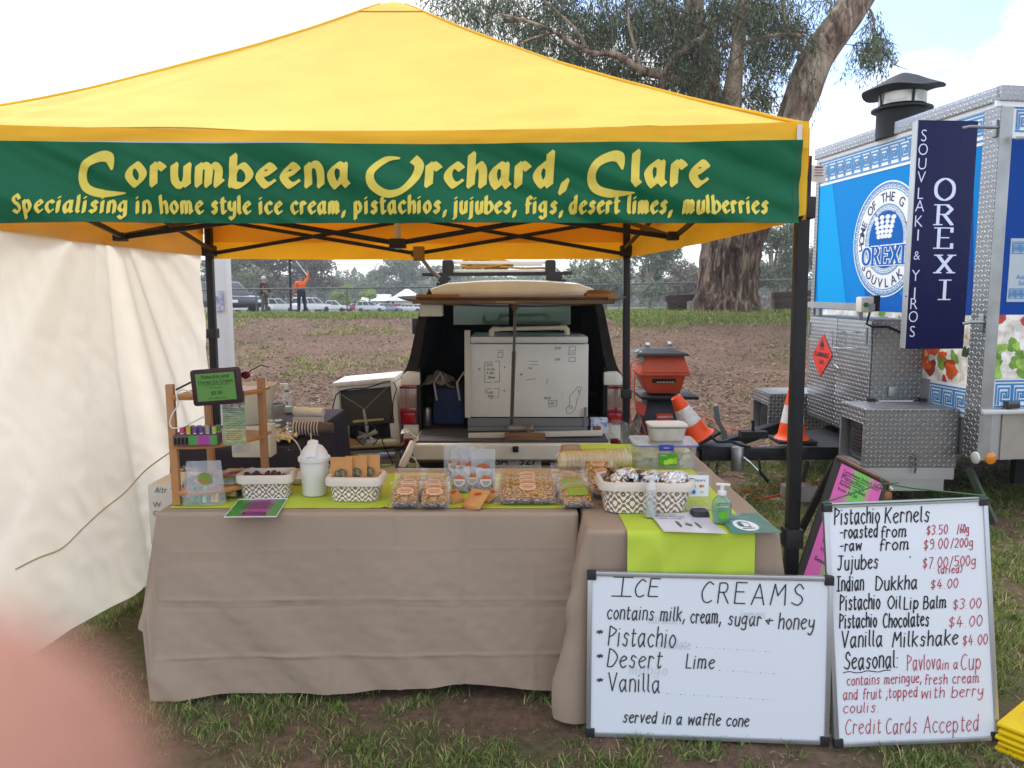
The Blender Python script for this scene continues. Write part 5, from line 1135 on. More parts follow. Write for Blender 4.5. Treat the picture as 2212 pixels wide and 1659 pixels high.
M_SER = {  # serif capitals as thick strokes
 'O': [[(.5, .98), (.12, .8), (.02, .5), (.12, .2), (.5, .02), (.88, .2), (.98, .5), (.88, .8), (.5, .98)]], 'R': [[(.15, 0), (.15, 1), (.6, 1), (.85, .78), (.6, .52), (.15, .52)], [(.45, .52), (.9, 0)], [(0, 0), (.32, 0)], [(0, 1), (.2, 1)]],
 'E': [[(.18, 0), (.18, 1)], [(.0, 1), (.85, 1), (.85, .8)], [(.18, .52), (.65, .52)], [(0, 0), (.88, 0), (.88, .22)]], 'X': [[(.12, 1), (.88, 0)], [(.85, 1), (.12, 0)], [(0, 1), (.3, 1)], [(.7, 1), (1, 1)], [(0, 0), (.28, 0)], [(.7, 0), (1, 0)]],
 'I': [[(.5, 0), (.5, 1)], [(.25, 1), (.75, 1)], [(.25, 0), (.75, 0)]]}
def serif_word(mb, txt, u, v, h, w, fn, nib, mi, gap=.2):
 for ch in txt:
  S = M_SER[ch]; ww = w * (.45 if ch == 'I' else 1)
  S = [[(u + (x - (.25 if ch == 'I' else 0)) * w, v + y * h) for x, y in (_cat(P, 3) if ch == 'O' else P)] for P in S]
  pen(mb, S, nib, fn, mi); u += ww + gap * w
h_ = ER * .31
serif_word(em, 'OREXI', ecu - ER * .66, ecv - ER * .43, h_, ER * .235, lambda u, v, z=0.: FW(u, v, z0 + .004 + z), broad_nib(.046, .026, 0), 0)
serif_word(em, 'OREXI', ecu - ER * .66, ecv - ER * .43, h_, ER * .235, lambda u, v, z=0.: FW(u, v, z0 + .006 + z), broad_nib(.028, .010, 0), 2)
em.build('emblem', [M_WHV, M_KEY, M_BLU2, M_NVY], tr, world=True, smooth=0, fix=False)
b = MB(); quadF(s_t, SL, spx(2190, 680)[1], spx(2190, 300)[1], .0, .006, SW, b); b.build('side_panel', M_BLU3, tr, world=True)
v0, v1 = spx(2190, 268)[1], spx(2190, 238)[1]; b = MB(); quadF(s_t, SL, spx(2190, 300)[1] + .003, ZT - .04, .0, .005, SW, b); b.build('key_band', M_WHV, tr, world=True)
b = MB(); key_strip(s_t + .03, SL, v0 - .03, v1, SW, .02, b, .009); b.build('key_pattern', M_KEY, tr, world=True, smooth=0, fix=False)
sp0, sp1 = spx(2190, 818)[1], spx(2190, 680)[1]; printed(SW, s_t, SL * .5, sp0, sp1, .006, salad, 'food_print')
b = MB(); quadF(s_t, SL, spx(2190, 880)[1], sp0 - .002, .0, .006, SW, b); b.build('key_band', M_WHV, tr, world=True)
b = MB(); v0, v1 = spx(2190, 872)[1], spx(2190, 828)[1]; key_strip(s_t + .02, SL * .5, v0, v1, SW, .024, b, .009); b.build('key_pattern', M_KEY, tr, world=True, smooth=0, fix=False)
b = MB(); quadF(-.01, SL, spx(2190, 892)[1], spx(2190, 882)[1], .0, .05, SW, b); b.build('ledge', mat('white_trim_metal', '#d7d8d8', .4, .4), tr, world=True, bevel=.004)
b = MB(); quadF(spx(2160, 950)[0], SL, ZB, spx(2190, 893)[1], .0, .01, SW, b); b.build('lower_skirt', mat('beige_alloy', '#a8a197', .5, .5, var=.06), tr, world=True)
b = MB(); a_, c_ = spx(2182, 515), spx(2240, 652); quadF(a_[0], c_[0] + .2, c_[1], a_[1], .006, .010, SW, b); b.build('side_notice', mat('notice_grey', '#b9c6cf', .4), tr, world=True)
b = MB(); key_strip(a_[0] + .01, c_[0] + .18, a_[1] - .09, a_[1] - .03, SW, .008, b, .012); key_strip(a_[0] + .01, c_[0] + .18, c_[1] + .03, c_[1] + .08, SW, .008, b, .012)
q_ = spx(2192, 603); print_text(b, 'Authentic', q_[0], q_[1], .032, SW, lift=.012); q_ = spx(2197, 616); print_text(b, 'Souvlaki', q_[0], q_[1], .032, SW, lift=.012); b.build('notice_print', M_KEY, tr, world=True, smooth=0, fix=False)
for px, m, nm in ((1921, M_WHV, 0), (1988, None, 1)):
 a_ = hit(2696 / 1.8517 + px * .633 / 1.8517, (1000 + 1312 * .633) / 1.8517, Np, sn_ if px > 1950 else fn_); b = MB(); R = (sn_ if px > 1950 else sn_).to_track_quat('Z', 'Y').to_matrix(); nn = sn_ if px > 1950 else fn_
 b.lathe([(.0, .014), (.03, .013), (.040, .008), (.043, 0)], a_ + nn * .017, 18, rot=nn.to_track_quat('Z', 'Y').to_matrix()); b.build('marker_lamp', mat('amber_lens', '#d8821c', .2, coat=.8) if px > 1950 else mat('white_lens', '#dcdcd6', .2, coat=.8), tr, world=True)
b = MB(); quadF(.42, SL, spx(2190, 292)[1], spx(2190, 278)[1], .03, .10, SW, b); b.build('awning_rail', mat('white_trim_metal', '#d7d8d8'), tr, world=True, bevel=.005)
b = MB(); a_ = spx(2180, 300); b.tube([SW(a_[0], a_[1], .06), SW(a_[0] + .25, a_[1] - .03, .35), SW(a_[0] + .6, a_[1] - .06, .7)], .018, 8); b.build('awning_arm', mat('white_trim_metal', '#d7d8d8'), tr, world=True)
a_ = hit(2115, 935, Np, sn_)
b = MB(); q_ = spx(2172, 880); quadF(q_[0] - .03, q_[0] + .06, q_[1] - .0, q_[1] + .05, .01, .06, SW, b); b.build('clearance_lamp', mat('smoke_lens', '#3d3f42', .2, coat=.6), tr, world=True, bevel=.008)
b = MB(); quadF(SL * .2, SL * .3, ZB - .3, ZB, -.5, -.45, SW, b); b.add([(p.x, p.y, z) for z in (.42, ZB) for p in (Fp + sd * .3, Np + sd * .3 - sn_ * .3, Np + sd * SL - sn_ * .3, Fp + sd * SL)], [(0, 1, 2, 3), (0, 4, 5, 1), (1, 5, 6, 2), (2, 6, 7, 3), (3, 7, 4, 0)]); tag(b.build('chassis', M_DARK, tr, world=True), kind='stuff')
for k in (1.9, 2.7):
 c_ = Np + sd * k - sn_ * .12; b = MB(); b.lathe([(.15, -.1), (.31, -.1), (.33, -.06), (.33, .06), (.31, .1), (.15, .1)], (c_.x, c_.y, .33), 24, rot=sn_.to_track_quat('Z', 'Y').to_matrix()); b.build('wheel', M_RUB, tr, world=True)
ch = thing('flue_cowl', 'black conical flue cowl on a round duct rising from the trailer roof', 'chimney', (3.22, 6.45, ZTT))
zc = lambda py: W(1950, py, 6.45).z; cx_ = W(1948, 240, 6.45).x
ch.location = (cx_, 6.45, ZTT - .1)
zb_ = ZTT - .1
M_COWL = mat('sooty_black', '#2c2d31', .6, .3, var=.2, vscale=5)
b = MB(); b.lathe([(.185, 0), (.185, zc(238) - zb_), (.19, zc(236) - zb_)], (0, 0, 0), 28); b.build('duct', M_COWL, ch)
b = MB(); b.lathe([(.19, 0), (.225, .005), (.225, .02), (.19, .03)], (0, 0, zc(241) - zb_), 28); b.build('flange', M_COWL, ch)
b = MB(); b.lathe([(.175, 0), (.175, .085), (.165, .085), (.165, 0)], (0, 0, zc(234) - zb_ + .02), 28); b.build('inner_collar', mat('worn_steel', '#b6b5ae', .4, .7, var=.3), ch)
for a in (.5, 1.8, 3.3, 4.7): b = MB(); b.tube([(.18 * math.cos(a), .18 * math.sin(a), zc(234) - zb_), (.19 * math.cos(a), .19 * math.sin(a), zc(202) - zb_)], .008, 6); b.build('stay', M_COWL, ch)
b = MB(); n = 36; h1, h2 = zc(196) - zb_, zc(163) - zb_ + .02; prof = [(.30, 0), (.20, .35), (.11, .72), (.03, .97), (0, 1)]; vs = []
for r, t in prof:
 for j in range(n):
  a = 2 * PI * j / n; vs.append((r * 1.0 * math.cos(a), r * math.sin(a), h1 + (h2 - h1) * t + (.016 * math.sin(2 * a + 1) + .018 * math.cos(a) + .008 * math.sin(5 * a)) * (1 - t)))
b.add(vs, [(i * n + j, i * n + (j + 1) % n, (i + 1) * n + (j + 1) % n, (i + 1) * n + j) for i in range(len(prof) - 1) for j in range(n)]); b.build('cap', M_COWL, ch, thick=.006)
bs = thing('blade_sign', 'navy upright blade sign reading SOUVLAKI & YIROS OREXI on the trailer corner', 'sign', (2.82, 5.2, 1.2))
y_s = 5.18; q = [W(1953, 259, y_s), W(2083, 252, y_s + .03), W(2081, 748, y_s + .03), W(1955, 754, y_s)]
ou = (q[2] - q[3]); ou.z = 0; wsg = ou.length; ou.normalize(); hs = q[0].z - q[3].z; on = Vector((ou.y, -ou.x, 0)); SG = plane_fn(q[3], ou, (0, 0, 1), on)
M_SGN = mat('navy_sign', '#0c1146', .35, spec=.25); b = MB(); quadF(0, wsg, 0, hs, -.05, 0, SG, b); b.build('panel', M_SGN, bs, world=True, bevel=.002)
b = MB(); quadF(-.006, 0, .004, hs - .004, -.052, .002, SG, b); b.build('edge_strip', M_AL, bs, world=True)
b = MB(); M_SLT = mat('pale_slot_letter', '#cfd4ea', .3, .4)  # one even pale colour for the sign letters
for i, chx in enumerate(('S', 'O', 'U', 'V', 'L', 'A', 'K', 'I', '&', 'Y', 'I', 'R', 'O', 'S')):
 y_px = [293, 323, 354, 383, 418, 445, 478, 508, 549, 595, 633, 656, 684, 716][i]; cu = (W(1984, 500, y_s).x - q[3].x); vv = W(1984, y_px + 12, y_s).z - q[3].z
 V_, F_ = print_mesh(chx, -.02 if False else 0.); wd = max(v[0] for v in V_) - min(v[0] for v in V_); hh = .078 if chx != '&' else .06
 print_text(b, chx, cu, vv, hh, SG, width=min(.062, wd * hh / .73 * .85), align='c', lift=.0015, bold=-.012)
LSG = lambda u, v, z=0.: SG(u, v, .0015 + z)
for chx, yt, yb_ in (('O', 384, 433), ('R', 442, 485), ('E', 492, 536), ('X', 551, 589), ('I', 605, 647)):
 u0, v0 = W(2021, yb_, y_s).x - q[3].x, W(2021, yb_, y_s).z - q[3].z; hh = W(2021, yt, y_s).z - W(2021, yb_, y_s).z; w_ = W(2066, yb_, y_s).x - W(2023, yb_, y_s).x
 if chx == 'I': u0 += w_ * .25
 serif_word(b, chx, u0, v0, hh, w_ * (1 if chx != 'I' else 1), LSG, broad_nib(.022, .007, 0), 0)
tag(b.build('lettering', M_SLT, bs, world=True, smooth=0, fix=False), kind='stuff')
for yy in (300, 480, 640, 735):
 for px in (1957, 2077):
  a_ = W(px, yy, y_s); b = MB(); b.lathe([(.006, 0), (.004, .004), (0, .005)], a_ + on * 0, 8, rot=on.to_track_quat('Z', 'Y').to_matrix()); b.build('screw', mat('screw_dark', '#3a3d4a', .3, .8), bs, world=True)
for yy in (275, 700):
 a_ = W(2083, yy, y_s); c_ = FW(TL, a_.z, .0); b = MB(); b.tube([a_ + Vector((0, .03, 0)), a_ + Vector((.05, .03, .01)), c_ + Vector((-.01, -.0, .01))], .012, 8); b.build('hinge_pipe', mat('galv_bracket', '#9fa2a3', .4, .8), bs, world=True)
 b = MB(); quadF(TL - .035, TL - .0, a_.z - .05, a_.z + .06, .016, .03, FW, b); b.build('hinge_plate', mat('galv_bracket', '#9fa2a3'), bs, world=True, bevel=.003)
cb = thing('gas_cabinet', 'tall chequer plate gas cabinet with a red diamond warning plate on its doors', 'cabinet', (2.7, 5.9, .5))
M_TR2 = tread_mat('tread_plate_dull', '#aeb0ae', .36)
cy0, cy1 = 5.84, 7.03
xl = hit(1883, 800, (0, cy0, 0), (0, 1, 0)).x; xf = hit(1748, 800, (0, cy1, 0), (0, 1, 0)).x; zc1 = W(1883, 690, cy0).z; zc0 = .47
b = MB(); xr0, xr1 = 3.06, 2.93
b.add([(xl, cy0, zc0), (xr0, cy0, zc0), (xr1, cy1, zc0), (xf, cy1, zc0), (xl, cy0, zc1), (xr0, cy0, zc1), (xr1, cy1, zc1), (xf, cy1, zc1)], [(3, 2, 1, 0), (4, 5, 6, 7), (0, 1, 5, 4), (1, 2, 6, 5), (2, 3, 7, 6), (3, 0, 4, 7)]); b.build('carcass', M_TR2, cb, world=True)
cn = Vector((-(cy1 - cy0), xf - xl, 0)); cn.normalize(); cn = cn if cn.x < 0 else -cn
cd = Vector((xl - xf, cy0 - cy1, 0)); CL = cd.length; cd.normalize(); CW = plane_fn((xf, cy1, 0), cd, (0, 0, 1), cn)
def cpx(px, py): q = hit(px, py, (xl, cy0, 0), cn); return ((q - Vector((xf, cy1, 0))).dot(cd), q.z)
um = cpx(1808, 800)[0]
for u0, u1 in ((.01, um - .004), (um + .004, CL - .012)):
 b = MB(); quadF(u0, u1, zc0 + .02, zc1 - .015, .002, .014, CW, b); b.build('door', M_TR, cb, world=True, bevel=.002)
for px in (1812, 1841):
 a_, c_ = cpx(px, 690 + 15 + 8), cpx(px, 750); u0, v1 = cpx(px, (1000 + 510 * .633) / 1.8517); v0 = cpx(px, (1000 + 615 * .633) / 1.8517)[1]; u1 = cpx(px + 14, 715)[0] + .02
 b = MB(); b.tube([CW(u1, v1, .0), CW(u1 - .01, v1, .045), CW(u0, v1, .05), CW(u0, v0, .05), CW(u1 - .01, v0, .045), CW(u1, v0, 0)], .006, 8); b.build('handle', mat('chrome', '#bfc0c2', .2, 1), cb, world=True)
dc = (cpx(1779, 767)); dia = MB(); du, dv = cpx(1799, 767)[0] - dc[0] + .05, cpx(1781, 721)[1] - dc[1]; du = dv = .0
R_ = [cpx(*p) for p in ((1783, 721), (1803, 767), (1776, 814), (1759, 768))]
dia.add([CW(u, v, z) for z in (.018, .020) for u, v in R_], [(3, 2, 1, 0), (4, 5, 6, 7), (0, 1, 5, 4), (1, 2, 6, 5), (2, 3, 7, 6), (3, 0, 4, 7)]); dia.build('warning_plate', mat('warning_red', '#e2382a', .4), cb, world=True)
b = MB(); DL = lambda u, v, z=0.: CW(u, v, .0212 + z); cu = sum(p[0] for p in R_) / 4; k_ = .0
print_text(b, 'FLAMMABLE', cu, cpx(1780, 771)[1], .042, DL, width=.30, align='c', bold=.03); print_text(b, 'GAS', cu, cpx(1780, 786)[1], .036, DL, width=.10, align='c', bold=.03); print_text(b, '2', cu, cpx(1780, 804)[1], .036, DL, align='c', bold=.012)
vt = cpx(1781, 728)[1]; vb_ = cpx(1781, 755)[1]; hh = vt - vb_
for dx, w, h0 in ((0, .02, 1), (-.03, .014, .7), (.03, .014, .75)): b.add([DL(cu + dx * .6, vb_ + .012), DL(cu + dx + w, vb_ + hh * .3 * h0), DL(cu + dx * 1.1, vb_ + hh * h0), DL(cu + dx - w, vb_ + hh * .35 * h0)], [(0, 1, 2, 3)])
b.add([DL(cu - .05, vb_), DL(cu + .05, vb_), DL(cu + .05, vb_ + .007), DL(cu - .05, vb_ + .007)], [(0, 1, 2, 3)]); b.build('warning_lettering', M_INK, cb, world=True, smooth=0, fix=False)
b = MB(); u0, v0 = cpx(1815, 795); b.tube([CW(u0 - .03, v0 + .02, .03), CW(u0, v0 + .03, .05), CW(u0 + .03, v0, .03), CW(u0, v0 - .02, .03), CW(u0 + .08, v0 - .015, .03)], .006, 6); b.build('latch_ring', mat('chrome', '#bfc0c2'), cb, world=True)
for px, py in ((1752, 710), (1876, 725)):
 u0, v0 = cpx(px, py); b = MB(); quadF(u0 - .01, u0 + .015, v0 - .06, v0 + .06, .014, .022, CW, b); b.build('hinge', mat('galv_bracket', '#9fa2a3'), cb, world=True)
b = MB(); zr = W(1883, 672, cy0 - .0).z; b.beam((xf - .02, cy1, zc1 + .09), (xl - .02, cy0, zc1 + .09), .04, .05); b.build('guard_rail', M_AL, cb, world=True)
for t_ in (.15, .8): b = MB(); p_ = Vector((xf, cy1, 0)) + cd * CL * t_; b.beam((p_.x, p_.y, zc1), (p_.x, p_.y, zc1 + .09), .035, .03); b.build('rail_post', M_AL, cb, world=True)
pk = thing('switch_box', 'white socket box with a green button on the gas cabinet top rail', 'socket', (xl, cy0, zc1 + .1)); a_ = W(1868, 658, 5.90)
b = MB(); b.box(a_, (.095, .10, .115)); b.build('case', mat('white_plastic', '#d8d2c4'), pk, world=True, bevel=.012)
b = MB(); b.box(a_ + Vector((.07, .0, .01)), (.05, .09, .12)); b.build('back_half', M_BLKP, pk, world=True, bevel=.008)
b = MB(); b.lathe([(.018, 0), (.016, .012), (0, .014)], a_ + Vector((-.015, -.05, 0)), 14, rot=Matrix.Rotation(PI / 2, 3, 'X')); b.build('button', mat('green_button', '#1f7a45', .4), pk, world=True)
b = MB(); b.tube([a_ + Vector((.04, 0, -.06)), W(1872, 700, 5.83), W(1885, 706, 5.82), W(1920, 706, 5.82), W(1950, 720, 5.82), W(1990, 730, 5.82), W(2008, 740, 5.82)], .008, 6); b.build('lead', M_RUB, pk, world=True)
b = MB(); b.tube([W(2010, 740, 5.82), W(2012, 800, 5.82), W(2014, 840, 5.82), W(2020, 862, 5.82)], .010, 6); b.build('lead', M_RUB, pk, world=True)
def gen_box(name, label, P, top_t, cutaway=True, grp=None):
 x0, x1, y0, y1, z0, z1 = P; t = thing(name, label, 'box', ((x0 + x1) / 2, (y0 + y1) / 2, z0), group=grp)
 b = MB(); b.bx((x0, y0, z1 - .012), (x1, y1, z1)); b.build('lid', M_TR, t, world=True, bevel=.002)
 b = MB(); b.bx((x0, y0, z0), (x1, y0 + .006, z1 - .013)); b.build('front', M_TR2, t, world=True)
 b = MB(); b.bx((x0, y0 + .007, z1 - .11), (x0 + .006, y1, z1 - .013)); b.build('end_flap', M_TR, t, world=True)
 b = MB(); b.bx((x0, y0 + .007, z0 - .0), (x0 + .008, y0 + .03, z1 - .11)); b.bx((x0, y1 - .02, z0), (x0 + .008, y1, z1 - .11)); b.bx((x0 + .01, y1 - .01, z0), (x1, y1, z1 - .013)); b.bx((x0, y0 + .01, z0), (x1, y1 - .01, z0 + .01)); tag(b.build('inner_frame', M_AL, t, world=True), kind='stuff')
 b = MB(); b.box(((x0 + .19), (y0 + y1) / 2, z0 + .16), (.30, (y1 - y0) * .62, .28)); g = b.build('generator', mat('generator_grey', '#3f4244', .5), t, world=True, bevel=.03)
 for k in range(7):
  b = MB(); c = Vector((x0 + .035, (y0 + y1) / 2, z0 + .09 + k * .026)) - t.location; b.box(c, (.008, (y1 - y0) * .4, .008)); b.build('louvre', M_BLKP, g)
 return t
x0 = W(1870, 884, 5.4).x; zt = W(1870, 884, 5.4).z; zb = W(1870, 1010, 5.4).z
gbx = gen_box('generator_box', 'nearer chequer plate box on the drawbar with an open end showing the generator', (x0, 3.10, 5.4, 5.81, zb, zt), 0, grp='generator boxes on the drawbar')
b = MB(); b.bx((x0 - .0, 5.402, zb - .085), (3.09, 5.408, zb - .002)); b.build('skirt_panel', M_AL, gbx, world=True); b = MB(); b.bx((x0 + .02, 5.415, zb - .17), (3.03, 5.42, zb - .085)); b.build('skirt_panel', M_AL, gbx, world=True)
b = MB(); a_ = W(1938, 862, 5.6); b.tube([(a_.x - .13, 5.62, zt), (a_.x - .13, 5.60, zt + .03), (a_.x + .11, 5.60, zt + .03), (a_.x + .11, 5.62, zt)], .005, 6); b.build('handle', mat('chrome', '#bfc0c2'), gbx, world=True)
for px in (1883, 1995): b = MB(); a_ = W(px, 858, 5.78); b.box((a_.x, 5.79, zt + .012), (.055, .03, .022)); b.build('hinge', M_BLKP, gbx, world=True)
b = MB(); a_ = W(1928, 845, 5.83); b.box((a_.x, 5.83, a_.z - .005), (.065, .016, .075)); b.build('hasp', mat('galv_bracket', '#9fa2a3'), cb, world=True, bevel=.004)
b = MB(); a_ = W(1977, 990, 5.38); b.tube([a_ + Vector((.004 * math.sin(k * 2.2), -.01 + .006 * math.cos(k * 1.9), .03 - k * .012)) for k in range(12)], .007, 6); b.build('latch_chain', mat('old_chain', '#6d6a63', .5, .7), gbx, world=True)
xa = W(1665, 850, 7.1).x; za = W(1665, 850, 7.1).z
gb2 = gen_box('generator_box', 'farther chequer plate box beyond the gas cabinet with a ribbed grey motor showing', (xa - .02, 2.95, 7.08, 7.55, W(1665, 941, 7.1).z, za), 0, grp='generator boxes on the drawbar')
db = thing('drawbar', 'black steel trailer drawbar with coupling, clamp and chains', 'drawbar', (1.9, 5.75, .4))
M_DB = mat('drawbar_black', '#202227', .5, .4, var=.25, vscale=6)
P0, P1 = W(1512, 981, 5.88), W(1830, 981, 5.94); b = MB(); b.beam(P0 + Vector((0, .0, 0)), P1 + Vector((.55, .1, 0)), .075, .095); b.build('near_rail', M_DB, db, world=True, bevel=.005)
b = MB(); b.beam(P0 + Vector((.05, .08, .01)), (2.75, 7.4, P0.z + .02), .075, .09); b.build('far_rail', M_DB, db, world=True, bevel=.005)
b = MB(); b.box(P0 + Vector((.16, .10, .045)), (.42, .24, .03)); b.build('coupling_plate', M_DB, db, world=True, bevel=.006)
b = MB(); b.add([P0 + Vector((.75, .02, .05)), P0 + Vector((1.6, .0, .05)), P0 + Vector((1.6, 1.2, .05)), P0 + Vector((.9, .55, .05))], [(0, 1, 2, 3)]); b.build('deck_plate', M_DB, db, world=True, thick=.008)
b = MB(); c_ = W(1593, 985, 5.8); b.lathe([(.042, -.11), (.046, -.10), (.046, .06), (.040, .07), (.0, .07)], c_, 18); b.build('jockey_clamp', mat('galv_bracket', '#9fa2a3', .4, .8), db, world=True)
b = MB(); b.tube([c_ + Vector((.03, -.05, .0)), c_ + Vector((.07, -.07, -.03)), c_ + Vector((.13, -.09, -.09))], .008, 8); b.build('clamp_handle', mat('chrome', '#bfc0c2'), db, world=True)
b = MB(); q_ = [W(1546, 877, 5.8), W(1550, 908, 5.8), W(1562, 930, 5.8), W(1566, 948, 5.8)]; b.beam(q_[0], q_[1], .02, .035); b.beam(q_[1], q_[2], .02, .03); b.beam(q_[2], q_[3], .02, .04); tag(b.build('brake_lever', mat('lever_grey', '#5d6163', .5, .6), db, world=True), kind='stuff')
b = MB(); b.tube([W(1626, 908, 5.9), W(1627, 922, 5.9), W(1625, 945, 5.9)], .012, 6); b.box(W(1627, 938, 5.9), (.20, .09, .05)); tag(b.build('cover', M_RUB, db, world=True), kind='stuff')
b = MB(); b.tube([W(1534, 942, 5.75), W(1550, 955, 5.7), W(1580, 954, 5.7), W(1600, 962, 5.68), W(1622, 966, 5.66)], .010, 6); b.build('brake_cable', M_RUB, db, world=True)
for px in (1530, 1549):
 for k in range(5 if px < 1540 else 7):
  a_ = W(px - (k * 1.5 if px < 1540 else 0), 1001 + k * 8, 5.62); b = MB(); b.tube([a_ + Vector(((.011 if k % 2 else .004) * math.cos(t), (.004 if k % 2 else .011) * math.cos(t), .021 * math.sin(t))) for t in [i * PI / 4 for i in range(9)]], .0045, 5); b.build('chain_link', mat('rusty_chain', '#4b4038', .7, .5), db, world=True)
for (a, c, r) in (((1640, 992), (1642, 1020), .008), ((1642, 1020), (1660, 1040), .014), ((1745, 995), (1735, 1040), .014)):
 b = MB(); b.tube([W(*a, 5.6), W(*c, 5.6)], r, 6); b.build('dropper', M_DB, db, world=True)
b = MB(); a_ = W(1720, 975, 5.82); b.box(a_, (.16, .03, .07)); b.build('clamp_bracket', M_DB, db, world=True, bevel=.004)
b = MB(); b.beam(W(2092, 1010, 5.35), W(2148, 1130, 5.2), .04, .04); b.build('stay_leg', mat('stay_green', '#4c5348', .5, .4), db, world=True)
def cone(name, label, loc, H=.42, rot=None, flat=False):
 t = thing(name, label, 'traffic cone', loc, rot=rot, group='orange traffic cones on the drawbar')
 r = lambda z: .118 - (.118 - .040) * (z / H)
 M_CO, M_CW = mat('cone_orange', '#f1510f', .5, var=.06, vscale=10), mat('cone_white', '#d9d2ce', .5, var=.12, vscale=18)
 b = MB(); b.box((0, 0, .012), (.30, .30, .024)); b.build('base', M_RUB, t, bevel=.008)
 for nm, a, c, m in (('lower_band', .024, .15, M_CO), ('reflective_band', .15, .29, M_CW), ('upper_band', .29, H, M_CO)):
  b = MB(); z = [a + (c - a) * k / 4 for k in range(5)]; pr = [(r(q) + (.02 * max(0, 1 - (q - .024) / .02) if nm == 'lower_band' else 0), q) for q in z]
  if nm == 'lower_band': pr = [(.135, .024), (.122, .036)] + pr[1:]
  if nm == 'upper_band': pr += [(.030, H), (.030, H - .06)]
  b.lathe(pr, (0, 0, 0), 28); b.build(nm, m, t)
 return t
q = W(1712, 951, 6.1); cone('traffic_cone', 'upright orange and white cone on the drawbar behind the front marquee pole', (q.x, 6.12, P0.z + .055))
a_, c_ = W(1512, 952, 5.95), W(1454, 846, 5.95); ax_ = (c_ - a_).normalized(); Rq = ax_.to_track_quat('Z', 'X').to_matrix()
cone('traffic_cone', 'tilted orange and white cone leaning on the coupling beside the power box', a_ + ax_ * 0.0 + Vector((0, .02, .0)), .385, rot=Rq)
# ================================================================ tables and cloths
TZ = .742
M_CLO = mat('taupe_cloth', '#a4917f', .9, var=.04, vscale=1.5, bump=.25, bscale=500, spec=.15)
M_LIM = mat('lime_cloth', '#b9cc48', .8, var=.04, vscale=3, bump=.15, bscale=400, spec=.2)
M_BLC = mat('charcoal_cloth', '#37323a', .9, var=.1, vscale=3, spec=.15)
def perimeter(x0, x1, y0, y1, step=.0125, r=.022):
 P = []; 
 def edge(a, c, n):
  L = math.hypot(c[0] - a[0], c[1] - a[1]); k = max(2, int(L / step))
  for i in range(k): t = i / k; P.append((a[0] + (c[0] - a[0]) * t, a[1] + (c[1] - a[1]) * t, n[0], n[1]))
 def arc(cx, cy, a0):
  for i in range(6): a = a0 + i * PI / 12; P.append((cx + r * math.cos(a), cy + r * math.sin(a), math.cos(a), math.sin(a)))
 edge((x0 + r, y0), (x1 - r, y0), (0, -1)); arc(x1 - r, y0 + r, -PI / 2); edge((x1, y0 + r), (x1, y1 - r), (1, 0)); arc(x1 - r, y1 - r, 0)
 edge((x1 - r, y1), (x0 + r, y1), (0, 1)); arc(x0 + r, y1 - r, PI / 2); edge((x0, y1 - r), (x0, y0 + r), (-1, 0)); arc(x0 + r, y0 + r, PI)
 return P
def tablecloth(name, label, box, hem, out, m=M_CLO, nv=70, group=None, cat='tablecloth'):
 x0, x1, y0, y1 = box; P = perimeter(*box); n = len(P); vs = []; fs = []
 for k in range(nv + 1):
  v = k / nv
  for (x, y, nx, ny) in P:
   h = hem(x, y, nx, ny); L = TZ - h; d = v * L; rr = .012
   if d < rr * 1.57: a = d / rr; o, z = -rr + rr * math.sin(a), TZ - rr * (1 - math.cos(a))
   else: o, z = 0, TZ - rr - (d - rr * 1.57)
   q = out(x, y, nx, ny, min(1, max(0, (TZ - z)) / L), z)
   vs.append((x + nx * (o + q[0]) + q[1], y + ny * (o + q[0]) + q[2], z))
 for k in range(nv):
  fs += [(k * n + i, k * n + (i + 1) % n, (k + 1) * n + (i + 1) % n, (k + 1) * n + i) for i in range(n)]
 b = MB(); b.add(vs, fs); b.add([vs[i] for i in range(n)], [tuple(range(n))])
 t = b.build(name, m, None, smooth=80); tag(t, label, cat, group); return t
def ridge(a, w): return math.exp(-(a / w) ** 2)
x0a, x1a = W(335, 1112, 2.93).x, W(1250, 1105, 2.93).x
TB1 = (x0a, x1a, 2.925, 3.70)
VC = [x0a + .14, x0a + .42, x0a + .68, x0a + .93, x0a + 1.18, x0a + 1.44]
def hem1(x, y, nx, ny):
 if nx < -.5: return .24 + .05 * math.sin(y * 9)
 if ny < -.2: return .03 - .012 * smooth(.35, 0, x - x0a) + .03 * math.exp(-((x - x0a - 1.22) / .3) ** 2) + .004 * mn.noise(Vector((x * 8, 0, 0)))
 return .06
def out1(x, y, nx, ny, v, z):
 o = 0.
 if ny < -.2:
  t = (x - x0a) / (x1a - x0a)
  o += .045 * v * (1 - .3 * t) + .03 * v * v * ridge(x - x0a, .18)
  s_ = x * .72 + z * .70                         # long soft drags running down to the left
  o += v * (.022 * mn.noise(Vector((s_ * 6.5, .3 * (z - x), 3.))) + .016 * mn.noise(Vector((s_ * 13, .6 * (z - x), 8.))) )
  o += .009 * v * math.sin((x * .8 + z * .62) * 17) * smooth(.35, .8, t)
  for k, xc in enumerate(VC): o += .005 * ridge(x - xc - .003 * math.sin(z * 20 + k), .005) * (1 if k % 2 else -1) + .003 * (1 if k % 2 else -.6) * math.tanh((x - xc) / .03) * math.exp(-abs(x - xc) / .12)
  for zc_, am in ((.405, .005), (.375, -.003), (.185, .007), (.60, .002)): o += am * ridge(z - zc_ - .012 * mn.noise(Vector((x * 2.2, zc_ * 9, 0))), .006) * (.6 + .6 * mn.noise(Vector((x * 5, zc_, 2))))
  o += .0025 * mn.noise(Vector((x * 28, z * 28, 1.))) * smooth(.1, .3, v)
  return (o, -.02 * v * v * ridge(x - x0a, .2), 0)
 if nx < -.5: return (.10 * v + .03 * math.sin(y * 14) * v, 0, 0)
 return (.02 * v, 0, 0)
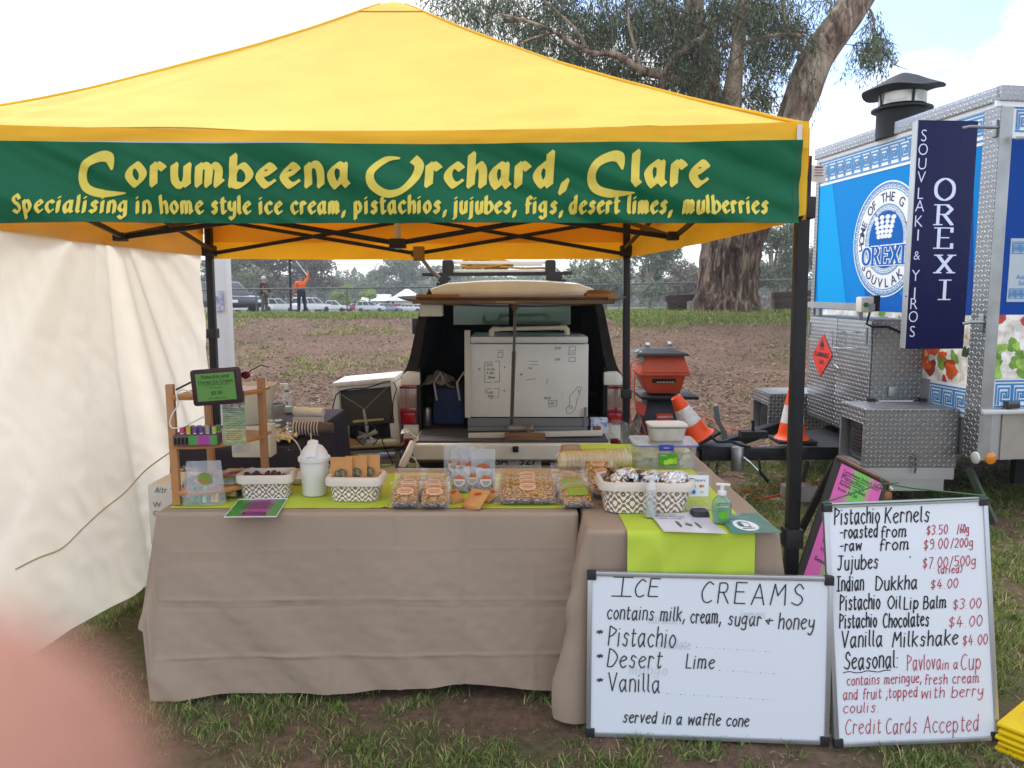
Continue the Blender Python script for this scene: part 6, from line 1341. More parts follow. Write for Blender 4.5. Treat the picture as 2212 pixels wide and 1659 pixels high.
tablecloth('tablecloth', 'taupe cloth over the long front table, hanging almost to the grass', TB1, hem1, out1, nv=110)
TB2 = (.268, .948, 2.70, 4.30)
def hem2(x, y, nx, ny): return .03 if nx > -.2 else .02
def out2(x, y, nx, ny, v, z):
 front = max(0, -ny); side = 1 - front
 dyy = y - 2.70; c = math.exp(-(dyy / .22) ** 2)
 o = side * (.03 * v + .006 * mn.noise(Vector((x * 9 + y * 9, z * 3, 5.))) + .015 * v * mn.noise(Vector((x * 12, y * 12, z * 2))))
 if nx < -.1: o += c * side * (.085 * math.sin(min(1, v * 1.02) * PI * .60) + .02 * math.sin(v * 9) * v + .012 * mn.noise(Vector((y * 20, z * 9, 3))))
 if nx > .1: o += side * (.03 + .05 * c) * v
 o += front * (.004 * mn.noise(Vector((x * 14, z * 6, 2))) * min(1, v * 4) - .012 * min(1, v * 5) + .02 * v * math.exp(-((x - .33) / .03) ** 2))
 return (o, 0, 0)
tablecloth('tablecloth', 'taupe cloth over the right-hand table that runs back towards the ute', TB2, hem2, out2)
for nm, (a0, a1, b0, b1), lab in (('trestle_table', TB1, 'long trestle table under the front taupe cloth'), ('trestle_table', TB2, 'trestle table under the right-hand taupe cloth')):
 t = thing(nm, lab, 'table', ((a0 + a1) / 2, (b0 + b1) / 2, 0))
 b = MB(); b.bx((a0 + .04, b0 + .04, TZ - .035), (a1 - .04, b1 - .04, TZ - .006)); b.build('table_top', mat('white_plastic', '#d8d2c4'), t, world=True)
 for xx in (a0 + .12, a1 - .12):
  for yy in (b0 + .12, b1 - .12): b = MB(); b.tube([(xx, yy, 0), (xx, yy, TZ - .03)], .014, 8); b.build('leg', mat('grey_metal', '#8d8b86'), t, world=True)
def runner(name, label, fn, nu, nv): 
 b = MB(); b.grid(fn, nu, nv); o = b.build(name, M_LIM, None, smooth=80, fix=True); return tag(o, label, 'table runner')
ry0 = G(800, 1099, TZ).y
r1a, r1b = x0a + .03, x1a - .005
runner('table_runner', 'lime green runner lying along the front table', lambda u, v: (r1a + (r1b - r1a) * u, ry0 + .58 * v + .004 * mn.noise(Vector((u * 8, 0, 1))), TZ + .0022 + .0035 * max(0, mn.noise(Vector((u * 16, v * 3, 2)))) + .004 * ridge(u - .53 - .02 * v, .006) + .003 * ridge(u - .555, .004) + .003 * ridge(u - .5, .005)), 260, 24)
la, lb_ = G(1335, 1113, TZ), G(1366, 1152, TZ); ra, rb_ = G(1640, 1085, TZ), W(1653, 1160, 2.655)
def run2(u, v):      # v from the back of the table to the front hem
 L1 = 1.585; L = L1 + .235; s = v * L
 xl, xr = .405, .852
 sk = .035 * smooth(.0, 1.4, L1 - s) * (1 - u)
 x = xl + (xr - xl) * u - sk
 if s < L1: return (x, 4.28 - s * (4.28 - 2.695) / L1, TZ + .0025 + .003 * max(0, mn.noise(Vector((u * 6, s * 5, 4)))))
 d = s - L1; o = .010 + .015 * (d / .3) + (.007 * mn.noise(Vector((u * 5 + d * 8, d * 3, 9.))) + .010 * ridge(u - .22 - d * .5, .05)) * smooth(0, .1, d)
 return (x, 2.70 - min(d, .008) - o * smooth(0, .03, d), TZ + .0025 - max(0, d - .006))
runner('table_runner', 'lime green runner along the right-hand table, hanging over its front edge', run2, 40, 150)
bd = (-1.84, -1.19, 4.16, 5.6)
tablecloth('tablecloth', 'charcoal cloth over the rear side table behind the bamboo shelf', bd, lambda *a: .12, lambda x, y, nx, ny, v, z: (.05 * v + .02 * v * mn.noise(Vector((x * 8, y * 8, 1))), 0, 0), M_BLC, 24)
t = thing('side_table', 'small table under the charcoal cloth at the rear left', 'table', (-1.6, 4.5, 0)); b = MB(); b.bx((bd[0] + .01, bd[2] + .01, TZ - .03), (bd[1] - .01, bd[3] - .01, TZ - .006)); b.build('table_top', mat('white_plastic', '#d8d2c4'), t, world=True)
for xx in (bd[0] + .08, bd[1] - .08):
 for yy in (bd[2] + .08, bd[3] - .08): b = MB(); b.tube([(xx, yy, 0), (xx, yy, TZ - .03)], .014, 8); b.build('leg', mat('grey_metal', '#8d8b86'), t, world=True)
# ================================================================ whiteboards
M_WB = mat('whiteboard', '#e3e8ee', .25, coat=.3, spec=.4); M_WBF = mat('board_frame', '#b9bcc0', .35, .75); M_WBK = mat('board_corner', '#26272b', .5)
M_RINK = mat('red_marker', '#b02a3c', .6); M_SMR = mat('smudged_marker', '#c9ccd4', .5)
def plane_board(name, label, BLp, BRp, TLp, TRp, lean, zr=0., h=.6, w=None, rot=0.):
 A = G(*BLp, .012); Bq = G(*BRp, .012 + zr); u = (Bq - A); 
 if zr == 0: u.z = 0
 Wd = w or u.length; u.normalize(); hz = Vector((-u.y, u.x, 0)).normalized(); up = Vector((0, 0, math.cos(lean))) + hz * math.sin(lean); up.normalize(); n = u.cross(up).normalized(); n = -n if n.y > 0 else n
 if rot: c, s = math.cos(rot), math.sin(rot); u, up = u * c + up * s, up * c - u * s
 TLq = hit(*TLp, A, n); TRq = hit(*TRp, A, n); h_ = ((TLq - A).dot(up) + (TRq - A).dot(up)) / 2
 t = thing(name, label, 'whiteboard', (A + Bq) / 2); fn = plane_fn(A, u, up, n)
 def P(px, py): q = hit(px, py, A + n * 0.0, n) - A; return q.dot(u), q.dot(up)
 b = MB(); quadF(.006, Wd - .006, .006, h_ - .006, -.012, -.001, fn, b); b.build('panel', M_WB, t, world=True)
 fw = .016
 for (a, c, d, e) in ((0, Wd, 0, fw), (0, Wd, h_ - fw, h_), (0, fw, fw, h_ - fw), (Wd - fw, Wd, fw, h_ - fw)):
  b = MB(); quadF(a, c, d, e, -.014, .004, fn, b); b.build('frame_rail', M_WBF, t, world=True, bevel=.002)
 for a in (0, Wd):
  for c in (0, h_):
   s1 = 1 if a == 0 else -1; s2 = 1 if c == 0 else -1; b = MB()
   ua, ub = sorted((a - s1 * .002, a + s1 * .030)); va, vb = sorted((c - s2 * .002, c + s2 * .030)); quadF(ua, ub, va, vb, -.016, .0065, fn, b); b.build('corner_cap', M_WBK, t, world=True, bevel=.003)
 return t, fn, P, Wd, h_
t1, f1, P1_, w1, h1 = plane_board('whiteboard', 'wide whiteboard listing ICE CREAMS, leaning against the right-hand table', (1266, 1590), (1790, 1609), (1272, 1230), (1783, 1250), math.radians(3.2))
def W_(fn): return lambda u, v, z=0.: fn(u, v, .0006 + z)
def wl(mb, P, fn, txt, x0, x1, y, cap, r=.0025, slant=.16, mi=0, gap=.28, rise=0.):
 a, c = P(x0, y), P(x1, y + 0); h = (P(x0, y - cap)[1] - a[1]); hand_text(mb, txt, a[0], a[1], h, round_nib(r, 5), W_(fn), width=c[0] - a[0], slant=slant, gap=gap, jit=.025, mi=mi, rise=rise)
b = MB(); L1 = lambda *a, **k: wl(b, P1_, f1, *a, **k)
L1('I', 1322, 1363, 1287, 42, slant=.1); L1('CE', 1370, 1420, 1288, 38); L1('CREAMS', 1514, 1732, 1302, 44, slant=.12, gap=.35)
L1('contains milk,', 1312, 1478, 1337, 30); L1('cream,', 1492, 1556, 1345, 30); L1('sugar', 1573, 1642, 1350, 29); L1('+', 1653, 1668, 1348, 18); L1('honey', 1682, 1756, 1358, 33)
for y_, w_ in ((1372, 0), (1424, 0), (1476, 0)): L1('*', 1289, 1300, y_, 17)
L1('Pistachio', 1314, 1457, 1394, 42); L1('Desert', 1312, 1427, 1440, 38); L1('Lime', 1482, 1541, 1443, 30); L1('Vanilla', 1314, 1424, 1492, 38, slant=.05)
L1('served in a waffle cone', 1346, 1616, 1560, 25, slant=.2)
for x0, x1, y_ in ((1474, 1672, 1396), (1553, 1678, 1448), (1440, 1672, 1498)):
 k = 0; x = x0
 while x < x1: q = P1_(x, y_ + (x - x0) * .06); pen(b, [[q, (q[0] + (.003 if k % 3 == 0 else 0), q[1])]], round_nib(.0011, 5), W_(f1)); x += 8 + (k * 7 % 5); k += 1
b.build('handwriting', mat('black_marker', '#3c3d42', .6), t1, world=True, smooth=0, fix=False)
b = MB()
for tx, x0, x1, y_, c_ in (('caramel', 1400, 1470, 1346, 20), ('chocolate', 1420, 1490, 1400, 20), ('lemon', 1600, 1650, 1335, 18), ('mango', 1360, 1440, 1455, 20)):
 wl(b, P1_, lambda u, v, z=0.: f1(u, v, z - .0004), tx, x0, x1, y_, c_, r=.0016)
tag(b.build('rubbed_out_marks', mat('ghost_marks', '#ced3db', .4), t1, world=True, smooth=0, fix=False), kind='stuff')
t2, f2, P2_, w2, h2_ = plane_board('whiteboard', 'tall whiteboard price list from Pistachio Kernels to Credit Cards Accepted', (1803, 1615), (2160, 1612), (1783, 1085), (2128, 1076), math.radians(8), rot=math.radians(2.1))
b = MB(); rb = MB(); L2 = lambda *a, **k: wl(b, P2_, f2, *a, **k); L3 = lambda *a, **k: wl(rb, P2_, f2, *a, **k)
L2('Pistachio', 1803, 1899, 1133, 35); L2('Kernels', 1912, 2007, 1130, 33); L2('-roasted', 1815, 1896, 1163, 27); L2('from', 1903, 1957, 1161, 25)
L2('-raw', 1815, 1860, 1190, 22); L2('from', 1900, 1962, 1189, 25); L2('Jujubes', 1810, 1896, 1231, 30); L2('Indian', 1808, 1865, 1277, 32); L2('Dukkha', 1892, 1980, 1275, 30)
L2('Pistachio', 1815, 1900, 1318, 33); L2('Oil', 1918, 1945, 1315, 27); L2('Lip', 1953, 1984, 1316, 26); L2('Balm', 1995, 2043, 1315, 26)
L2('Pistachio', 1814, 1893, 1357, 31); L2('Chocolates', 1908, 2006, 1356, 30); L2('Vanilla', 1818, 1905, 1399, 34); L2('Milkshake', 1928, 2068, 1398, 32)
L2('Seasonal:', 1824, 1940, 1446, 36)
q0, q1 = P2_(1822, 1453), P2_(1924, 1453); pen(b, [_cat([(q0[0] + (q1[0] - q0[0]) * i / 8, q0[1] + .003 * math.sin(i * 1.9)) for i in range(9)], 3)], round_nib(.0016, 5), W_(f2))
for y0_ in (0,): q0 = P2_(1966, 1203); pen(b, [[q0, q0]], round_nib(.003, 6), W_(f2))
b.build('black_handwriting', mat('black_marker_dense', '#15161a', .6), t2, world=True, smooth=0, fix=False)
for tx, x0, x1, y_, c_ in (('$3.50', 2002, 2046, 1155, 20), ('/60g', 2068, 2093, 1152, 19), ('$9.00', 1996, 2047, 1187, 22), ('/200g', 2054, 2102, 1183, 20), ('$7.00', 1994, 2046, 1228, 23), ('/500g', 2052, 2108, 1224, 22), ('(dried)', 2026, 2078, 1239, 16),
                           ('$4.00', 2011, 2068, 1272, 20), ('$3.00', 2059, 2118, 1316, 22), ('$4.00', 2050, 2120, 1355, 23), ('$4.00', 2080, 2132, 1394, 22),
                           ('Pavlova', 1960, 2032, 1448, 33), ('in a', 2036, 2068, 1446, 20), ('Cup', 2076, 2119, 1446, 34),
                           ('contains meringue,', 1830, 1990, 1481, 21), ('fresh cream', 1998, 2114, 1479, 22), ('and fruit ;topped', 1822, 1982, 1512, 23), ('with berry', 1990, 2122, 1509, 24), ('coulis.', 1822, 1898, 1541, 22),
                           ('Credit', 1826, 1902, 1587, 32), ('Cards', 1914, 1980, 1586, 34), ('Accepted', 1996, 2114, 1584, 36)):
 L3(tx, x0, x1, y_, c_, r=.0015)
rb.build('red_handwriting', M_RINK, t2, world=True, smooth=0, fix=False)
es = thing('sandwich_board', 'dark A-frame sign with a pink and green price poster, behind the tall whiteboard', 'sign', G(1830, 1430, 0))
ys = 3.55; TLs, TRs, BLs = W(1818, 1001, ys), W(1908, 1046, ys - .02), W(1746, 1250, ys - .25)
us = (TRs - TLs); ws = us.length; us.normalize(); vs_ = (TLs - BLs).normalized(); ns = us.cross(vs_).normalized(); ns = ns if ns.y < 0 else -ns; vs_ = ns.cross(us).normalized(); vs_ = vs_ if vs_.z > 0 else -vs_
SF = plane_fn(TLs, us, vs_, ns); Hs = (TLs - BLs).length * 1.75
b = MB(); quadF(-.03, ws + .02, -Hs, .02, -.018, -.002, SF, b); b.build('frame_board', mat('dark_frame', '#2a2422', .7), es, world=True, bevel=.003)
def posters(nm):
 m = bpy.data.materials.new(nm); m.use_nodes = True; N, L = m.node_tree.nodes, m.node_tree.links; p = N['Principled BSDF']; p.inputs['Roughness'].default_value = .35
 uvn = N.new('ShaderNodeUVMap'); sp = N.new('ShaderNodeSeparateXYZ'); L.new(uvn.outputs[0], sp.inputs[0]); r = N.new('ShaderNodeValToRGB'); L.new(sp.outputs[0], r.inputs[0]); e = r.color_ramp.elements
 return m, r, p, L
M_PG, r_, p_, L_ = posters('pink_green_print'); e = r_.color_ramp.elements; pk_, gn_ = srgb('#d0529f'), srgb('#63b83a')
e[0].position = .0; e[0].color = (*pk_, 1); e[1].position = 1.; e[1].color = (*pk_, 1)
for q, c in ((.25, pk_), (.42, gn_), (.62, gn_), (.82, pk_)): k = e.new(q); k.color = (*c, 1)
L_.new(r_.outputs[0], p_.inputs['Base Color']); MATS['pink_green_print'] = M_PG
M_GP, r_, p_, L_ = posters('green_pink_print'); e = r_.color_ramp.elements; pk2, gn2 = srgb('#9c3a86'), srgb('#3f8f3a')
e[0].position = .0; e[0].color = (*gn2, 1); e[1].position = 1.; e[1].color = (*gn2, 1)
for q, c in ((.2, gn2), (.38, pk2), (.68, pk2), (.86, gn2)): k = e.new(q); k.color = (*c, 1)
L_.new(r_.outputs[0], p_.inputs['Base Color']); MATS['green_pink_print'] = M_GP
b = MB(); b.grid(lambda u, v: SF(u * ws, -Hs * .86 + v * Hs * .86, .0), 8, 8); b.build('poster', M_PG, es, world=True)
b = MB(); SFl = lambda u, v, z=0.: SF(u, v, .0015 + z)
for tx, u, v, h, w in (('Corumbeena Orchard, Clare', .02, -.035, .018, ws - .03), ('Pistachio:', .02, -.068, .024, ws * .55), ('Kernels - roasted', .02, -.098, .018, ws * .6), ('from $3.50', .02, -.125, .016, ws * .45), ('Ice cream', .03, -.25, .018, .08), ('served', .03, -.28, .012, .05), ('in a waffle cone', .03, -.305, .012, .10), ('Pistachio', .03, -.345, .020, .10), ('Desert Lime', .03, -.385, .020, .12), ('Vanilla with', .03, -.425, .020, .12), ('Seasonal', .02, -.475, .02, .10)):
 print_text(b, tx, u, v, h, SFl, width=w, bold=.006)
for v, w in ((-.041, ws - .03), (-.075, ws * .55)): b.add([SFl(.02, v - .003), SFl(.02 + w, v - .003), SFl(.02 + w, v), SFl(.02, v)], [(0, 1, 2, 3)])
tag(b.build('poster_print', M_INK, es, world=True, smooth=0, fix=False), kind='stuff')
b = MB(); b.tube([SF(-.03, .02, 0), SF(ws + .02, .02, 0), SF(ws + .08, -.0, -.10)], .010, 6); b.build('top_rail', mat('rust_white', '#8d6a58', .6, .3, var=.3), es, world=True)
b = MB(); b.tube([SF(.04, .03, -.03), SF(ws * .8, .035, -.03), SF(ws + .06, .01, -.03)], .008, 6); b.build('top_rail', mat('pale_bar', '#cfc8c2', .5), es, world=True)
b = MB(); b.box(SF(ws + .03, -.035, -.03), (.06, .05, .035)); b.build('worn_corner', mat('rust_orange', '#8a5a32', .7, .2, var=.4, vscale=30), es, world=True, bevel=.008)
b = MB(); e0 = SF(ws * .5, .0, -.02); b.beam(SF(-.02, 0, -.03), SF(-.02, -Hs, -.03) + Vector((.1, .45, 0)), .02, .03); b.beam(SF(ws, 0, -.03), SF(ws, -Hs, -.03) + Vector((.1, .45, 0)), .02, .03); tag(b.build('rear_legs', mat('dark_frame', '#2a2422'), es, world=True), kind='stuff')
bc = thing('bungee_cord', 'green cord tied across the top corners of the tall whiteboard', 'cord', f2(0, h2_, .0)); M_CORD = mat('green_rope', '#3f6b45', .7)
b = MB(); b.tube([f2(0, h2_ - .005, .008), f2(w2 * .5, h2_ - .006, .008), f2(w2, h2_ - .004, .008)], .0028, 6); b.build('cord', M_CORD, bc, world=True)
b = MB(); kn = W(1905, 1045, 3.2); b.tube([f2(.0, h2_, -.01), kn, kn + Vector((.03, 0, -.002)), kn + Vector((.1, -.05, -.006)), f2(w2, h2_ + .002, -.01)], .0032, 6); b.build('cord', M_CORD, bc, world=True)
b = MB(); b.tube([kn + Vector((.008 * math.cos(i), .008 * math.sin(i * 1.3), -.03 + .005 * i)) for i in range(12)], .003, 5); b.tube([kn, kn + Vector((.07, 0, .004))], .003, 5); tag(b.build('knot', M_CORD, bc, world=True), kind='stuff')
b = MB(); tp = f2(.03, h2_ * .55, -.02); 
q = G(2282, 1632, 0); yc_ = thing('cone_stack', 'stack of bright yellow cones at the bottom right corner', 'traffic cone', (q.x, q.y, 0), rz=math.radians(38)); M_YC = mat('cone_yellow', '#f2cf0a', .45, var=.03)
for k in range(5): b = MB(); b.box((.004 * math.sin(k * 2), .004 * math.cos(k * 3), .010 + k * .022), (.28, .28, .014)); b.build('base', M_YC, yc_, bevel=.006)
b = MB(); b.lathe([(.115, .106), (.105, .112), (.096, .12), (.03, .42), (.024, .42), (.024, .38)], (0, 0, 0), 28); b.build('cone_body', M_YC, yc_)
# ================================================================ goods on the tables
def film_mat(name, tint='#ffffff', op=.16, rough=.12, milky=0.):
 m = bpy.data.materials.new(name); m.use_nodes = True; N, L = m.node_tree.nodes, m.node_tree.links; N.remove(N['Principled BSDF']); out = N['Material Output']; MATS[name] = m
 t = N.new('ShaderNodeBsdfTransparent'); t.inputs[0].default_value = (*srgb(tint), 1); g = N.new('ShaderNodeBsdfGlossy'); g.inputs['Roughness'].default_value = rough
 d = N.new('ShaderNodeBsdfDiffuse'); d.inputs[0].default_value = (.62, .64, .68, 1)
 lw = N.new('ShaderNodeLayerWeight'); lw.inputs[0].default_value = .25
 mr = N.new('ShaderNodeMapRange'); mr.inputs[3].default_value = op * .5; mr.inputs[4].default_value = min(1, op + .5); L.new(lw.outputs['Facing'], mr.inputs[0])
 tc = N.new('ShaderNodeTexCoord'); nz = N.new('ShaderNodeTexNoise'); nz.inputs['Scale'].default_value = 38; nz.inputs['Distortion'].default_value = 1.2; L.new(tc.outputs['Object'], nz.inputs['Vector'])
 bp = N.new('ShaderNodeBump'); bp.inputs['Strength'].default_value = .6; bp.inputs['Distance'].default_value = .006; L.new(nz.outputs['Fac'], bp.inputs['Height']); L.new(bp.outputs[0], g.inputs['Normal'])
 m1 = N.new('ShaderNodeMixShader'); L.new(mr.outputs[0], m1.inputs[0]); L.new(t.outputs[0], m1.inputs[1]); L.new(g.outputs[0], m1.inputs[2])
 m2 = N.new('ShaderNodeMixShader'); m2.inputs[0].default_value = milky; L.new(m1.outputs[0], m2.inputs[1]); L.new(d.outputs[0], m2.inputs[2]); L.new(m2.outputs[0], out.inputs[0]); return m
M_FILM = film_mat('clear_film', op=.09); M_MILK = film_mat('frosted_film', op=.12, milky=.24, rough=.25); M_CLR = film_mat('clear_plastic', op=.12, milky=.08); M_TUB = film_mat('tub_plastic', op=.1, milky=.30, rough=.2)
def nut_mat(name, a, b_, c, sc=230):
 m = bpy.data.materials.new(name); m.use_nodes = True; N, L = m.node_tree.nodes, m.node_tree.links; p = N['Principled BSDF']; MATS[name] = m; p.inputs['Roughness'].default_value = .45
 tc = N.new('ShaderNodeTexCoord'); v = N.new('ShaderNodeTexVoronoi'); v.inputs['Scale'].default_value = sc; mp = N.new('ShaderNodeMapping'); mp.inputs['Scale'].default_value = (.7, 1, 1.3); mp.inputs['Rotation'].default_value = (.3, .2, .5)
 L.new(tc.outputs['Object'], mp.inputs[0]); L.new(mp.outputs[0], v.inputs['Vector']); r = N.new('ShaderNodeValToRGB'); sp = N.new('ShaderNodeSeparateColor'); L.new(v.outputs['Color'], sp.inputs[0]); L.new(sp.outputs[0], r.inputs[0])
 e = r.color_ramp.elements; e[0].position = .15; e[0].color = (*srgb(a), 1); e[1].position = .9; e[1].color = (*srgb(c), 1); k = e.new(.5); k.color = (*srgb(b_), 1); L.new(r.outputs[0], p.inputs['Base Color'])
 bp = N.new('ShaderNodeBump'); bp.invert = True; bp.inputs['Strength'].default_value = 1.; bp.inputs['Distance'].default_value = .004; L.new(v.outputs['Distance'], bp.inputs['Height']); L.new(bp.outputs[0], p.inputs['Normal']); return m
M_NUT = nut_mat('nut_brittle', '#7a4716', '#b77a2a', '#dfae5c'); M_NUTD = nut_mat('nut_base_seed', '#3a3034', '#7a6c70', '#c3bcc0'); M_SEED = nut_mat('loose_kernels', '#33301f', '#6f6a48', '#a59a78', 260); M_SEEDP = nut_mat('pinkish_kernels', '#4b2a22', '#8e5a40', '#c08a62', 260)
M_LABP = mat('label_peach', '#d9a17a', .5); M_LABG = mat('label_green', '#7c9a24', .5); M_LABO = mat('label_orange', '#c06a2c', .5); M_KRAFT = mat('kraft_paper', '#bf8a52', .8, var=.06, vscale=12)
M_LINE = mat('label_print', '#6d4a34', .6)
def Rx(a): return Matrix.Rotation(a, 3, 'X')
def Rz(a): return Matrix.Rotation(a, 3, 'Z')
def slab(b, w, h, t, x=0, y=0, z=0, bulge=.3, mi=0, n=8, seed=0.):      # a soft-edged block standing on z, broad face to -y
 def side(s):
  def f(u, v):
   e = (1 - (2 * u - 1) ** 6) * (1 - (2 * v - 1) ** 6); e = max(0, e) ** .5
   q = mn.noise(Vector((u * 4 + seed, v * 4, s + seed)))
   return (x + (u - .5) * w, y + s * (t / 2) * e * (1 + bulge * q), z + v * h)
  return f
 b.grid(side(-1), n, n, mi, uv=False); b.grid(side(1), n, n, mi, uv=False)
def nut_pack(name, label, loc, rot, w=.116, h=.098, t=.034, lab='peach', group=None, seed=0, cat='snack pack'):
 th = thing(name, label, cat, loc, rot=rot, group=group)
 b = MB(); slab(b, w * .86, h * .68, t, z=h * .12, seed=seed, n=12); b.build('brittle', M_NUT, th, smooth=80)
 b = MB(); slab(b, w * .84, h * .15, t * .95, z=.004, seed=seed + 2); b.build('seed_base', M_NUTD, th, smooth=80)
 def film(s):
  def f(u, v):
   e = max(0, (1 - (2 * u - 1) ** 4)) ** .6 * max(0, (1 - (2 * min(1, v / .84) - 1) ** 4)) ** .5
   z = v * h * 1.12
   return ((u - .5) * w * (1.08 - .06 * math.sin(v * PI)) + .003 * mn.noise(Vector((v * 6, seed, 1))), s * (t * .5 * e + .0016) + .006 * mn.noise(Vector((u * 4, v * 3, seed))) * v * v, z)
  return f
 b = MB(); b.grid(film(-1), 14, 12, uv=False); b.grid(film(1), 14, 12, uv=False); b.build('wrapper', M_FILM, th, smooth=80)
 b = MB(); lw, lh = (.034, .020) if lab == 'peach' else (.038, .022); P = [(lw * math.cos(a) * (1 if lab == 'peach' else 1.0), -t * .5 * 1.12 - .0045, h * .62 + lh * math.sin(a) * .8) for a in [i * PI / 10 for i in range(20)]]
 if lab == 'green': P = [(x, -t * .56 - .0045, h * .60 + z) for x, z in ((-lw, -lh * .7), (lw, -lh * .7), (lw, lh * .7), (-lw, lh * .7))]
 b.add([(x * min(1, w / .105), y, z) for x, y, z in P], [tuple(range(len(P)))]); lo = b.build('label', M_LABP if lab == 'peach' else M_LABG, th, smooth=0, fix=False)
 b = MB()
 for k in range(3): z = h * .62 + .006 - k * .006; wd = (.020, .026, .018)[k]; b.add([(-wd, -t * .5 * 1.12 - .0052, z), (wd, -t * .5 * 1.12 - .0052, z), (wd, -t * .5 * 1.12 - .0052, z + .0018), (-wd, -t * .5 * 1.12 - .0052, z + .0018)], [(0, 1, 2, 3)])
 tag(b.build('print', M_LINE if lab == 'peach' else M_LABO, lo, smooth=0, fix=False), kind='stuff')
 return th
def tp(px, py): q = G(px, py, TZ + .006); return q
words_ = ['front', 'second', 'third', 'rearmost']
for c, (px, py) in enumerate(((875, 1099), (935, 1100))):
 base = tp(px, py); 
 for k in range(4):
  L_ = base + Vector((.006 * math.sin(k * 2 + c) - (.004 if c else .0) * k, .070 * k, .003)); rr = Rz(random.uniform(-.06, .06)) @ Rx(-math.radians(34 - 3 * k))
  nut_pack('nut_pack', f'{words_[k]} small nut brittle pack in the {"left" if c == 0 else "right"} of the two columns beside the patterned basket', L_, rr, seed=c * 5 + k, group='small nut brittle packs')
base = tp(1140, 1091)
for k in range(4): nut_pack('nut_pack', f'{words_[k]} long nut brittle slab pack in the middle of the front table', base + Vector((.004 * math.sin(k * 3), .068 * k, .003)), Rz(random.uniform(-.02, .02)) @ Rx(-math.radians(36)), w=.258, h=.104, t=.034, seed=20 + k, group='long nut brittle packs')
b5 = tp(1251, 1099)
for k in range(5):
 L_ = b5 + Vector((-.012 * (k > 0) - .004 * k, .062 * k, .003)); nut_pack('nut_pack', ('foremost lime labelled nut pack, overhanging where the two tables meet', 'second lime labelled nut pack behind the foremost one', 'third lime labelled nut pack in the row by the table joint', 'fourth nut pack in the lime labelled row by the table joint', 'rear nut pack with its clear top standing up, end of the lime labelled row')[k], L_, Rz(.16 if k == 0 else random.uniform(-.05, .08)) @ Rx(-math.radians(40 - 4 * k)), w=.135, h=.098 + .01 * (k == 4), lab='green' if k < 4 else 'peach', seed=30 + k, group='lime labelled nut packs')
for k, (px, py) in enumerate(((1296, 1076), (1300, 1052), (1290, 1032))): nut_pack('nut_pack', ('nut pack wedged beside the left corner of the big basket', 'nut pack lying behind the one beside the big basket', 'rear nut pack between the lime labelled row and the big basket')[k], tp(px, py), Rz(-.15) @ Rx(-math.radians(38)), w=.13, h=.10, seed=40 + k, group='nut packs beside the big basket')
def pouch(name, label, loc, rot, w, h, fill=.35, m=None, seedm=None, round_lab=True, group=None, seed=0., cat='pouch'):
 th = thing(name, label, cat, loc, rot=rot, group=group); t = .032
 def film(s):
  def f(u, v):
   e = max(0, 1 - (2 * u - 1) ** 4) ** .5 * (1 - smooth(.1, .9, v)) ** .8
   return ((u - .5) * w, s * (t * .5 * e + .0012) + .004 * mn.noise(Vector((u * 3, v * 4, seed))) * v, v * h)
  return f
 b = MB(); b.grid(film(-1), 12, 12, uv=False); b.grid(film(1), 12, 12, uv=False); b.build('bag', m or M_MILK, th, smooth=80)
 b = MB(); slab(b, w * .8, h * fill, t * .75, z=.004, seed=seed); b.build('kernels', seedm or M_SEED, th, smooth=80)
 R_ = w * .31; z0 = h * .42
 for r_, mm, nm, dy, half in ((R_, mat('label_cream', '#d8cdbd', .5), 'label', 0, False), (R_ * .999, mat('label_rust', '#b5603a', .5), 'label_top', -.0005, True)):
  P = [(r_ * math.cos(a), -t * .5 - .002 + dy, z0 + r_ * math.sin(a)) for a in ([i * PI / 12 for i in range(24)] if not half else [.35 + i * (PI - .7) / 12 for i in range(13)])]; b = MB(); b.add(P, [tuple(range(len(P)))]); b.build(nm, mm, th, smooth=0, fix=False)
 b = MB()
 for k in range(4): z = z0 - .002 - k * R_ * .2; wd = R_ * (.75, .62, .55, .35)[k]; b.add([(-wd, -t * .5 - .003, z), (wd, -t * .5 - .003, z), (wd, -t * .5 - .003, z + R_ * .07), (-wd, -t * .5 - .003, z + R_ * .07)], [(0, 1, 2, 3)])
 tag(b.build('print', M_INK, th, smooth=0, fix=False), kind='stuff'); return th
for k, (px, dy) in enumerate(((1046, 0), (1022, .035), (1003, .06), (986, .09))):
 q = G(px, 1036, TZ + .0); L_ = Vector((q.x, 3.33 + dy, TZ + .006)); pouch('pouch', ('tall frosted kernel pouch on the right, in front of the other tall ones', 'second tall frosted kernel pouch from the right', 'third tall frosted kernel pouch from the right', 'leftmost tall frosted kernel pouch')[k], L_, Rz(.02 * k - .03) @ Rx(-.06), .105, .158 + .004 * (k % 2), seed=k, group='tall frosted kernel pouches')
for k, px in enumerate((992, 1020, 1050)): q = tp(px, 1063 - 4 * (k == 1)); pouch('pouch', ('left small frosted pouch below the tall pouches', 'middle small frosted pouch below the tall pouches', 'right small frosted pouch below the tall pouches')[k], q, Rz(.1 * (k - 1)) @ Rx(-.5), .078, .10, .3, seed=9 + k, group='small frosted pouches')
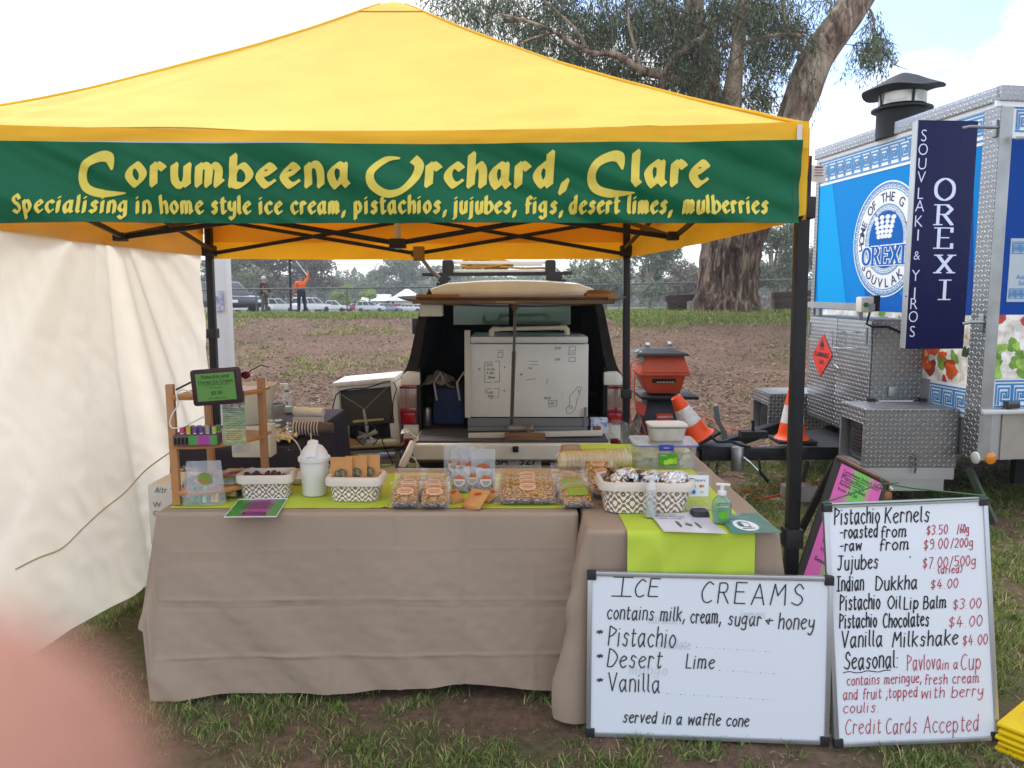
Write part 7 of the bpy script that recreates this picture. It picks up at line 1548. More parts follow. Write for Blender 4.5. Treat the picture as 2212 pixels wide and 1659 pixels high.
def kraft(label, loc, rot, w=.075, h=.085, dark=True, grp=None, seed=0, circ=None):
 th = thing('kraft_pouch', label, 'pouch', loc, rot=rot, group=grp); t = .034; b = MB()
 def film(s):
  def f(u, v): e = max(0, 1 - (2 * u - 1) ** 2) * (1 - v) ** .8; return ((u - .5) * w, s * (t * .5 * e + .0015) , v * h + .010 * (2 * u - 1) ** 2 * (1 - v))
  return f
 b.grid(film(-1), 12, 10, uv=False); b.grid(film(1), 12, 10, uv=False); b.grid(lambda u, v: ((u - .5) * w, (v * 2 - 1) * (t * .5 * max(0, 1 - (2 * u - 1) ** 2) + .0015), .010 * (2 * u - 1) ** 2 - .006 * (1 - (2 * v - 1) ** 2)), 12, 6, uv=False)
 b.build('bag', M_KRAFT, th, smooth=80)
 if circ: 
  R_ = w * circ; P = [(R_ * math.cos(a), -t * .30 - .003 - .004, h * .42 + R_ * .8 * math.sin(a)) for a in [i * PI / 12 for i in range(24)]]; b = MB(); b.add(P, [tuple(range(24))]); b.build('window', M_SEED, th, smooth=0, fix=False)
 else:
  P = [(.016 * math.cos(a) + .004, -t * .30 - .003, h * .66 + .006 * math.sin(a) + .004 * math.cos(a)) for a in [i * PI / 8 for i in range(16)]]; b = MB(); b.add(P, [tuple(range(16))]); b.build('seal', mat('chilli_print', '#b23522', .5), th, smooth=0, fix=False)
 return th
kraft('middle small brown paper pouch with a red mark, lying forward at the table front', tp(1016, 1098), Rz(-.5) @ Rx(-1.0), .085, .10, grp='small brown paper pouches')
kraft('left small brown paper pouch lying at the table front', tp(990, 1085), Rz(.6) @ Rx(-1.15), .07, .08, grp='small brown paper pouches'); kraft('right small brown paper pouch lying at the table front', tp(1045, 1083), Rz(-.9) @ Rx(-1.1), .07, .08, grp='small brown paper pouches')
def ikat(name, nu, nv, a='#efe9dc', b_='#8a6d52'):
 m = bpy.data.materials.new(name); m.use_nodes = True; N, L = m.node_tree.nodes, m.node_tree.links; p = N['Principled BSDF']; p.inputs['Roughness'].default_value = .9; MATS[name] = m
 def mth(op, x, y=None):
  n = N.new('ShaderNodeMath'); n.operation = op
  for i, v in enumerate((x, y)):
   if v is None: continue
   if isinstance(v, (int, float)): n.inputs[i].default_value = v
   else: L.new(v, n.inputs[i])
  return n.outputs[0]
 uv = N.new('ShaderNodeUVMap'); sp = N.new('ShaderNodeSeparateXYZ'); L.new(uv.outputs[0], sp.inputs[0])
 q = 18
 u = mth('DIVIDE', mth('FLOOR', mth('MULTIPLY', sp.outputs[0], nu * q)), q); v = mth('DIVIDE', mth('FLOOR', mth('MULTIPLY', sp.outputs[1], nv * q)), q)
 fu = mth('ABSOLUTE', mth('SUBTRACT', mth('FRACT', u), .5)); fv = mth('ABSOLUTE', mth('SUBTRACT', mth('FRACT', v), .5))
 d = mth('ADD', fu, fv); s = mth('FRACT', mth('MULTIPLY', d, 3.0)); g = mth('GREATER_THAN', s, .5)
 w = mth('GREATER_THAN', mth('ABSOLUTE', mth('SUBTRACT', mth('FRACT', mth('MULTIPLY', sp.outputs[0], nu * q)), .5)), .42)
 mx = N.new('ShaderNodeMix'); mx.data_type = 'RGBA'; L.new(g, mx.inputs[0]); mx.inputs[6].default_value = (*srgb(a), 1); mx.inputs[7].default_value = (*srgb(b_), 1); L.new(mx.outputs[2], p.inputs['Base Color'])
 bp = N.new('ShaderNodeBump'); bp.inputs['Strength'].default_value = .5; bp.inputs['Distance'].default_value = .002
 wv = mth('ADD', mth('ABSOLUTE', mth('SUBTRACT', mth('FRACT', mth('MULTIPLY', sp.outputs[0], nu * q)), .5)), mth('ABSOLUTE', mth('SUBTRACT', mth('FRACT', mth('MULTIPLY', sp.outputs[1], nv * q)), .5))); L.new(wv, bp.inputs['Height']); L.new(bp.outputs[0], p.inputs['Normal']); return m
def rrect(w, d, r, n=8):
 P = []
 for cx, cy, a0 in ((w / 2 - r, -d / 2 + r, -PI / 2), (w / 2 - r, d / 2 - r, 0), (-w / 2 + r, d / 2 - r, PI / 2), (-w / 2 + r, -d / 2 + r, PI)):
  for i in range(n + 1): a = a0 + i * PI / 2 / n; P.append((cx + r * math.cos(a), cy + r * math.sin(a)))
 return P
def ring_surf(b, rings, mi=0, closed=True, uvs=None, um=1.):
 n = len(rings[0]); o = len(b.v); b.v += [tuple(p) for r_ in rings for p in r_]
 L = [0.]
 for i in range(n): a, c = Vector(rings[0][i]), Vector(rings[0][(i + 1) % n]); L.append(L[-1] + (a - c).length)
 for k in range(len(rings) - 1):
  for i in range(n):
   j = (i + 1) % n; f = (o + k * n + i, o + k * n + j, o + (k + 1) * n + j, o + (k + 1) * n + i)
   if uvs is not None: b.uv[len(b.f)] = [(L[i] / L[-1], uvs[k]), (L[i + 1] / L[-1], uvs[k]), (L[i + 1] / L[-1], uvs[k + 1]), (L[i] / L[-1], uvs[k + 1])]
   b.f.append(f); b.m.append(mi)
def rings(w0, d0, w1, d1, zs, r=.03, wob=.0, seed=0., inset=None):
 out = []
 for k, z in enumerate(zs):
  t = (z - zs[0]) / (zs[-1] - zs[0]) if len(zs) > 1 and zs[-1] != zs[0] else 0; w, d = w0 + (w1 - w0) * t, d0 + (d1 - d0) * t
  out.append([Vector((x * (1 + wob * mn.noise(Vector((x * 12 + seed, y * 12, z * 10)))), y * (1 + wob * mn.noise(Vector((x * 12, y * 12 + seed, z * 10)))), z + wob * .12 * mn.noise(Vector((x * 14, y * 14, seed))) * (z / max(zs[-1], .01)))) for x, y in rrect(w, d, r)])
 return out
def basket(name, label, loc, rz, w, d, h, reps, grp='patterned storage baskets', r=.035, cuff=.34):
 th = thing(name, label, 'basket', loc, rz=rz, group=grp); hb = h * (1 - cuff * .75)
 zs = [hb * i / 6 for i in range(7)]; b = MB(); ring_surf(b, rings(w * .94, d * .92, w, d, zs, r, .05, loc[0] * 9), uvs=[i / 6 for i in range(7)])
 b.f.append(tuple(range(len(rrect(w, d, r))))); b.m.append(0); b.build('body', ikat('ikat_%d' % int(w * 1000), reps, 1.3), th, smooth=60, fix=False)
 b = MB(); wc = .014; prof = [(wc, h * (1 - cuff)), (wc * 1.1, h * .85), (wc * .8, h * .98), (wc * .1, h), (-.004, h * .97), (-.006, h * .5), (-.01, .012)]; R_ = []
 for o_, z in prof: R_.append([Vector((x, y, z + .005 * mn.noise(Vector((x * 13, y * 13, loc[0] * 5))))) for x, y in [(p.x, p.y) for p in rings(w + 2 * o_, d + 2 * o_, w + 2 * o_, d + 2 * o_, [0], r, .03, loc[0] * 9)[0]]])
 ring_surf(b, R_); b.f.append(tuple(len(b.v) - 1 - i for i in range(len(R_[0])))); b.m.append(0); b.build('cuff', mat('basket_lining', '#d5cbbd', .9, var=.04, bump=.2, bscale=300), th, smooth=60, fix=False); return th
q = tp(568, 1078); bw = 120 / FPX * 3.06; bk1 = basket('basket', 'small patterned basket of dark dried jujubes beside the bamboo shelf', (q.x, q.y + .06, TZ + .006), .06, bw * .92, .13, .100, 11)
for i in range(34):
 x, y = random.uniform(-.085, .085), random.uniform(-.045, .045)
 o = thing('jujube', 'dark red dried jujube in the small basket beside the bamboo shelf', 'jujube', (q.x + x, q.y + .06 + y, TZ + .006 + .082 + .010 * mn.noise(Vector((x * 20, y * 20, 0)))), group='dried jujubes in the small basket') if i < 34 else None
 b = MB(); b.lathe([(0, -.009), (.009, -.006), (.0125, 0), (.009, .006), (0, .009)], (0, 0, 0), 8, sx=1.2); 
 for k, v in enumerate(b.v): b.v[k] = tuple(Vector(v) * (1 + .18 * mn.noise(Vector(v) * 90 + Vector((i, 0, 0)))))
 b.build('fruit', mat('dried_jujube', '#4a1a1c', .5, var=.3, vscale=60), o); o.rotation_euler = (random.random() * 3, random.random() * 3, random.random() * 3)
q = tp(764, 1084); bk2 = basket('basket', 'small patterned basket holding three brown paper pouches', (q.x, q.y + .07, TZ + .006), -.03, .20, .14, .100, 11)
for k, (dx, dy) in enumerate(((-.06, .0), (-.005, .022), (.045, .04))): kraft(('left brown paper pouch with a dark round window standing in the basket', 'middle brown paper pouch standing in the basket', 'right brown paper pouch standing in the basket')[k], (q.x + dx, q.y + .06 + dy, TZ + .058), Rz(.05 - .04 * k) @ Rx(-.12), .088, .115, grp='brown paper pouches in the basket', circ=.30)
q = tp(1400, 1109); bb = basket('basket', 'large patterned basket full of foil wrapped packets on the right-hand table', (q.x + .0, q.y + .10, TZ + .006), .02, .335, .20, .118, 14, r=.06, cuff=.28)
M_FOIL = mat('crinkled_foil', '#d9dbde', .16, .9, bump=1., bscale=60); M_FOILB = mat('brown_wrapped', '#7d5a3e', .4, var=.4, vscale=40)
for i in range(26):
 x, y = random.uniform(-.13, .13), random.uniform(-.07, .07); th = thing('foil_packet', 'crinkled foil and film packet heaped in the large basket', 'packet', (q.x + x, q.y + .10 + y, TZ + .112 + .024 * random.random()), group='foil packets in the large basket', rot=Rz(random.random() * 6) @ Rx(random.uniform(-.7, .7)))
 b = MB(); b.grid(lambda u, v: ((u - .5) * .075 + .006 * mn.noise(Vector((u * 9, v * 9, i))), (v - .5) * .06, .016 * math.sin(PI * u) * math.sin(PI * v) + .012 * mn.noise(Vector((u * 7, v * 7, i + .5)))), 12, 10, uv=False); b.build('wrapper', M_FOIL if i % 5 else M_FOILB, th, smooth=25, thick=.0008)
q = tp(673, 1075); bn = thing('swing_bin', 'small white swing-top bin on the front table', 'bin', (q.x, q.y + .06, TZ + .006)); M_WP = mat('bin_white', '#dcdad6', .4, spec=.5)
s_ = 3.1 / FPX; hb = 122 * s_ * .97
b = MB(); b.lathe([(26 * s_, 0), (28 * s_, .004), (32 * s_, hb * .66), (31.5 * s_, hb * .66)], (0, 0, 0), 40); b.build('bucket', M_WP, bn)
b = MB(); b.lathe([(35 * s_, hb * .655), (36 * s_, hb * .67), (35.5 * s_, hb * .73), (32 * s_, hb * .735), (29 * s_, hb * .82), (20 * s_, hb * .93), (8 * s_, hb * .985), (0, hb)], (0, 0, 0), 40); b.build('lid', M_WP, bn)
b = MB(); b.grid(lambda u, v: ((u - .5) * 24 * s_, -(32 - 30 * v ** 1.6) * s_ * 1.02 - .004, hb * (.76 + .28 * v) + .006 * math.sin(PI * u)), 10, 10); b.build('flap', M_WP, bn, thick=.006)
q = G(760, 1040, TZ); cb2 = thing('clear_bowl', 'upturned clear plastic lid behind the basket of paper pouches', 'bowl', (q.x, 3.36, TZ + .006)); b = MB(); b.lathe([(.105, .0), (.108, .01), (.10, .05), (.075, .085), (.03, .10), (0, .102)], (0, 0, 0), 36, sy=.8, rot=Rx(.25)); b.build('shell', M_CLR, cb2); b = MB(); b.tube([Rx(.25) @ Vector((.107 * math.cos(t), .0856 * math.sin(t), .002)) for t in [i * PI / 16 for i in range(33)]], .003, 5); b.build('rim', M_TUB, cb2)
q = G(600, 1060, TZ); wd_ = thing('white_tray', 'flat white tray between the small basket and the swing-top bin', 'tray', (W(640, 1040, 3.4).x, 3.42, TZ + .006)); b = MB(); ring_surf(b, rings(.20, .13, .22, .15, [0, .012, .024], .02)); b.f.append(tuple(range(36))); b.m.append(0); b.build('dish', M_WP, wd_, smooth=40)
c4 = [G(484, 1118, TZ + .007), G(597, 1117, TZ + .007), G(621, 1078, TZ + .007), G(516, 1080, TZ + .007)]
cd_ = thing('price_card', 'purple and green price card lying at the front table edge', 'card', c4[0]); b = MB(); b.grid(lambda u, v: (c4[0].lerp(c4[1], u)).lerp(c4[3].lerp(c4[2], u), v) + Vector((0, 0, .002 * math.sin(v * 3))), 10, 6); b.build('print', M_GP, cd_, world=True)
b = MB(); cf = lambda u, v, z=0.: (c4[0].lerp(c4[1], u)).lerp(c4[3].lerp(c4[2], u), v) + Vector((0, 0, .0032 + z)); hand_text(b, '$7/500g', .3, .12, .13, round_nib(.008, 5), cf, width=.45); 
for k in range(6): b.add([cf(.2, .45 + k * .07), cf(.8 - .05 * (k % 3), .45 + k * .07), cf(.8 - .05 * (k % 3), .465 + k * .07), cf(.2, .465 + k * .07)], [(0, 1, 2, 3)])
tag(b.build('lettering', M_INK, cd_, world=True, smooth=0, fix=False), kind='stuff')
b = MB(); b.tube([p + Vector((0, 0, .002)) for p in c4 + [c4[0]]], .0018, 4); b.build('border', M_WHV, cd_, world=True)
M_BAM = mat('bamboo', '#a8764a', .5, var=.15, vscale=6, stretch=(1, 1, .2), coat=.2)
ysf = 3.02; sh = thing('bamboo_shelf', 'small three-tier bamboo shelf at the left end of the front table', 'shelf', G(376, 1082, TZ))
lg = [((376, 830), (383, 1082), 3.02), ((452, 828), (460, 1058), 3.40), ((573, 815), (575, 1052), 3.24)]
LP = []
for a, c, y in lg:
 A_, C_ = W(*a, y), W(*c, y); C_.z = TZ + .006; A_.x = C_.x - .006; LP.append((A_, C_)); b = MB(); b.beam(C_, A_, .024, .03); b.build('leg', M_BAM, sh, world=True, bevel=.004)
def tier(zz, nm):
 P = [Vector((p[1].x, p[1].y, 0)) for p in LP]; a, m_, c = P; front = [a.lerp(c, t) + Vector((.02 * math.sin(PI * t), -.075 * math.sin(PI * t), 0)) for t in [i / 10 for i in range(11)]]
 back = [c, m_ + Vector((.02, .02, 0)), m_]; out = front + [c + Vector((0, .1, 0)), m_]; n = len(out); b = MB(); th_ = .012
 b.add([(p.x, p.y, zz) for p in out] + [(p.x, p.y, zz + th_) for p in out], [tuple(range(n - 1, -1, -1)), tuple(range(n, 2 * n))] + [(i, (i + 1) % n, (i + 1) % n + n, i + n) for i in range(n)]); b.build(nm, M_BAM, sh, world=True)
 b = MB(); b.tube([(p.x, p.y - .004, zz + .006) for p in front], .011, 6); b.build('front_rail', M_BAM, sh, world=True)
zt_ = [W(376, 862, 3.02).z, W(376, 968, 3.02).z, W(376, 1068, 3.02).z]
for z in zt_: tier(z, 'tier')
shz = {k: z + .014 for k, z in zip('abc', zt_)}
tb = thing('tablet', 'tablet on the shelf top showing a green ice cream price screen', 'tablet', W(470, 835, 2.97)); q4_ = [W(x, y, 2.955) for x, y in ((419, 878), (526, 870), (522, 792), (414, 800))]
tu = (q4_[1] - q4_[0]).normalized(); tw_ = (q4_[1] - q4_[0]).length; tv = (q4_[3] - q4_[0]); thh = tv.length; tn = tu.cross(tv).normalized(); tn = tn if tn.y < 0 else -tn; tv = tn.cross(tu).normalized(); tv = tv if tv.z > 0 else -tv; TFn = plane_fn(q4_[0], tu, tv, tn)
b = MB(); R_ = [[TFn(x + tw_ / 2, y + thh / 2, z) for x, y in rrect(tw_ - i_, thh - i_, .012, 4)] for z, i_ in ((-.012, .006), (-.008, 0), (.0, 0), (.003, .006))]; ring_surf(b, R_); n = len(R_[0]); b.f += [tuple(range(n)), tuple(range(4 * n - 1, 3 * n - 1, -1))]; b.m += [0, 0]; b.build('case', mat('maroon_case', '#3b1c22', .5), tb, world=True)
b = MB(); quadF(.012, tw_ - .012, .011, thh - .011, .003, .004, TFn, b); b.build('bezel', mat('dark_bezel', '#241c22', .3), tb, world=True); b = MB(); quadF(.020, tw_ - .022, .017, thh - .016, .0041, .0046, TFn, b); b.build('screen', mat('screen_green', '#5a8a3c', .35), tb, world=True)
b = MB(); TL_ = lambda u, v, z=0.: TFn(u, v, .0055 + z); M_SI = mat('screen_ink', '#22361f', .6)
print_text(b, 'Pistachio and', tw_ / 2, thh - .034, .0125, TL_, width=.105, align='c', bold=.008); print_text(b, 'Honey Ice Cream', tw_ / 2, thh - .053, .0125, TL_, width=.13, align='c', bold=.008); print_text(b, '$3.50', tw_ / 2, .040, .014, TL_, align='c', bold=.01)
print_text(b, 'per waffle cone', tw_ / 2, .024, .007, TL_, width=.065, align='c'); print_text(b, 'contains milk, cream, sugar', tw_ / 2, .075, .006, TL_, width=.1, align='c'); print_text(b, 'and honey', tw_ / 2, .064, .006, TL_, width=.05, align='c')
for v, w in ((thh - .037, .105), (thh - .056, .13)): b.add([TL_(tw_ / 2 - w / 2, v), TL_(tw_ / 2 + w / 2, v), TL_(tw_ / 2 + w / 2, v + .001), TL_(tw_ / 2 - w / 2, v + .001)], [(0, 1, 2, 3)])
b.build('lettering', M_SI, tb, world=True, smooth=0, fix=False)
b = MB(); a_ = W(530, 800, 3.0); b.tube([a_ + Vector((0, 0, -.02)), a_ + Vector((.02, .01, 0)), a_ + Vector((.055, .02, .018)), a_ + Vector((.085, .02, .010))], .0025, 5); gl = thing('glasses', 'folded dark glasses beside the tablet on the shelf top', 'glasses', a_); b.build('arm', M_BLKP, gl, world=True); b = MB(); b.lathe([(.018, -.002), (.018, .002)], a_ + Vector((-.0, .0, -.018)), 14, rot=Rx(PI / 2), sy=.8); b.build('lens', mat('dark_red_lens', '#5a1320', .2), gl, world=True)
cz = shz['b']; yl = 3.03; lb2 = thing('lip_balm_stand', 'brown card stand of coloured lip balm tubes on the middle shelf', 'display stand', (W(428, 945, yl).x, yl, cz)); M_CARD = mat('brown_card', '#5d4a48', .7)
b = MB(); b.box((.0, .0, .022), (.165, .075, .044)); b.build('tray', M_CARD, lb2, bevel=.002, ).rotation_euler = (0, 0, .12)
b = MB(); Rl = Rz(.12); pf = plane_fn(Rl @ Vector((-.025, -.0395, .004)), Rl @ Vector((1, 0, 0)), (0, 0, 1), Rl @ Vector((0, -1, 0))); b.grid(lambda u, v: pf(u * .105, v * .037, 0), 8, 2); b.build('front_card', M_GP, lb2)
for k in range(4): b = MB(); b.box(Rl @ Vector((-.075 + k * .014, -.0385, .020)), (.009, .003, .026), rz=.12); b.build('slot', M_RUB, lb2, bevel=.001)
cols = ['#c8437e', '#b7b43c', '#7a3f8c', '#6f3b92', '#9a8c9a', '#a8b04a', '#d14a7a', '#6f9a3a', '#4a9ab0', '#c8c24a', '#7c3f86', '#58974a']
for k in range(12):
 row, i = divmod(k, 6 if k < 6 else 6); x = -.055 + i * .024 + row * .010; y = .012 - (.026 if row == 0 else 0) + .0; p = Rl @ Vector((x, y, .046)); th = thing('lip_balm', f'{["pink", "yellow green", "purple", "violet", "grey lilac", "olive", "rose", "leaf green", "teal", "lemon", "plum", "green"][k]} capped lip balm tube in the brown card stand', 'lip balm', lb2.location + p, group='lip balm tubes in the card stand')
 b = MB(); b.lathe([(.0075, -.03), (.0075, .004), (.0, .004)], (0, 0, 0), 10); b.build('tube', M_WP, th); b = MB(); b.lathe([(.0092, .002), (.0092, .026), (.0, .027)], (0, 0, 0), 10); b.build('cap', mat('cap_' + str(k), cols[k], .4), th)
q = W(516, 965, 3.06); fl_ = thing('flyer_holder', 'upright clear holder with a yellow green flyer on the middle shelf', 'leaflet', (q.x, 3.02, shz['b'])); M_FLY = mat('flyer_print', '#8fae2e', .4, col2='#4f8f35', vscale=14, ramp=(.4, .6))
hf, wf = 120 / FPX * 3.0, 50 / FPX * 3.0
b = MB(); b.box((0, 0, hf / 2), (wf, .003, hf)); b.build('flyer', M_FLY, fl_); b = MB(); b.box((.0, -.003, hf * .72), (wf * .98, .001, hf * .0 + .012)); b.box((0, -.003, hf * .93), (wf * .9, .001, .018)); tag(b.build('picture', mat('berry_print', '#a5506a', .5, col2='#e2d9d2', vscale=60), fl_), kind='stuff')
b = MB(); b.box((0, -.003, hf * .18), (wf * .9, .001, hf * .24)); b.build('lower_print', mat('mustard_print', '#b8a83a', .5), fl_)
b = MB()
for k in range(11): z = hf * .36 + k * .0085; b.box((0, -.0032, z), (wf * (.7 + .1 * (k % 3)), .0006, .0022))
for k in range(5): b.box((0, -.0042, hf * .10 + k * .008), (wf * .7, .0006, .002))
tag(b.build('text_lines', mat('dark_green_ink', '#2f5a24', .6), fl_), kind='stuff'); b = MB(); b.box((0, -.006, hf / 2), (wf + .006, .001, hf + .004)); b.build('holder', M_CLR, fl_)
q = W(521, 960, 3.45); rl = thing('paper_roll', 'white paper roll hanging under the middle shelf', 'paper roll', (q.x, 3.45, W(521, 975, 3.45).z)); b = MB(); b.lathe([(.036, 0), (.04, .005), (.04, .10), (.036, .105)], (0, 0, 0), 24); b.build('roll', M_WP, rl)
jg = thing('mixing_jug', 'cream funnel-shaped plastic jug behind the shelf', 'jug', (W(540, 900, 3.9).x, 3.95, W(540, 915, 3.95).z)); b = MB(); b.lathe([(.05, 0), (.07, .01), (.12, .12), (.14, .20), (.135, .20), (.06, .02)], (0, 0, 0), 28, sx=.85); b.build('cone', mat('cream_plastic', '#cfc7b4', .5), jg); b = MB(); b.box((-.05, -.02, .06), (.10, .05, .13)); b.build('handle', mat('cream_plastic', '#cfc7b4'), jg, bevel=.02)
b = MB(); b.bx((-.10, -.05, TZ - jg.location.z + .006), (.10, .05, -.002)); b.build('base_block', mat('cream_plastic', '#cfc7b4'), jg, bevel=.01)
for k in range(14):
 px = random.uniform(395, 560); yk = random.uniform(3.12, 3.40); th = thing('clear_bag', 'crumpled clear cellophane bag heaped behind the shelf bottom', 'bag', (W(px, 1030, yk).x, yk, TZ + .025 + .02 * random.random()), group='clear cellophane bags behind the shelf', rot=Rz(random.random() * 6) @ Rx(random.uniform(-.5, .5)))
 b = MB(); b.grid(lambda u, v: ((u - .5) * .12, (v - .5) * .09, .03 * math.sin(PI * u) * math.sin(PI * v) + .035 * mn.noise(Vector((u * 5, v * 5, k * 1.7)))), 14, 12, uv=False); b.build('film', M_FILM if k % 3 else mat('silver_brown_film', '#8f8175', .15, .7), th, smooth=25)
for k in range(6):
 px = random.uniform(430, 540); th = thing('kernel_bag', 'small bag of pinkish kernels among the clear bags', 'bag', (W(px, 1030, 3.25).x, 3.25 + .02 * k, TZ + .02), group='small kernel bags behind the shelf', rot=Rz(k)); b = MB(); slab(b, .08, .06, .03, z=-.01, seed=k); b.build('contents', M_SEEDP, th, smooth=80)
q = tp(442, 1088); lbag = thing('sample_bag', 'clear bag of green lip balms with a round label in front of the shelf', 'bag', q, rot=Rz(.12) @ Rx(-.08)); pw, ph = 82 / FPX * 3.02, 96 / FPX * 3.02
b = MB()
def fb(s):
 def f(u, v): e = max(0, 1 - (2 * u - 1) ** 4) ** .5 * (1 - smooth(.2, 1, v)) ** .7; return ((u - .5) * pw * (1.15 - .25 * v), s * (.030 * e + .0015) + .006 * mn.noise(Vector((u * 4, v * 4, 5))), v * ph)
 return f
b.grid(fb(-1), 14, 14, uv=False); b.grid(fb(1), 14, 14, uv=False); b.build('film', M_MILK, lbag, smooth=60)
b = MB(); P = [(.026 * math.cos(a) + .01, -.032, ph * .62 + .024 * math.sin(a)) for a in [i * PI / 10 for i in range(20)]]; b.add(P, [tuple(range(20))]); b.build('label', mat('label_amber', '#a86a2c', .5, col2='#5f8a34', vscale=30), lbag, smooth=0, fix=False)
for k, (dx, c) in enumerate(((-.045, '#4f9a3c'), (-.02, '#4f9a8c'), (.0, '#a8d0b0'), (.03, '#c9a23c'), (.045, '#d0b050'), (-.032, '#3f8a34'))): b = MB(); b.tube([(dx, -.004 + .006 * (k % 2), .006), (dx + .004, .0, .07 if k < 3 else .05)], .0085, 8); b.build('balm_tube', mat('balm_' + str(k), c, .4), lbag)
q = tp(478, 1082); sbg = thing('sample_bag', 'zip bag of yellow and teal lip balms leaning beside the clear sample bag', 'bag', q + Vector((0, .035, 0)), rot=Rz(.1) @ Rx(-.4)); b = MB(); slab(b, .10, .095, .025, z=0, seed=3); b.build('film', M_FILM, sbg, smooth=60)
for k in range(8): b = MB(); b.tube([(-.042, 0, .012 + k * .010), (.042, .004, .013 + k * .010)], .0048, 6); b.build('balm_tube', mat('stripe_' + str(k % 4), ['#a8b048', '#c8a040', '#5a9aa8', '#7cae48'][k % 4], .5), sbg)
b = MB(); b.box((0, -.014, .092), (.09, .002, .012)); b.build('zip_seal', M_RED, sbg)
ct = thing('carton', 'white printed carton behind the left end of the front table', 'carton', (W(350, 1100, 3.25).x, 3.3, 0)); a_, c_ = W(322, 1116, 3.25), W(385, 1048, 3.25); b = MB(); b.bx((a_.x, 3.25, a_.z - .12), (a_.x + .32, 3.5, c_.z)); b.build('box', mat('white_carton', '#cfc8b8', .7, var=.05), ct, world=True, bevel=.004)
b = MB(); cfn = plane_fn((a_.x, 3.248, a_.z), (1, 0, 0), (0, 0, 1), (0, -1, 0)); hand_text(b, 'Altr', .03, .105, .022, round_nib(.0012, 5), lambda u, v, z=0.: cfn(u, v, .001 + z), slant=.3); b.build('script', M_INK, ct, world=True, smooth=0, fix=False); b = MB(); print_text(b, 'W', .02, .042, .024, lambda u, v, z=0.: cfn(u, v, .001)); print_text(b, 'C', .02, .004, .024, lambda u, v, z=0.: cfn(u, v, .001)); tag(b.build('lettering', mat('brown_print', '#8d5a40', .6), ct, world=True, smooth=0, fix=False), kind='stuff')
b = MB(); b.bx((a_.x + .02, 3.27, 0), (a_.x + .30, 3.48, a_.z - .12)); crt = thing('crate', 'plain crate under the white printed carton, behind the front table', 'crate', (a_.x + .15, 3.37, 0)); b.build('box', mat('grey_crate', '#6d6a66', .7), crt, world=True)
def on_b(px, py): return G(px, py, TZ + .006)
q = on_b(622, 912); q = W(621, 889, 5.4); sp_ = thing('spray_bottle', 'clear white-headed spray bottle on the charcoal table', 'spray bottle', (q.x, 5.4, TZ + .006)); hz = 64 / FPX * 5.5
b = MB(); b.lathe([(.034, 0), (.036, .01), (.036, hz * .42), (.028, hz * .55), (.016, hz * .66), (.014, hz * .72), (0, hz * .72)], (0, 0, 0), 20); b.build('bottle', M_TUB, sp_); b = MB(); b.lathe([(.033, .004), (.034, hz * .2), (0, hz * .2)], (0, 0, 0), 16); b.build('liquid', mat('pale_liquid', '#b9cfc4', .3), sp_)
b = MB(); b.lathe([(.016, hz * .70), (.016, hz * .75)], (0, 0, 0), 14); b.build('collar', mat('green_collar', '#2f7a4a', .4), sp_); b = MB(); b.box((-.004, 0, hz * .86), (.026, .022, hz * .22)); b.box((-.022, 0, hz * .93), (.045, .018, hz * .09)); tag(b.build('trigger', M_WP, sp_, bevel=.004), kind='stuff')
b = MB(); sfn = plane_fn((-.026, -.0365, hz * .16), (1, 0, 0), (0, 0, 1), (0, -1, 0)); hand_text(b, 'Meth', 0, .028, .02, round_nib(.0016, 5), sfn, width=.04); b.build('lettering', M_INK, sp_, smooth=0, fix=False)
q = on_b(600, 935); tn_ = thing('tin_can', 'ribbed open tin can on the charcoal table beside the paper cups', 'tin', (q.x, 4.55, TZ + .006)); hz = 68 / FPX * 4.55; b = MB(); b.lathe([(.062, 0)] + [(.062 + .0015 * math.sin(i * 1.6), hz * .1 + hz * .5 * i / 12) for i in range(13)] + [(.062, hz), (.058, hz), (.056, .02), (0, .02)], (0, 0, 0), 28); b.build('can', mat('tin_metal', '#a3a3a0', .3, .9), tn_)
cu0 = thing('paper_cup', 'paper cup lying nested in a row on the charcoal table', 'cup', (0, 0, 0), group='row of nested paper cups'); b = MB(); b.lathe([(.028, 0), (.040, .085), (.0415, .086), (.040, .088), (.038, .084), (.026, .004), (0, .004)], (0, 0, 0), 20); b.build('cup', mat('cup_grey', '#5a4c4a', .6), cu0); b = MB(); b.lathe([(.0402, .083), (.043, .085), (.042, .088), (.0395, .087)], (0, 0, 0), 20); b.build('rim', M_WP, cu0)
lab_ = ['front cup of the row of nested paper cups, its mouth to the left', 'paper cup nested second from the tin can', 'paper cup nested third from the tin can', 'paper cup nested fourth from the tin can', 'paper cup nested fifth from the tin can', 'paper cup nested sixth from the tin can', 'paper cup nested seventh from the tin can', 'paper cup nested eighth from the tin can', 'rearmost paper cup, its base wrapped in film']
ca = W(632, 900, 4.5); R0 = Matrix.Rotation(-PI / 2 - .18, 3, 'Y')
for k in range(9):
 P_ = ca + Vector((.012 + .017 * k + .085, 0, -.001 * k)); P_.z = TZ + .052
 if k == 0: cu0.matrix_basis = Matrix.Translation(P_) @ Matrix.Rotation(-PI / 2, 4, 'Y'); cu0['label'] = lab_[0]
 else: dup(cu0, P_, rot=Matrix.Rotation(-PI / 2, 3, 'Y'), label=lab_[k])
b = MB(); P_ = W(640, 884, 4.62); b.tube([(P_.x - .02, 4.64, TZ + .13), (P_.x + .16, 4.62, TZ + .125)], .026, 16); nt = thing('cup_sleeve', 'white paper sleeve lying above the nested cups', 'paper sleeve', (P_.x, 4.63, TZ + .11)); b.build('sleeve', M_WP, nt, world=True)
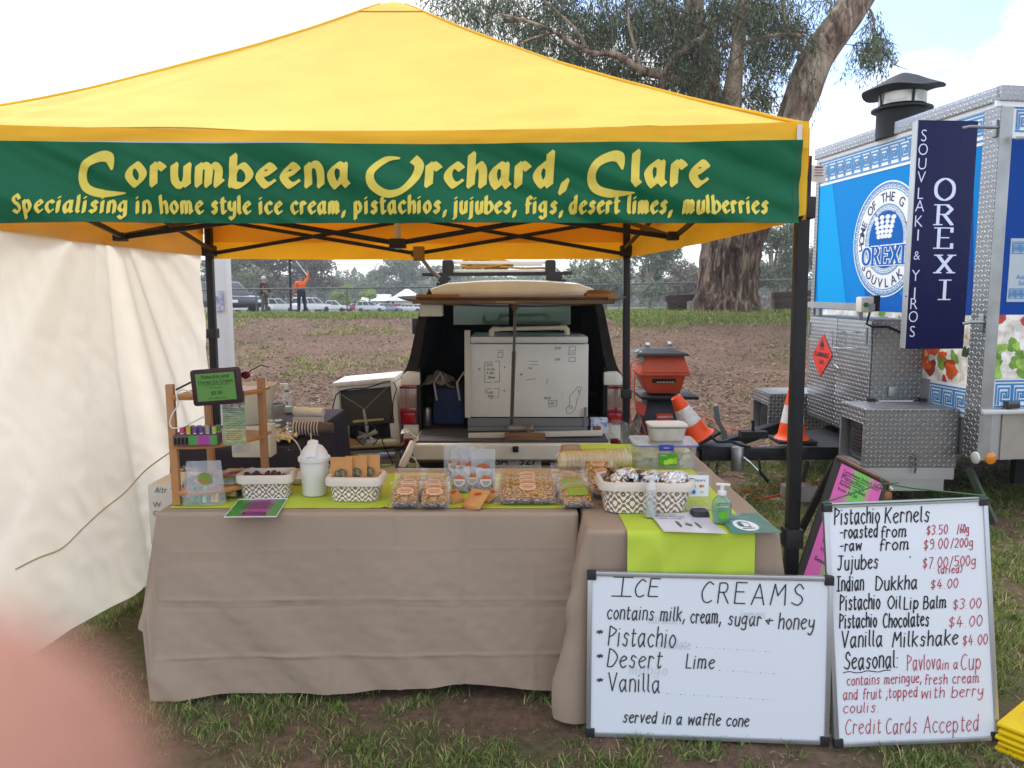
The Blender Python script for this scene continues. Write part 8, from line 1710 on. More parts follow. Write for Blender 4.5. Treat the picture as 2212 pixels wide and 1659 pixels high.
b = MB(); b.bx((P_.x - .02, 4.60, TZ + .006), (P_.x + .15, 4.68, TZ + .10)); nt2 = thing('napkin_block', 'block of wrapped napkins under the white paper sleeve', 'napkins', (P_.x + .06, 4.64, TZ)); b.build('block', mat('napkin_white', '#c9c6c2', .8), nt2, world=True, bevel=.006)
sc_ = thing('ice_cream_scoop', 'metal ice cream scoop with pale handle at the edge of the charcoal table', 'scoop', W(600, 935, 4.25)); a_, c_ = on_b(592, 948), on_b(628, 928); b = MB(); up_ = Vector((0, 0, .022)); b.tube([a_ + up_ - Vector((.0, 0, 0)), a_.lerp(c_, .5) + up_ * 1.3], [.016, .022], 10); b.build('handle', mat('cream_plastic', '#cfc7b4'), sc_, world=True); b = MB(); b.tube([a_.lerp(c_, .5) + up_ * 1.3, c_ + up_ * 1.4], .006, 6); b.build('shaft', mat('chrome', '#bfc0c2'), sc_, world=True)
b = MB(); b.lathe([(0, -.028), (.018, -.022), (.027, -.006), (.028, 0), (.025, 0), (.0, -.02)], c_ + up_ * 1.6, 16, rot=Rx(-.6)); b.build('bowl', mat('chrome', '#bfc0c2'), sc_, world=True)
tr2 = thing('foil_sheet', 'sheets of silver and clear wrap spread on the charcoal table', 'wrap', on_b(560, 940)); b = MB(); q0_ = on_b(470, 955); b.grid(lambda u, v: (q0_.x + .42 * u, 4.25 + .36 * v, TZ + .012 + .05 * abs(mn.noise(Vector((u * 6, v * 5, 2)))) + .03 * abs(mn.noise(Vector((u * 14, v * 12, 3))))), 34, 26, uv=False); b.build('sheet', mat('silver_film', '#c4c2c0', .22, .6), tr2, world=True, smooth=25)
cord_ = [on_b(585, 940) + Vector((0, -.05, .02)), W(628, 945, 4.1), W(650, 975, 4.08), W(652, 1010, 4.08), W(668, 1028, 4.05), W(680, 1050, 4.0)]
cable('hanging_cord', 'thin white cord hanging down the front of the charcoal table', cord_, .0035, M_WP, 'cord'); cable('hanging_cord', 'thin white cord drooping at the right end of the charcoal table', [W(612, 925, 4.5), W(660, 922, 4.5), W(672, 945, 4.45), W(668, 970, 4.45), W(690, 990, 4.4), W(712, 1006, 4.4)], .0035, M_WP, 'cord')
cable('hanging_cord', 'white cord looping beside the left leg of the bamboo shelf', [W(415, 848, 3.0), W(395, 842, 3.0), W(382, 850, 2.98), W(384, 875, 2.98), W(372, 895, 2.98), W(367, 915, 2.98), W(375, 925, 2.98), W(400, 920, 3.0), W(440, 900, 3.05)], .0028, M_WP, 'cord')
st_ = thing('stick', 'pale wooden pencil and card ends lying on the shelf top', 'pencil', W(400, 840, 3.1)); b = MB(); b.tube([W(380, 842, 3.1), W(412, 826, 3.1)], .004, 6); b.build('pencil', M_BLKP, st_, world=True)
q0_, q1_ = Vector((W(1205, 985, 3.62).x, 3.62, TZ + .052)), Vector((W(1372, 985, 3.78).x, 3.70, TZ + .045)); cbg = thing('cup_bag', 'long clear bag of stacked pale cups lying across the back of the tables', 'bag', (q0_ + q1_) / 2)
for k in range(18):
 t_ = k / 17; c_ = q0_.lerp(q1_, .02 + .80 * t_); b = MB(); b.lathe([(.034, 0), (.044, .022), (.0455, .023), (.044, .026), (.041, .022), (.032, .002)], c_, 20, rot=(q1_ - q0_).to_track_quat('Z', 'Y').to_matrix()); b.build('cup', mat('pale_cup', '#e0cfa8', .6), cbg, world=True)
b = MB(); ax = (q1_ - q0_); uq = ax.to_track_quat('Z', 'Y').to_matrix()
def bagf(u, v):
 a = 2 * PI * u; r_ = .052 * (1 - smooth(.80, 1.0, v) * .75) * smooth(-.02, .06, v) ** .5 * (1 + .07 * mn.noise(Vector((math.cos(a) * 2, math.sin(a) * 2, v * 6)))); return q0_ - ax.normalized() * .01 + ax * (v * 1.06) + uq @ Vector((r_ * math.cos(a), r_ * math.sin(a), 0))
b.grid(bagf, 26, 30, uv=False); b.build('film', M_FILM, cbg, world=True, smooth=70)
b = MB(); tk = W(1368, 985, 3.72)
def tail(u, v): a = 2 * PI * u; r_ = .012 + .055 * v; p = tk + Vector((-.0 - .05 * v, 0, .02 + .14 * v)); return p + Vector((r_ * math.cos(a) * 1.2, r_ * math.sin(a) * .5, .02 * mn.noise(Vector((math.cos(a) * 3, math.sin(a) * 3, v * 3))) * v * 2)) + Vector((.014 * math.sin(a * 5) * v, 0, .016 * math.sin(a * 4) * v))
b.grid(tail, 40, 12, uv=False); b.build('twisted_tail', M_FILM, cbg, world=True, smooth=60)
def tub(name, label, px0, px1, pyb, pyt, d, cat='container', lidm=None, grp=None, tz=TZ + .006, y=None):
 s = None; yy = y; a_, c_ = W(px0, pyb, yy), W(px1, pyt, yy); w = c_.x - a_.x; h = 0; th = thing(name, label, cat, ((a_.x + c_.x) / 2, yy + d / 2, tz), group=grp); return th, w, d
yc1 = G(1440, 1012, TZ + .006).y; w_ = (W(1510, 1000, yc1).x - W(1369, 1000, yc1).x); hc = W(1440, 960, yc1).z - TZ - .006
big = thing('storage_container', 'large clip-lid container of pale chips with a blue clip and apple label', 'container', (W(1440, 1000, yc1).x, yc1 + .11, TZ + .006), rz=-.04)
b = MB(); ring_surf(b, rings(w_ * .90, .20, w_ * .97, .225, [0, .004, hc * .9], .03)); b.f.append(tuple(range(36))); b.m.append(0); b.build('tub', M_TUB, big, smooth=50)
b = MB(); ring_surf(b, rings(w_ * 1.0, .24, w_ * 1.0, .24, [hc * .9, hc * .97, hc], .03)); b.f.append(tuple(range(72, 108))); b.m.append(0); b.build('lid', film_mat('lid_plastic', op=.2, milky=.35, rough=.08), big, smooth=40); M_CLIP = mat('clip_blue', '#2f3fb0', .35)
b = MB(); b.box((0, -.121, hc * .88), (.070, .008, hc * .26)); b.build('clip', M_CLIP, big, bevel=.003); b = MB(); P_ = rrect(w_ * 1.005, .243, .03); b.tube([(x, y, hc * .925) for x, y in P_ + [P_[0]]], .0022, 5); b.build('lid_seal', M_CLIP, big)
b = MB(); lf = lambda u, v, z=0.: Vector((u, -.1255, v)); print_text(b, 'sistema', 0, hc * .85, .009, lf, width=.026, align='c'); b.build('clip_lettering', M_WINK, big, smooth=0, fix=False)
b = MB(); b.box((.012, -.1125, hc * .38), (.085, .002, hc * .46)); b.build('label', mat('apple_label', '#4f9a1e', .4), big)
for k, (dx, dz, r_) in enumerate(((.012, .30, .017), (-.008, .18, .016), (.036, .34, .019))):
 b = MB(); P = [(.012 + dx + r_ * math.cos(a), -.1142 - k * .0003, hc * (.18 + dz * .45) + r_ * .8 * math.sin(a)) for a in [i * PI / 8 for i in range(16)]]; P = [(min(.0535, x), y, max(hc * .17, z)) for x, y, z in P]; b.add(P, [tuple(range(16))]); b.build('apple', mat('apple_green', '#9ccf3a', .4, var=.2, vscale=30), big, smooth=0, fix=False)
b = MB(); print_text(b, 'sistema', -.026, hc * .52, .009, lambda u, v, z=0.: Vector((u, -.1145, v)), width=.03); b.build('label_lettering', M_WINK, big, smooth=0, fix=False)
M_CHIP = mat('meringue_pale', '#e2d6ba', .8, var=.12, vscale=30)
for k in range(56):
 b = MB(); R_ = Rz(random.random() * 6) @ Rx(random.random() * 3); b.box((random.uniform(-.095, .095), random.uniform(-.07, .07), random.uniform(.018, hc * .74)), (.058, .042, .016), M=R_, taper=.7); b.build('meringue_piece', M_CHIP, big, bevel=.004)
hs_ = W(1447, 920, yc1 + .03).z - (TZ + .006 + hc); ws_ = W(1489, 940, yc1 + .03).x - W(1404, 940, yc1 + .03).x
sm = thing('storage_container', 'small white-lidded tub standing on the large container', 'container', (W(1446, 950, yc1 + .03).x, yc1 + .11, TZ + .007 + hc), rz=.03)
b = MB(); ring_surf(b, rings(ws_ * .84, .11, ws_ * .96, .13, [0, .004, hs_ * .92], .03)); b.f.append(tuple(range(36))); b.m.append(0); b.build('tub', M_TUB, sm, smooth=50); b = MB(); ring_surf(b, rings(ws_, .14, ws_, .14, [hs_ * .9, hs_], .03)); b.f.append(tuple(range(36, 72))); b.m.append(0); b.build('lid', M_WP, sm, smooth=40)
b = MB(); ring_surf(b, rings(ws_ * .8, .10, ws_ * .9, .12, [.005, hs_ * .76], .03)); b.f += [tuple(range(36)), tuple(range(36, 72))]; b.m += [0, 0]; b.build('contents', mat('cream_contents', '#dccfb8', .8, var=.08, vscale=20, bump=.4, bscale=30), sm, smooth=40)
def bottle(name, label, px, pyb, pyt, wpx, liq, prof, ysc=.6, cat='bottle', film=None):
 q = G(px, pyb, TZ + .008); s = q.y * 1.03 / FPX; H_ = (pyb - pyt) * s * .93; th = thing(name, label, cat, (q.x, q.y + .02, TZ + .008)); r = wpx * s / 2
 b = MB(); b.lathe([(r * a, H_ * z) for a, z in prof], (0, 0, 0), 26, sy=ysc); b.build('bottle', film or M_CLR, th)
 b = MB(); b.lathe([(r * a * .94, H_ * z) for a, z in prof if z < .42] + [(0, H_ * .42)], (0, 0, .001), 24, sy=ysc); b.build('liquid', liq, th)
 return th, r, H_
hsn, r_, H_ = bottle('sanitiser_bottle', 'green tinted pump bottle of hand sanitiser on the right-hand table', 1561, 1132, 1037, 44, mat('mint_gel', '#86c9a4', .15, trans=.3, coat=.6), [(0, 0), (.78, 0), (.85, .02), (.98, .3), (1, .45), (.9, .56), (.55, .66), (.36, .72), (.36, .74), (0, .74)], film=film_mat('mint_plastic', '#bfe8d2', op=.2, milky=.12, rough=.08))
b = MB(); b.lathe([(r_ * .42, H_ * .70), (r_ * .42, H_ * .79), (r_ * .2, H_ * .80), (r_ * .16, H_ * .92), (r_ * .3, H_ * .93), (r_ * .3, H_ * .97), (0, H_ * .98)], (0, 0, 0), 18); b.build('pump', mat('pump_clear_white', '#dfe4e2', .3), hsn); b = MB(); b.beam((-.022, 0, H_ * .965), (.028, 0, H_ * .945), .012, .008); b.build('spout', mat('pump_clear_white', '#dfe4e2'), hsn, bevel=.002)
ff = lambda u, v, z=0.: Vector((u, -r_ * .63 - .0018 - z, v)); b = MB(); b.box((0, -r_ * .62, H_ * .50), (r_ * 1.0, .002, H_ * .055)); b.build('label_band', mat('dark_green_label', '#1d6b46', .4), hsn); b = MB(); print_text(b, 'PALMOLIVE', 0, H_ * .487, H_ * .03, ff, width=r_ * .9, align='c', bold=.01); print_text(b, 'HAND SANITISER', 0, H_ * .43, H_ * .026, ff, width=r_ * .98, align='c', bold=.012); b.build('lettering', M_WINK, hsn, smooth=0, fix=False)
b = MB(); P = [(r_ * .52 * math.cos(a), -r_ * .60 - .004, H_ * .24 + H_ * .10 * math.sin(a) * (1.15 if math.sin(a) < 0 else .9)) for a in [i * PI / 9 for i in range(18)]]; b.add(P, [tuple(range(18))]); b.build('apple_print', mat('apple_green_dark', '#5fae2c', .3, coat=.5), hsn, smooth=0, fix=False)
cbt, r_, H_ = bottle('pump_bottle', 'slim clear pump bottle in front of the large basket', 1407, 1119, 1020, 25, mat('clear_gel', '#c9d3d0', .2, trans=.3), [(0, 0), (.95, 0), (1, .03), (1, .60), (.8, .66), (.5, .68), (0, .68)], ysc=.9, film=film_mat('bottle_clear', op=.22, milky=.2, rough=.1))
b = MB(); b.lathe([(r_ * .85, H_ * .66), (r_ * .85, H_ * .80), (r_ * .3, H_ * .81), (r_ * .3, H_ * .92), (r_ * .6, H_ * .93), (r_ * .6, H_ * .98), (0, H_)], (0, 0, 0), 16); b.build('pump', M_WP, cbt); b = MB(); b.beam((-.004, 0, H_ * .955), (-.028, -.01, H_ * .945), .010, .008); b.build('spout', M_WP, cbt)
q = G(1514, 1115, TZ + .007); cr_ = thing('card_reader', 'small flat black card reader on the lime runner', 'card reader', (q.x, q.y + .02, TZ + .007), rz=.05); b = MB(); ring_surf(b, rings(.066, .066, .058, .058, [0, .005, .014, .018], .014)); b.f += [tuple(range(36)), tuple(range(143, 107, -1))]; b.m += [0, 0]; b.build('case', mat('reader_black', '#2b2c30', .5), cr_, smooth=50)
q = G(1506, 1085, TZ + .006); a_, c_ = W(1485, 1072, 2.96), W(1531, 1027, 2.96); sq = thing('payment_sign', 'small white acrylic Square payment sign beside the large basket', 'sign', ((a_.x + c_.x) / 2, 2.96, TZ + .006)); b = MB(); b.bx((a_.x, 2.958, a_.z), (c_.x, 2.962, c_.z)); b.build('card', M_WHV, sq, world=True)
b = MB(); b.bx((a_.x - .005, 2.963, TZ + .006), (c_.x + .01, 2.965, c_.z + .012)); b.bx((a_.x - .005, 2.94, TZ + .006), (c_.x + .01, 2.99, TZ + .009)); tag(b.build('acrylic_stand', M_CLR, sq, world=True), kind='stuff')
ws2, hs2 = c_.x - a_.x, c_.z - a_.z; SQ = plane_fn((a_.x, 2.957, a_.z), (1, 0, 0), (0, 0, 1), (0, -1, 0)); SQL = lambda u, v, z=0.: SQ(u, v, .001 + z)
b = MB(); print_text(b, 'Square', ws2 * .32, hs2 * .73, hs2 * .13, SQL, width=ws2 * .52); rr_ = .10 * ws2; cx, cy = ws2 * .16, hs2 * .79
for (x0_, x1_, y0_, y1_) in ((-1, 1, .7, 1), (-1, 1, -1, -.7), (-1, -.7, -.7, .7), (.7, 1, -.7, .7), (-.25, .25, -.25, .25)): b.add([SQL(cx + x0_ * rr_, cy + y0_ * rr_), SQL(cx + x1_ * rr_, cy + y0_ * rr_), SQL(cx + x1_ * rr_, cy + y1_ * rr_), SQL(cx + x0_ * rr_, cy + y1_ * rr_)], [(0, 1, 2, 3)])
tag(b.build('square_print', M_INK, sq, world=True, smooth=0, fix=False), kind='stuff'); b = MB(); print_text(b, 'VISA', ws2 * .15, hs2 * .46, hs2 * .10, SQL, width=ws2 * .24, bold=.02); b.build('visa_print', M_NVY, sq, world=True, smooth=0, fix=False)
for k, (dx, m_) in enumerate(((.62, mat('mc_red', '#d8342c', .5)), (.72, mat('mc_orange', '#f09a2c', .5)))): b = MB(); P = [SQ(ws2 * dx + .07 * ws2 * math.cos(a), hs2 * .50 + .07 * ws2 * math.sin(a), .001 + k * .0003) for a in [i * PI / 8 for i in range(16)]]; b.add(P, [tuple(range(16))]); b.build('mark_disc', m_, sq, world=True, smooth=0, fix=False)
b = MB(); b.add([SQL(ws2 * .2, hs2 * .13), SQL(ws2 * .37, hs2 * .13), SQL(ws2 * .37, hs2 * .32), SQL(ws2 * .2, hs2 * .32)], [(0, 1, 2, 3)]); b.build('amex_print', mat('amex_blue', '#2f7fc4', .5), sq, world=True, smooth=0, fix=False); b = MB(); print_text(b, 'Pay', ws2 * .62, hs2 * .18, hs2 * .08, SQL, width=ws2 * .14); b.build('pay_print', M_INK, sq, world=True, smooth=0, fix=False)
def leaflet(label, C, m, z=.0075, marks=None):
 P = [G(x, y, TZ + z) for x, y in C]; th = thing('leaflet', label, 'leaflet', P[0]); b = MB(); fn = lambda u, v, l=0.: P[0].lerp(P[1], u).lerp(P[3].lerp(P[2], u), v) + Vector((0, 0, .004 * math.sin(u * 4 + 1) * math.sin(v * 3) ** 2 + l)); b.grid(lambda u, v: fn(u, v), 14, 10); b.build('sheet', m, th, world=True)
 if marks: marks(th, lambda u, v, z=0.: fn(u, v, .0008 + z))
 return th
def mk1(th, f):
 b = MB(); print_text(b, 'Help us practise', .06, .86, .06, f, width=.42, bold=.01); print_text(b, 'physical distancing', .06, .76, .06, f, width=.52, bold=.01)
 for k in range(2): b.add([f(.1, .70 - k * .04), f(.5, .70 - k * .04), f(.5, .685 - k * .04), f(.1, .685 - k * .04)], [(0, 1, 2, 3)])
 tag(b.build('lettering', mat('ink_slate', '#4a4c58', .6), th, world=True, smooth=0, fix=False), kind='stuff')
 for cu, m_, rx, ry in ((.52, mat('grey_disc', '#6a6f6c', .6), .06, .08), (.35, mat('figure_ink', '#5a6650', .6), .035, .15), (.68, mat('figure_ink', '#5a6650'), .03, .15)): b = MB(); b.add([f(cu + rx * math.cos(a), .38 + ry * math.sin(a)) for a in [i * PI / 8 for i in range(16)]], [tuple(range(16))]); b.build('picture', m_, th, world=True, smooth=0, fix=False)
leaflet('white laminated physical distancing notice at the front of the right-hand table', ((1434, 1148), (1572, 1153), (1516, 1106), (1402, 1110)), mat('notice_white', '#dcdae4', .25, coat=.4), marks=mk1)
def mk2(th, f):
 b = MB(); b.add([f(.42 + .26 * math.cos(a), .36 + .27 * math.sin(a)) for a in [i * PI / 12 for i in range(24)]], [tuple(range(24))]); b.build('oval', M_WHV, th, world=True, smooth=0, fix=False)
 b = MB(); P = [(.34, .28), (.50, .28), (.52, .48), (.34, .52), (.34, .28)]; pen(b, [P], [(x * .008, y * .012) for x, y in ((-1, -1), (1, -1), (1, 1), (-1, 1))], lambda u, v, z=0.: f(u, v, .0006 + z)); pen(b, [[(.30, .2), (.55, .22)]], [(x * .008, y * .012) for x, y in ((-1, -1), (1, -1), (1, 1), (-1, 1))], lambda u, v, z=0.: f(u, v, .0006 + z)); tag(b.build('device_drawing', M_INK, th, world=True, smooth=0, fix=False), kind='stuff')
 b = MB(); print_text(b, 'We accept', .15, .86, .05, f, width=.3, bold=.01); print_text(b, 'card payments', .2, .76, .05, f, width=.5, bold=.01); tag(b.build('lettering', mat('mint_ink', '#a8d0c0', .6), th, world=True, smooth=0, fix=False), kind='stuff')
leaflet('green card payment leaflet with a white oval at the front right table corner', ((1582, 1152), (1690, 1150), (1634, 1107), (1546, 1112)), mat('leaflet_green', '#2f6f5c', .3, coat=.4, col2='#4f8a78', vscale=40, stretch=(1, 6, 1)), .0085, mk2)
cable('ground_lead', 'red lead on the grass right of the tables, nearer one', [gray(1600, 1062), gray(1640, 1058), gray(1680, 1052), gray(1720, 1046), gray(1765, 1040)], .009)
cable('ground_lead', 'red lead on the grass right of the tables, farther one', [gray(1625, 1078), gray(1660, 1074), gray(1700, 1066), gray(1745, 1060)], .009)
cable('ground_lead', 'red lead looping up beside the concrete block', [gray(1720, 1040), gray(1700, 1052), gray(1702, 1066), gray(1740, 1052)], .009)
bl = thing('concrete_block', 'grey block on the grass behind the front marquee pole', 'block', gray(1725, 1078)); b = MB(); b.box((0, 0, .05), (.22, .2, .10)); b.build('block', mat('concrete', '#77706a', .9, var=.15), bl, bevel=.008)
# ================================================================ parked cars, sheds, people on the crest
M_CW = mat('car_white', '#e4e6e8', .3, coat=.6); M_CGL = mat('car_glass', '#27303a', .08, spec=.8); M_TYR = mat('tyre', '#17181a', .8); M_CB = mat('car_navy', '#1c2533', .25, coat=.7); M_CR = mat('car_red', '#b3262c', .3, coat=.6); M_CG = mat('car_grey', '#8d98a6', .3, coat=.6)
PROF = {'suv': ([(0, .35), (0, .95), (.15, 1.05), (3.3, 1.02), (4.4, .92), (4.6, .7), (4.6, .35)], [(.12, 1.02), (.35, 1.66), (.6, 1.72), (2.5, 1.70), (3.4, 1.02)]),
  'hatch': ([(0, .3), (0, .85), (.12, .92), (3.0, .88), (3.9, .76), (4.0, .55), (4.0, .3)], [(.10, .90), (.45, 1.40), (.9, 1.47), (2.1, 1.44), (3.05, .88)]),
  'sedan': ([(0, .3), (0, .85), (.1, .95), (1.0, .95), (3.4, .90), (4.5, .72), (4.6, .5), (4.6, .3)], [(.6, .93), (1.3, 1.38), (2.4, 1.42), (3.3, .9)]),
  'ute': ([(0, .5), (0, 1.02), (1.75, 1.02), (1.8, .98), (4.0, 1.0), (5.0, .9), (5.1, .5)], [(1.85, .99), (2.05, 1.62), (2.3, 1.68), (3.2, 1.66), (3.95, 1.0)])}
def parked(label, px, y, deg, kind, m, grp='cars parked beyond the fence', w=1.76, rack=False):
 x = W(px, 650, y).x; z = gzf(x, y); t = thing('parked_car', label, 'car', (x, y, z), rz=math.radians(deg), group=grp); B, Gh = PROF[kind]; L = max(p[0] for p in B); o = L / 2
 b = MB(); b.prism([(a - o, c) for a, c in B], -w / 2, w / 2, 'y'); b.build('body', m, t, bevel=.05)
 b = MB(); n = len(Gh); k = .80; lo, hi = Gh[0][1], max(p[1] for p in Gh)
 def wy(zz): return w / 2 * (1 - (1 - k) * (zz - lo) / (hi - lo))
 b.add([(a - o, s * wy(c), c) for s in (-1, 1) for a, c in Gh], [tuple(range(n - 1, -1, -1)), tuple(range(n, 2 * n))] + [(i, (i + 1) % n, (i + 1) % n + n, i + n) for i in range(n)]); b.build('cabin', m, t)
 g0, g1 = Gh[0][0] + .25, Gh[-1][0] - .12; za, zb = lo + .06, hi - .10; top = [p[0] for p in Gh if p[1] > hi - .12]
 for s in (-1, 1):
  N_ = 3 if kind != 'ute' else 2
  for i in range(N_):
   def xe(u, zz): tt = (zz - lo) / (hi - lo); l_, r_ = Gh[0][0] + (min(top) - Gh[0][0]) * tt + .08, Gh[-1][0] + (max(top) - Gh[-1][0]) * tt - .08; return l_ + (r_ - l_) * u
   u0, u1 = i / N_ + .02, (i + 1) / N_ - .02; b = MB(); b.add([(xe(u, zz) - o, s * (wy(zz) + .012), zz) for u, zz in ((u0, za), (u1, za), (u1, zb), (u0, zb))], [(0, 1, 2, 3)]); b.build('window', M_CGL, t, fix=False)
 for (p, q, nm) in ((Gh[0], Gh[1], 'rear_window'), (Gh[-1], Gh[-2], 'windscreen')):
  d = -.02 if nm == 'rear_window' else .02; b = MB(); P = [(p[0] + (q[0] - p[0]) * u + d - o, s * wy(p[1] + (q[1] - p[1]) * u) * .88, p[1] + (q[1] - p[1]) * u) for u, s in ((.12, -1), (.12, 1), (.9, 1), (.9, -1))]; b.add(P, [(0, 1, 2, 3)]); b.build(nm, M_CGL, t, fix=False)
 for a in (L * .19, L * .81):
  for s in (-1, 1): b = MB(); b.lathe([(0, -.11), (.2, -.115), (.33, -.10), (.33, .1), (0, .1)], (a - o, s * (w / 2 - .08), .33), 16, rot=Matrix.Rotation(PI / 2 * s, 3, 'X')); b.build('wheel', M_TYR, t)
 for s in (-1, 1):
  b = MB(); b.box((-o - .0, s * (w / 2 - .14), .82), (.08, .22, .26)); b.build('tail_light', M_REDB, t, bevel=.02); b = MB(); b.box((o - .06, s * (w / 2 - .22), .68), (.14, .34, .15)); b.build('headlight', M_WHV, t, bevel=.03)
 b = MB(); b.box((-o - .02, 0, .62), (.02, .4, .12)); b.build('number_plate', M_WHV, t)
 return t
parked('dark navy four-wheel drive parked nose right beside the white post', 484, 42, -40, 'suv', M_CB, w=1.9)
parked('small white hatchback showing its rear between the dark four-wheel drive and the standing man', 546, 82, 62, 'hatch', M_CW)
parked('white work ute with a canopy behind the man in dark clothes', 602, 98, 12, 'suv', M_CW)
parked('white wagon with red tail lamp behind the person in orange', 672, 90, 52, 'suv', M_CW)
parked('white tray ute right of the person in orange', 714, 112, 8, 'ute', M_CW)
parked('red low car mostly hidden by the white wagons', 774, 128, 20, 'sedan', M_CR)
parked('white wagon parked side on in front of the green-walled shed', 800, 124, 6, 'suv', M_CW)
parked('pale grey wagon just left of the cream house', 838, 132, 25, 'hatch', M_CG)
parked('dark red hatchback in front of the cream house', 862, 142, 14, 'hatch', M_CR)
parked('white sedan in front of the cream house', 884, 136, 6, 'sedan', M_CW); parked('white hatchback at the left end of the raised hatch', 912, 146, 10, 'hatch', M_CW)
parked('small red car seen far beyond the logs right of the big trunk', 1712, 70, 10, 'hatch', M_CR, None)
def house(label, px0, px1, pe, pr, y, mw, mr, depth=8., hip=True, base=None, wins=()):
 a, c = W(px0, pe, y), W(px1, pe, y); g = gzf(a.x, y); zr = W(px0, pr, y).z; t = thing('house' if hip else 'shed', label, 'building', ((a.x + c.x) / 2, y, g)); w_ = c.x - a.x
 b = MB(); b.bx((a.x + .5, y, g - .2), (c.x - .5, y + depth, a.z)); b.build('wall', mw, t, world=True)
 b = MB(); i_ = min(w_, depth) * .45 if hip else 0
 if hip: b.add([(a.x, y - .6, a.z - .1), (c.x, y - .6, a.z - .1), (c.x, y + depth + .4, a.z - .06), (a.x, y + depth + .4, a.z - .06), (a.x + i_, y + depth / 2, zr), (c.x - i_, y + depth / 2, zr)], [(0, 1, 5, 4), (1, 2, 5), (2, 3, 4, 5), (3, 0, 4), (3, 2, 1, 0)])
 else: b.add([(a.x, y - .3, a.z), (c.x, y - .3, a.z), (c.x, y + depth, a.z), (a.x, y + depth, a.z), (a.x, y + depth / 2, zr), (c.x, y + depth / 2, zr)], [(0, 1, 5, 4), (3, 4, 5, 2), (0, 4, 3), (1, 2, 5), (3, 2, 1, 0)])
 b.build('roof', mr, t, world=True)
 for px, py0, py1, wp in wins:
  q0, q1 = W(px - wp / 2, py1, y), W(px + wp / 2, py0, y); b = MB(); b.bx((q0.x, y - .06, q0.z), (q1.x, y + .02, q1.z)); f = b.build('window', M_WHV, t, world=True); b = MB(); l = t.location; b.bx((q0.x + .15 - l.x, y - .08 - l.y, q0.z + .1 - l.z), (q1.x - .15 - l.x, y - .05 - l.y, q1.z - .1 - l.z)); b.build('pane', M_CGL, f)
 return t
M_TIN = mat('pale_tin_roof', '#d5d8da', .5, .2, var=.06); M_GRW = mat('green_shed_wall', '#7f9a8a', .7); M_CRW = mat('cream_wall', '#cfc9b0', .7); M_GRR = mat('grey_green_roof', '#a3b0a6', .5)
house('cream weatherboard house with pale hip roof left of the raised hatch', 836, 912, 648, 624, 150, M_CRW, M_TIN, wins=((849, 650, 660, 9),))
house('second pale hipped roof just left of the ute roof', 905, 950, 647, 633, 160, M_CRW, M_TIN)
house('green-walled shed with pale roof behind the white wagon', 778, 838, 650, 636, 150, M_GRW, M_TIN, hip=False, wins=((815, 652, 658, 8),))
house('long grey green shed behind the standing man', 528, 604, 648, 626, 118, M_GRR, M_GRR, hip=False); house('pale roofed shed behind the person in orange', 596, 646, 650, 636, 140, M_CRW, M_TIN, hip=False)
def skin(name, pts, edges, rad, m, parent, sub=1, root=0):
 me = bpy.data.meshes.new('k'); me.from_pydata(pts, edges, []); o = bpy.data.objects.new('k', me); COL.objects.link(o); o.modifiers.new('s', 'SKIN'); o.modifiers.new('u', 'SUBSURF').levels = sub
 for i, v in enumerate(me.skin_vertices[0].data): v.radius = (rad[i] if isinstance(rad[i], tuple) else (rad[i], rad[i])); v.use_root = i == root
 dg = bpy.context.evaluated_depsgraph_get(); dg.update(); nm = bpy.data.meshes.new_from_object(o.evaluated_get(dg)); bpy.data.objects.remove(o); nm.materials.clear(); nm.materials.append(m); nm.polygons.foreach_set('use_smooth', [True] * len(nm.polygons))
 q = bpy.data.objects.new(name, nm); COL.objects.link(q); q.parent = parent; return q
M_SKN = mat('skin', '#b98468', .55, spec=.3)
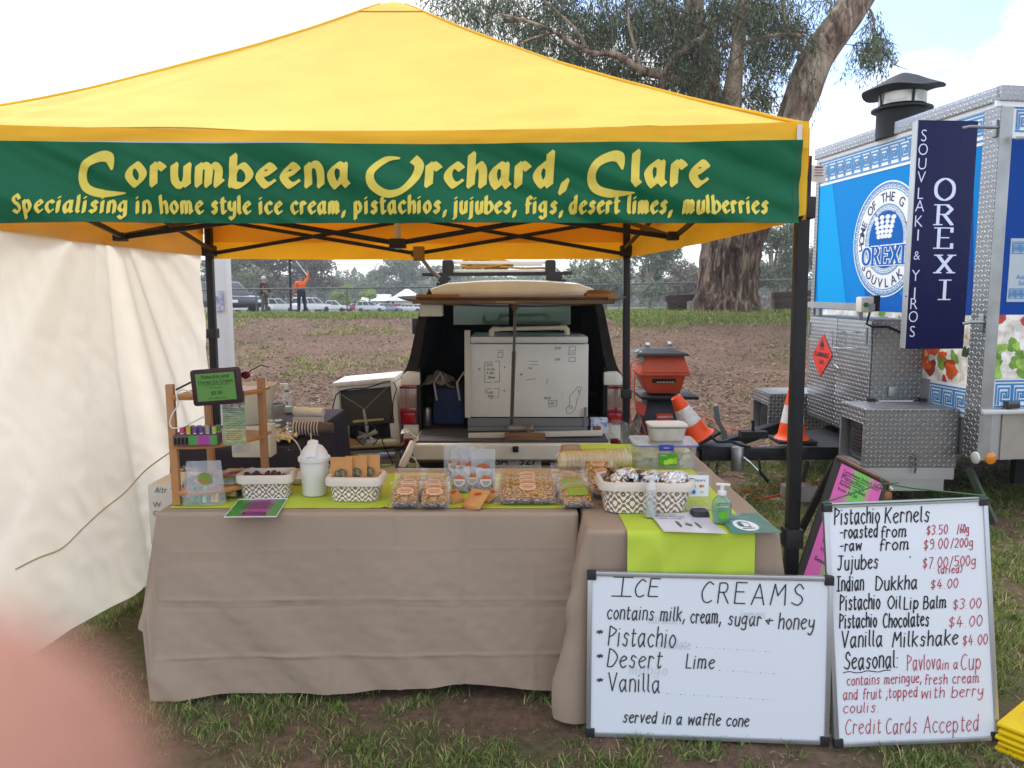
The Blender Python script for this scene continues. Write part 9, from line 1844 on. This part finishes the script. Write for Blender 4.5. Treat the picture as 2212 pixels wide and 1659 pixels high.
def person(label, px, y, H, rz, pose, mt, ml, hairm, extra=None):
 x = W(px, 650, y).x; t = thing('person', label, 'person', (x, y, gzf(x, y)), rz=rz); s = H / 1.75
 J = dict(hip=(0, 0, .95), chest=(0, -.01, 1.25), neck=(0, 0, 1.46), head=(0, -.02, 1.60), top=(0, -.02, 1.70), ls=(-.19, 0, 1.42), rs=(.19, 0, 1.42), lk=(-.12, -.02, .50), rk=(.12, -.02, .50), la=(-.14, .02, .08), ra=(.14, .02, .08), lt=(-.15, -.12, .04), rt=(.15, -.12, .04), lh=(-.09, 0, .92), rh=(.09, 0, .92)); J.update(pose)
 K = list(J); P = [Vector(J[k]) * s for k in K]; R = dict(hip=(.15, .10), chest=(.16, .11), neck=.055, head=.085, top=.06, ls=.06, rs=.06, lk=.06, rk=.06, la=.045, ra=.045, lt=.035, rt=.035, lh=.09, rh=.09, le=.045, re=.045, lw=.033, rw=.033, lf=.03, rf=.03)
 E = [('hip', 'chest'), ('chest', 'neck'), ('neck', 'head'), ('head', 'top'), ('chest', 'ls'), ('chest', 'rs'), ('ls', 'le'), ('rs', 're'), ('le', 'lw'), ('re', 'rw'), ('lw', 'lf'), ('rw', 'rf'), ('hip', 'lh'), ('hip', 'rh'), ('lh', 'lk'), ('rh', 'rk'), ('lk', 'la'), ('rk', 'ra'), ('la', 'lt'), ('ra', 'rt')]
 def sub(keys, k_, add, nm, m):
  idx = {k: i for i, k in enumerate(keys)}; skin(nm, [Vector(J[k]) * s for k in keys], [(idx[a], idx[b_]) for a, b_ in E if a in idx and b_ in idx], [tuple((q + add) * s for q in (R[k] if isinstance(R[k], tuple) else (R[k],) * 2)) for k in keys], m, t)
 sub(K, 1, 0, 'body', M_SKN); sub(['chest', 'hip', 'neck', 'ls', 'rs', 'le', 're', 'lw', 'rw'], 1, .022, 'jacket', mt); sub(['hip', 'lh', 'rh', 'lk', 'rk', 'la', 'ra'], 1, .018, 'trousers', ml)
 for k in 'lr': a = Vector(J[k + 'a']) * s; b = MB(); b.box(a + Vector((0, -.06, -.04)) * s, (.10 * s, .28 * s, .08 * s)); b.build('shoe', M_TYR, t, bevel=.02)
 h = Vector(J['head']) * s; b = MB(); b.lathe([(.098, -.02), (.105, .03), (.085, .09), (0, .12)], h + Vector((0, .015, .02)), 14); b.build('hair', hairm, t)
 for dx in (-.035, .035): b = MB(); b.lathe([(0, -.012), (.012, 0), (0, .012)], h + Vector((dx, -.095, .02)), 6); b.build('eye', M_TYR, t)
 b = MB(); b.lathe([(.018, -.03), (.01, .03)], h + Vector((0, -.105, .0)), 6); b.build('nose', M_SKN, t)
 if extra: extra(t, s, J, h)
 return t
person('white-haired person in dark jacket and grey trousers standing at the fence', 571, 35, 1.72, math.radians(70), dict(le=(-.25, -.02, 1.15), re=(.25, -.06, 1.15), lw=(-.22, -.10, .92), rw=(.22, -.16, .94), lf=(-.21, -.13, .84), rf=(.20, -.22, .88)), mat('dark_jacket', '#33302f', .8), mat('grey_trousers', '#5a5a55', .8), mat('white_hair', '#d8d8d6', .8))
M_HV = mat('hi_vis_orange', '#f0661c', .6)
def ex(t, s, J, h):
 b = MB(); b.lathe([(.165, 0), (.168, .05), (.165, .12)], (0, 0, .98), 16, sy=.72); b.build('navy_hem', mat('navy_cloth', '#1f2740', .8), t); b = MB(); b.lathe([(.175, 0), (.175, .04)], (0, 0, 1.11), 16, sy=.72); b.build('reflective_band', mat('silver_band', '#c9c9c0', .3), t)
 b = MB(); b.lathe([(.112, 0), (.108, .05), (0, .10)], h + Vector((0, .0, .06)), 14); b.box(h + Vector((0, -.13, .075)), (.16, .12, .015)); tag(b.build('cap', mat('blue_cap', '#34457a', .7), t), kind='stuff')
person('person in orange and navy work shirt and cap with one arm raised', 651, 34, 1.76, math.radians(205), dict(le=(-.30, -.03, 1.60), lw=(-.31, -.08, 1.86), lf=(-.30, -.10, 1.95), re=(.27, .02, 1.15), rw=(.30, -.03, .90), rf=(.30, -.05, .82), lk=(-.15, -.02, .5), rk=(.10, -.02, .5)), M_HV, mat('black_trousers', '#1c1d22', .8), mat('grey_hair', '#8d8a86', .8), ex)
pw_ = W(662, 583, 33.9); rod = thing('pole_tool', 'thin white rod held up by the person in orange', 'rod', pw_); b = MB(); b.tube([W(663, 594, 33.9), W(640, 564, 33.9)], .022, 6); b.build('rod', M_WHV, rod, world=True)
# ================================================================ the fingertip over the lens edge
cR = cam.rotation_euler.to_matrix(); def_c = Vector((0, 0, CAM_H))
def campt(px, py, d): return def_c + cR @ Vector(((px - 1106) / FPX * d, (829.5 - py) / FPX * d, -d))
f0 = campt(-115, 1695, .022); ax_ = cR @ Vector((-.62, -.74, .10)); ax_.normalize()
fg = thing('finger', 'out-of-focus pink fingertip reaching in at the lower left corner, close to the lens', 'finger', f0); q_ = cR @ Vector((-.3, -.85, .5)); q_.normalize()
Pf = [f0 - ax_ * .004, f0, f0 + ax_ * .011, f0 + ax_ * .024, f0 + ax_ * .027 + q_ * .012, f0 + ax_ * .03 + q_ * .030, f0 + ax_ * .032 + q_ * .052]
fo = skin('skin', [p - f0 for p in Pf], [(i, i + 1) for i in range(6)], [.0055, .0075, .0080, .0078, .0088, .0088, .0098], mat('finger_skin', '#ae7a69', .6, spec=.3, var=.08, vscale=90, bump=.3, bscale=900), fg, 3, 6)
# ================================================================ air
b = MB(); b.bx((-160, -14, -3.6), (160, 214, 16)); hz_ = b.build('haze', mat('haze_air', '#ffffff'), None, smooth=0); hz_['kind'] = 'stuff'
hm = MATS['haze_air']; N_, L_ = hm.node_tree.nodes, hm.node_tree.links; N_.remove(N_['Principled BSDF']); pv = N_.new('ShaderNodeVolumePrincipled'); pv.inputs['Color'].default_value = (.9, .93, 1, 1); pv.inputs['Density'].default_value = .0010; L_.new(pv.outputs[0], N_['Material Output'].inputs['Volume'])
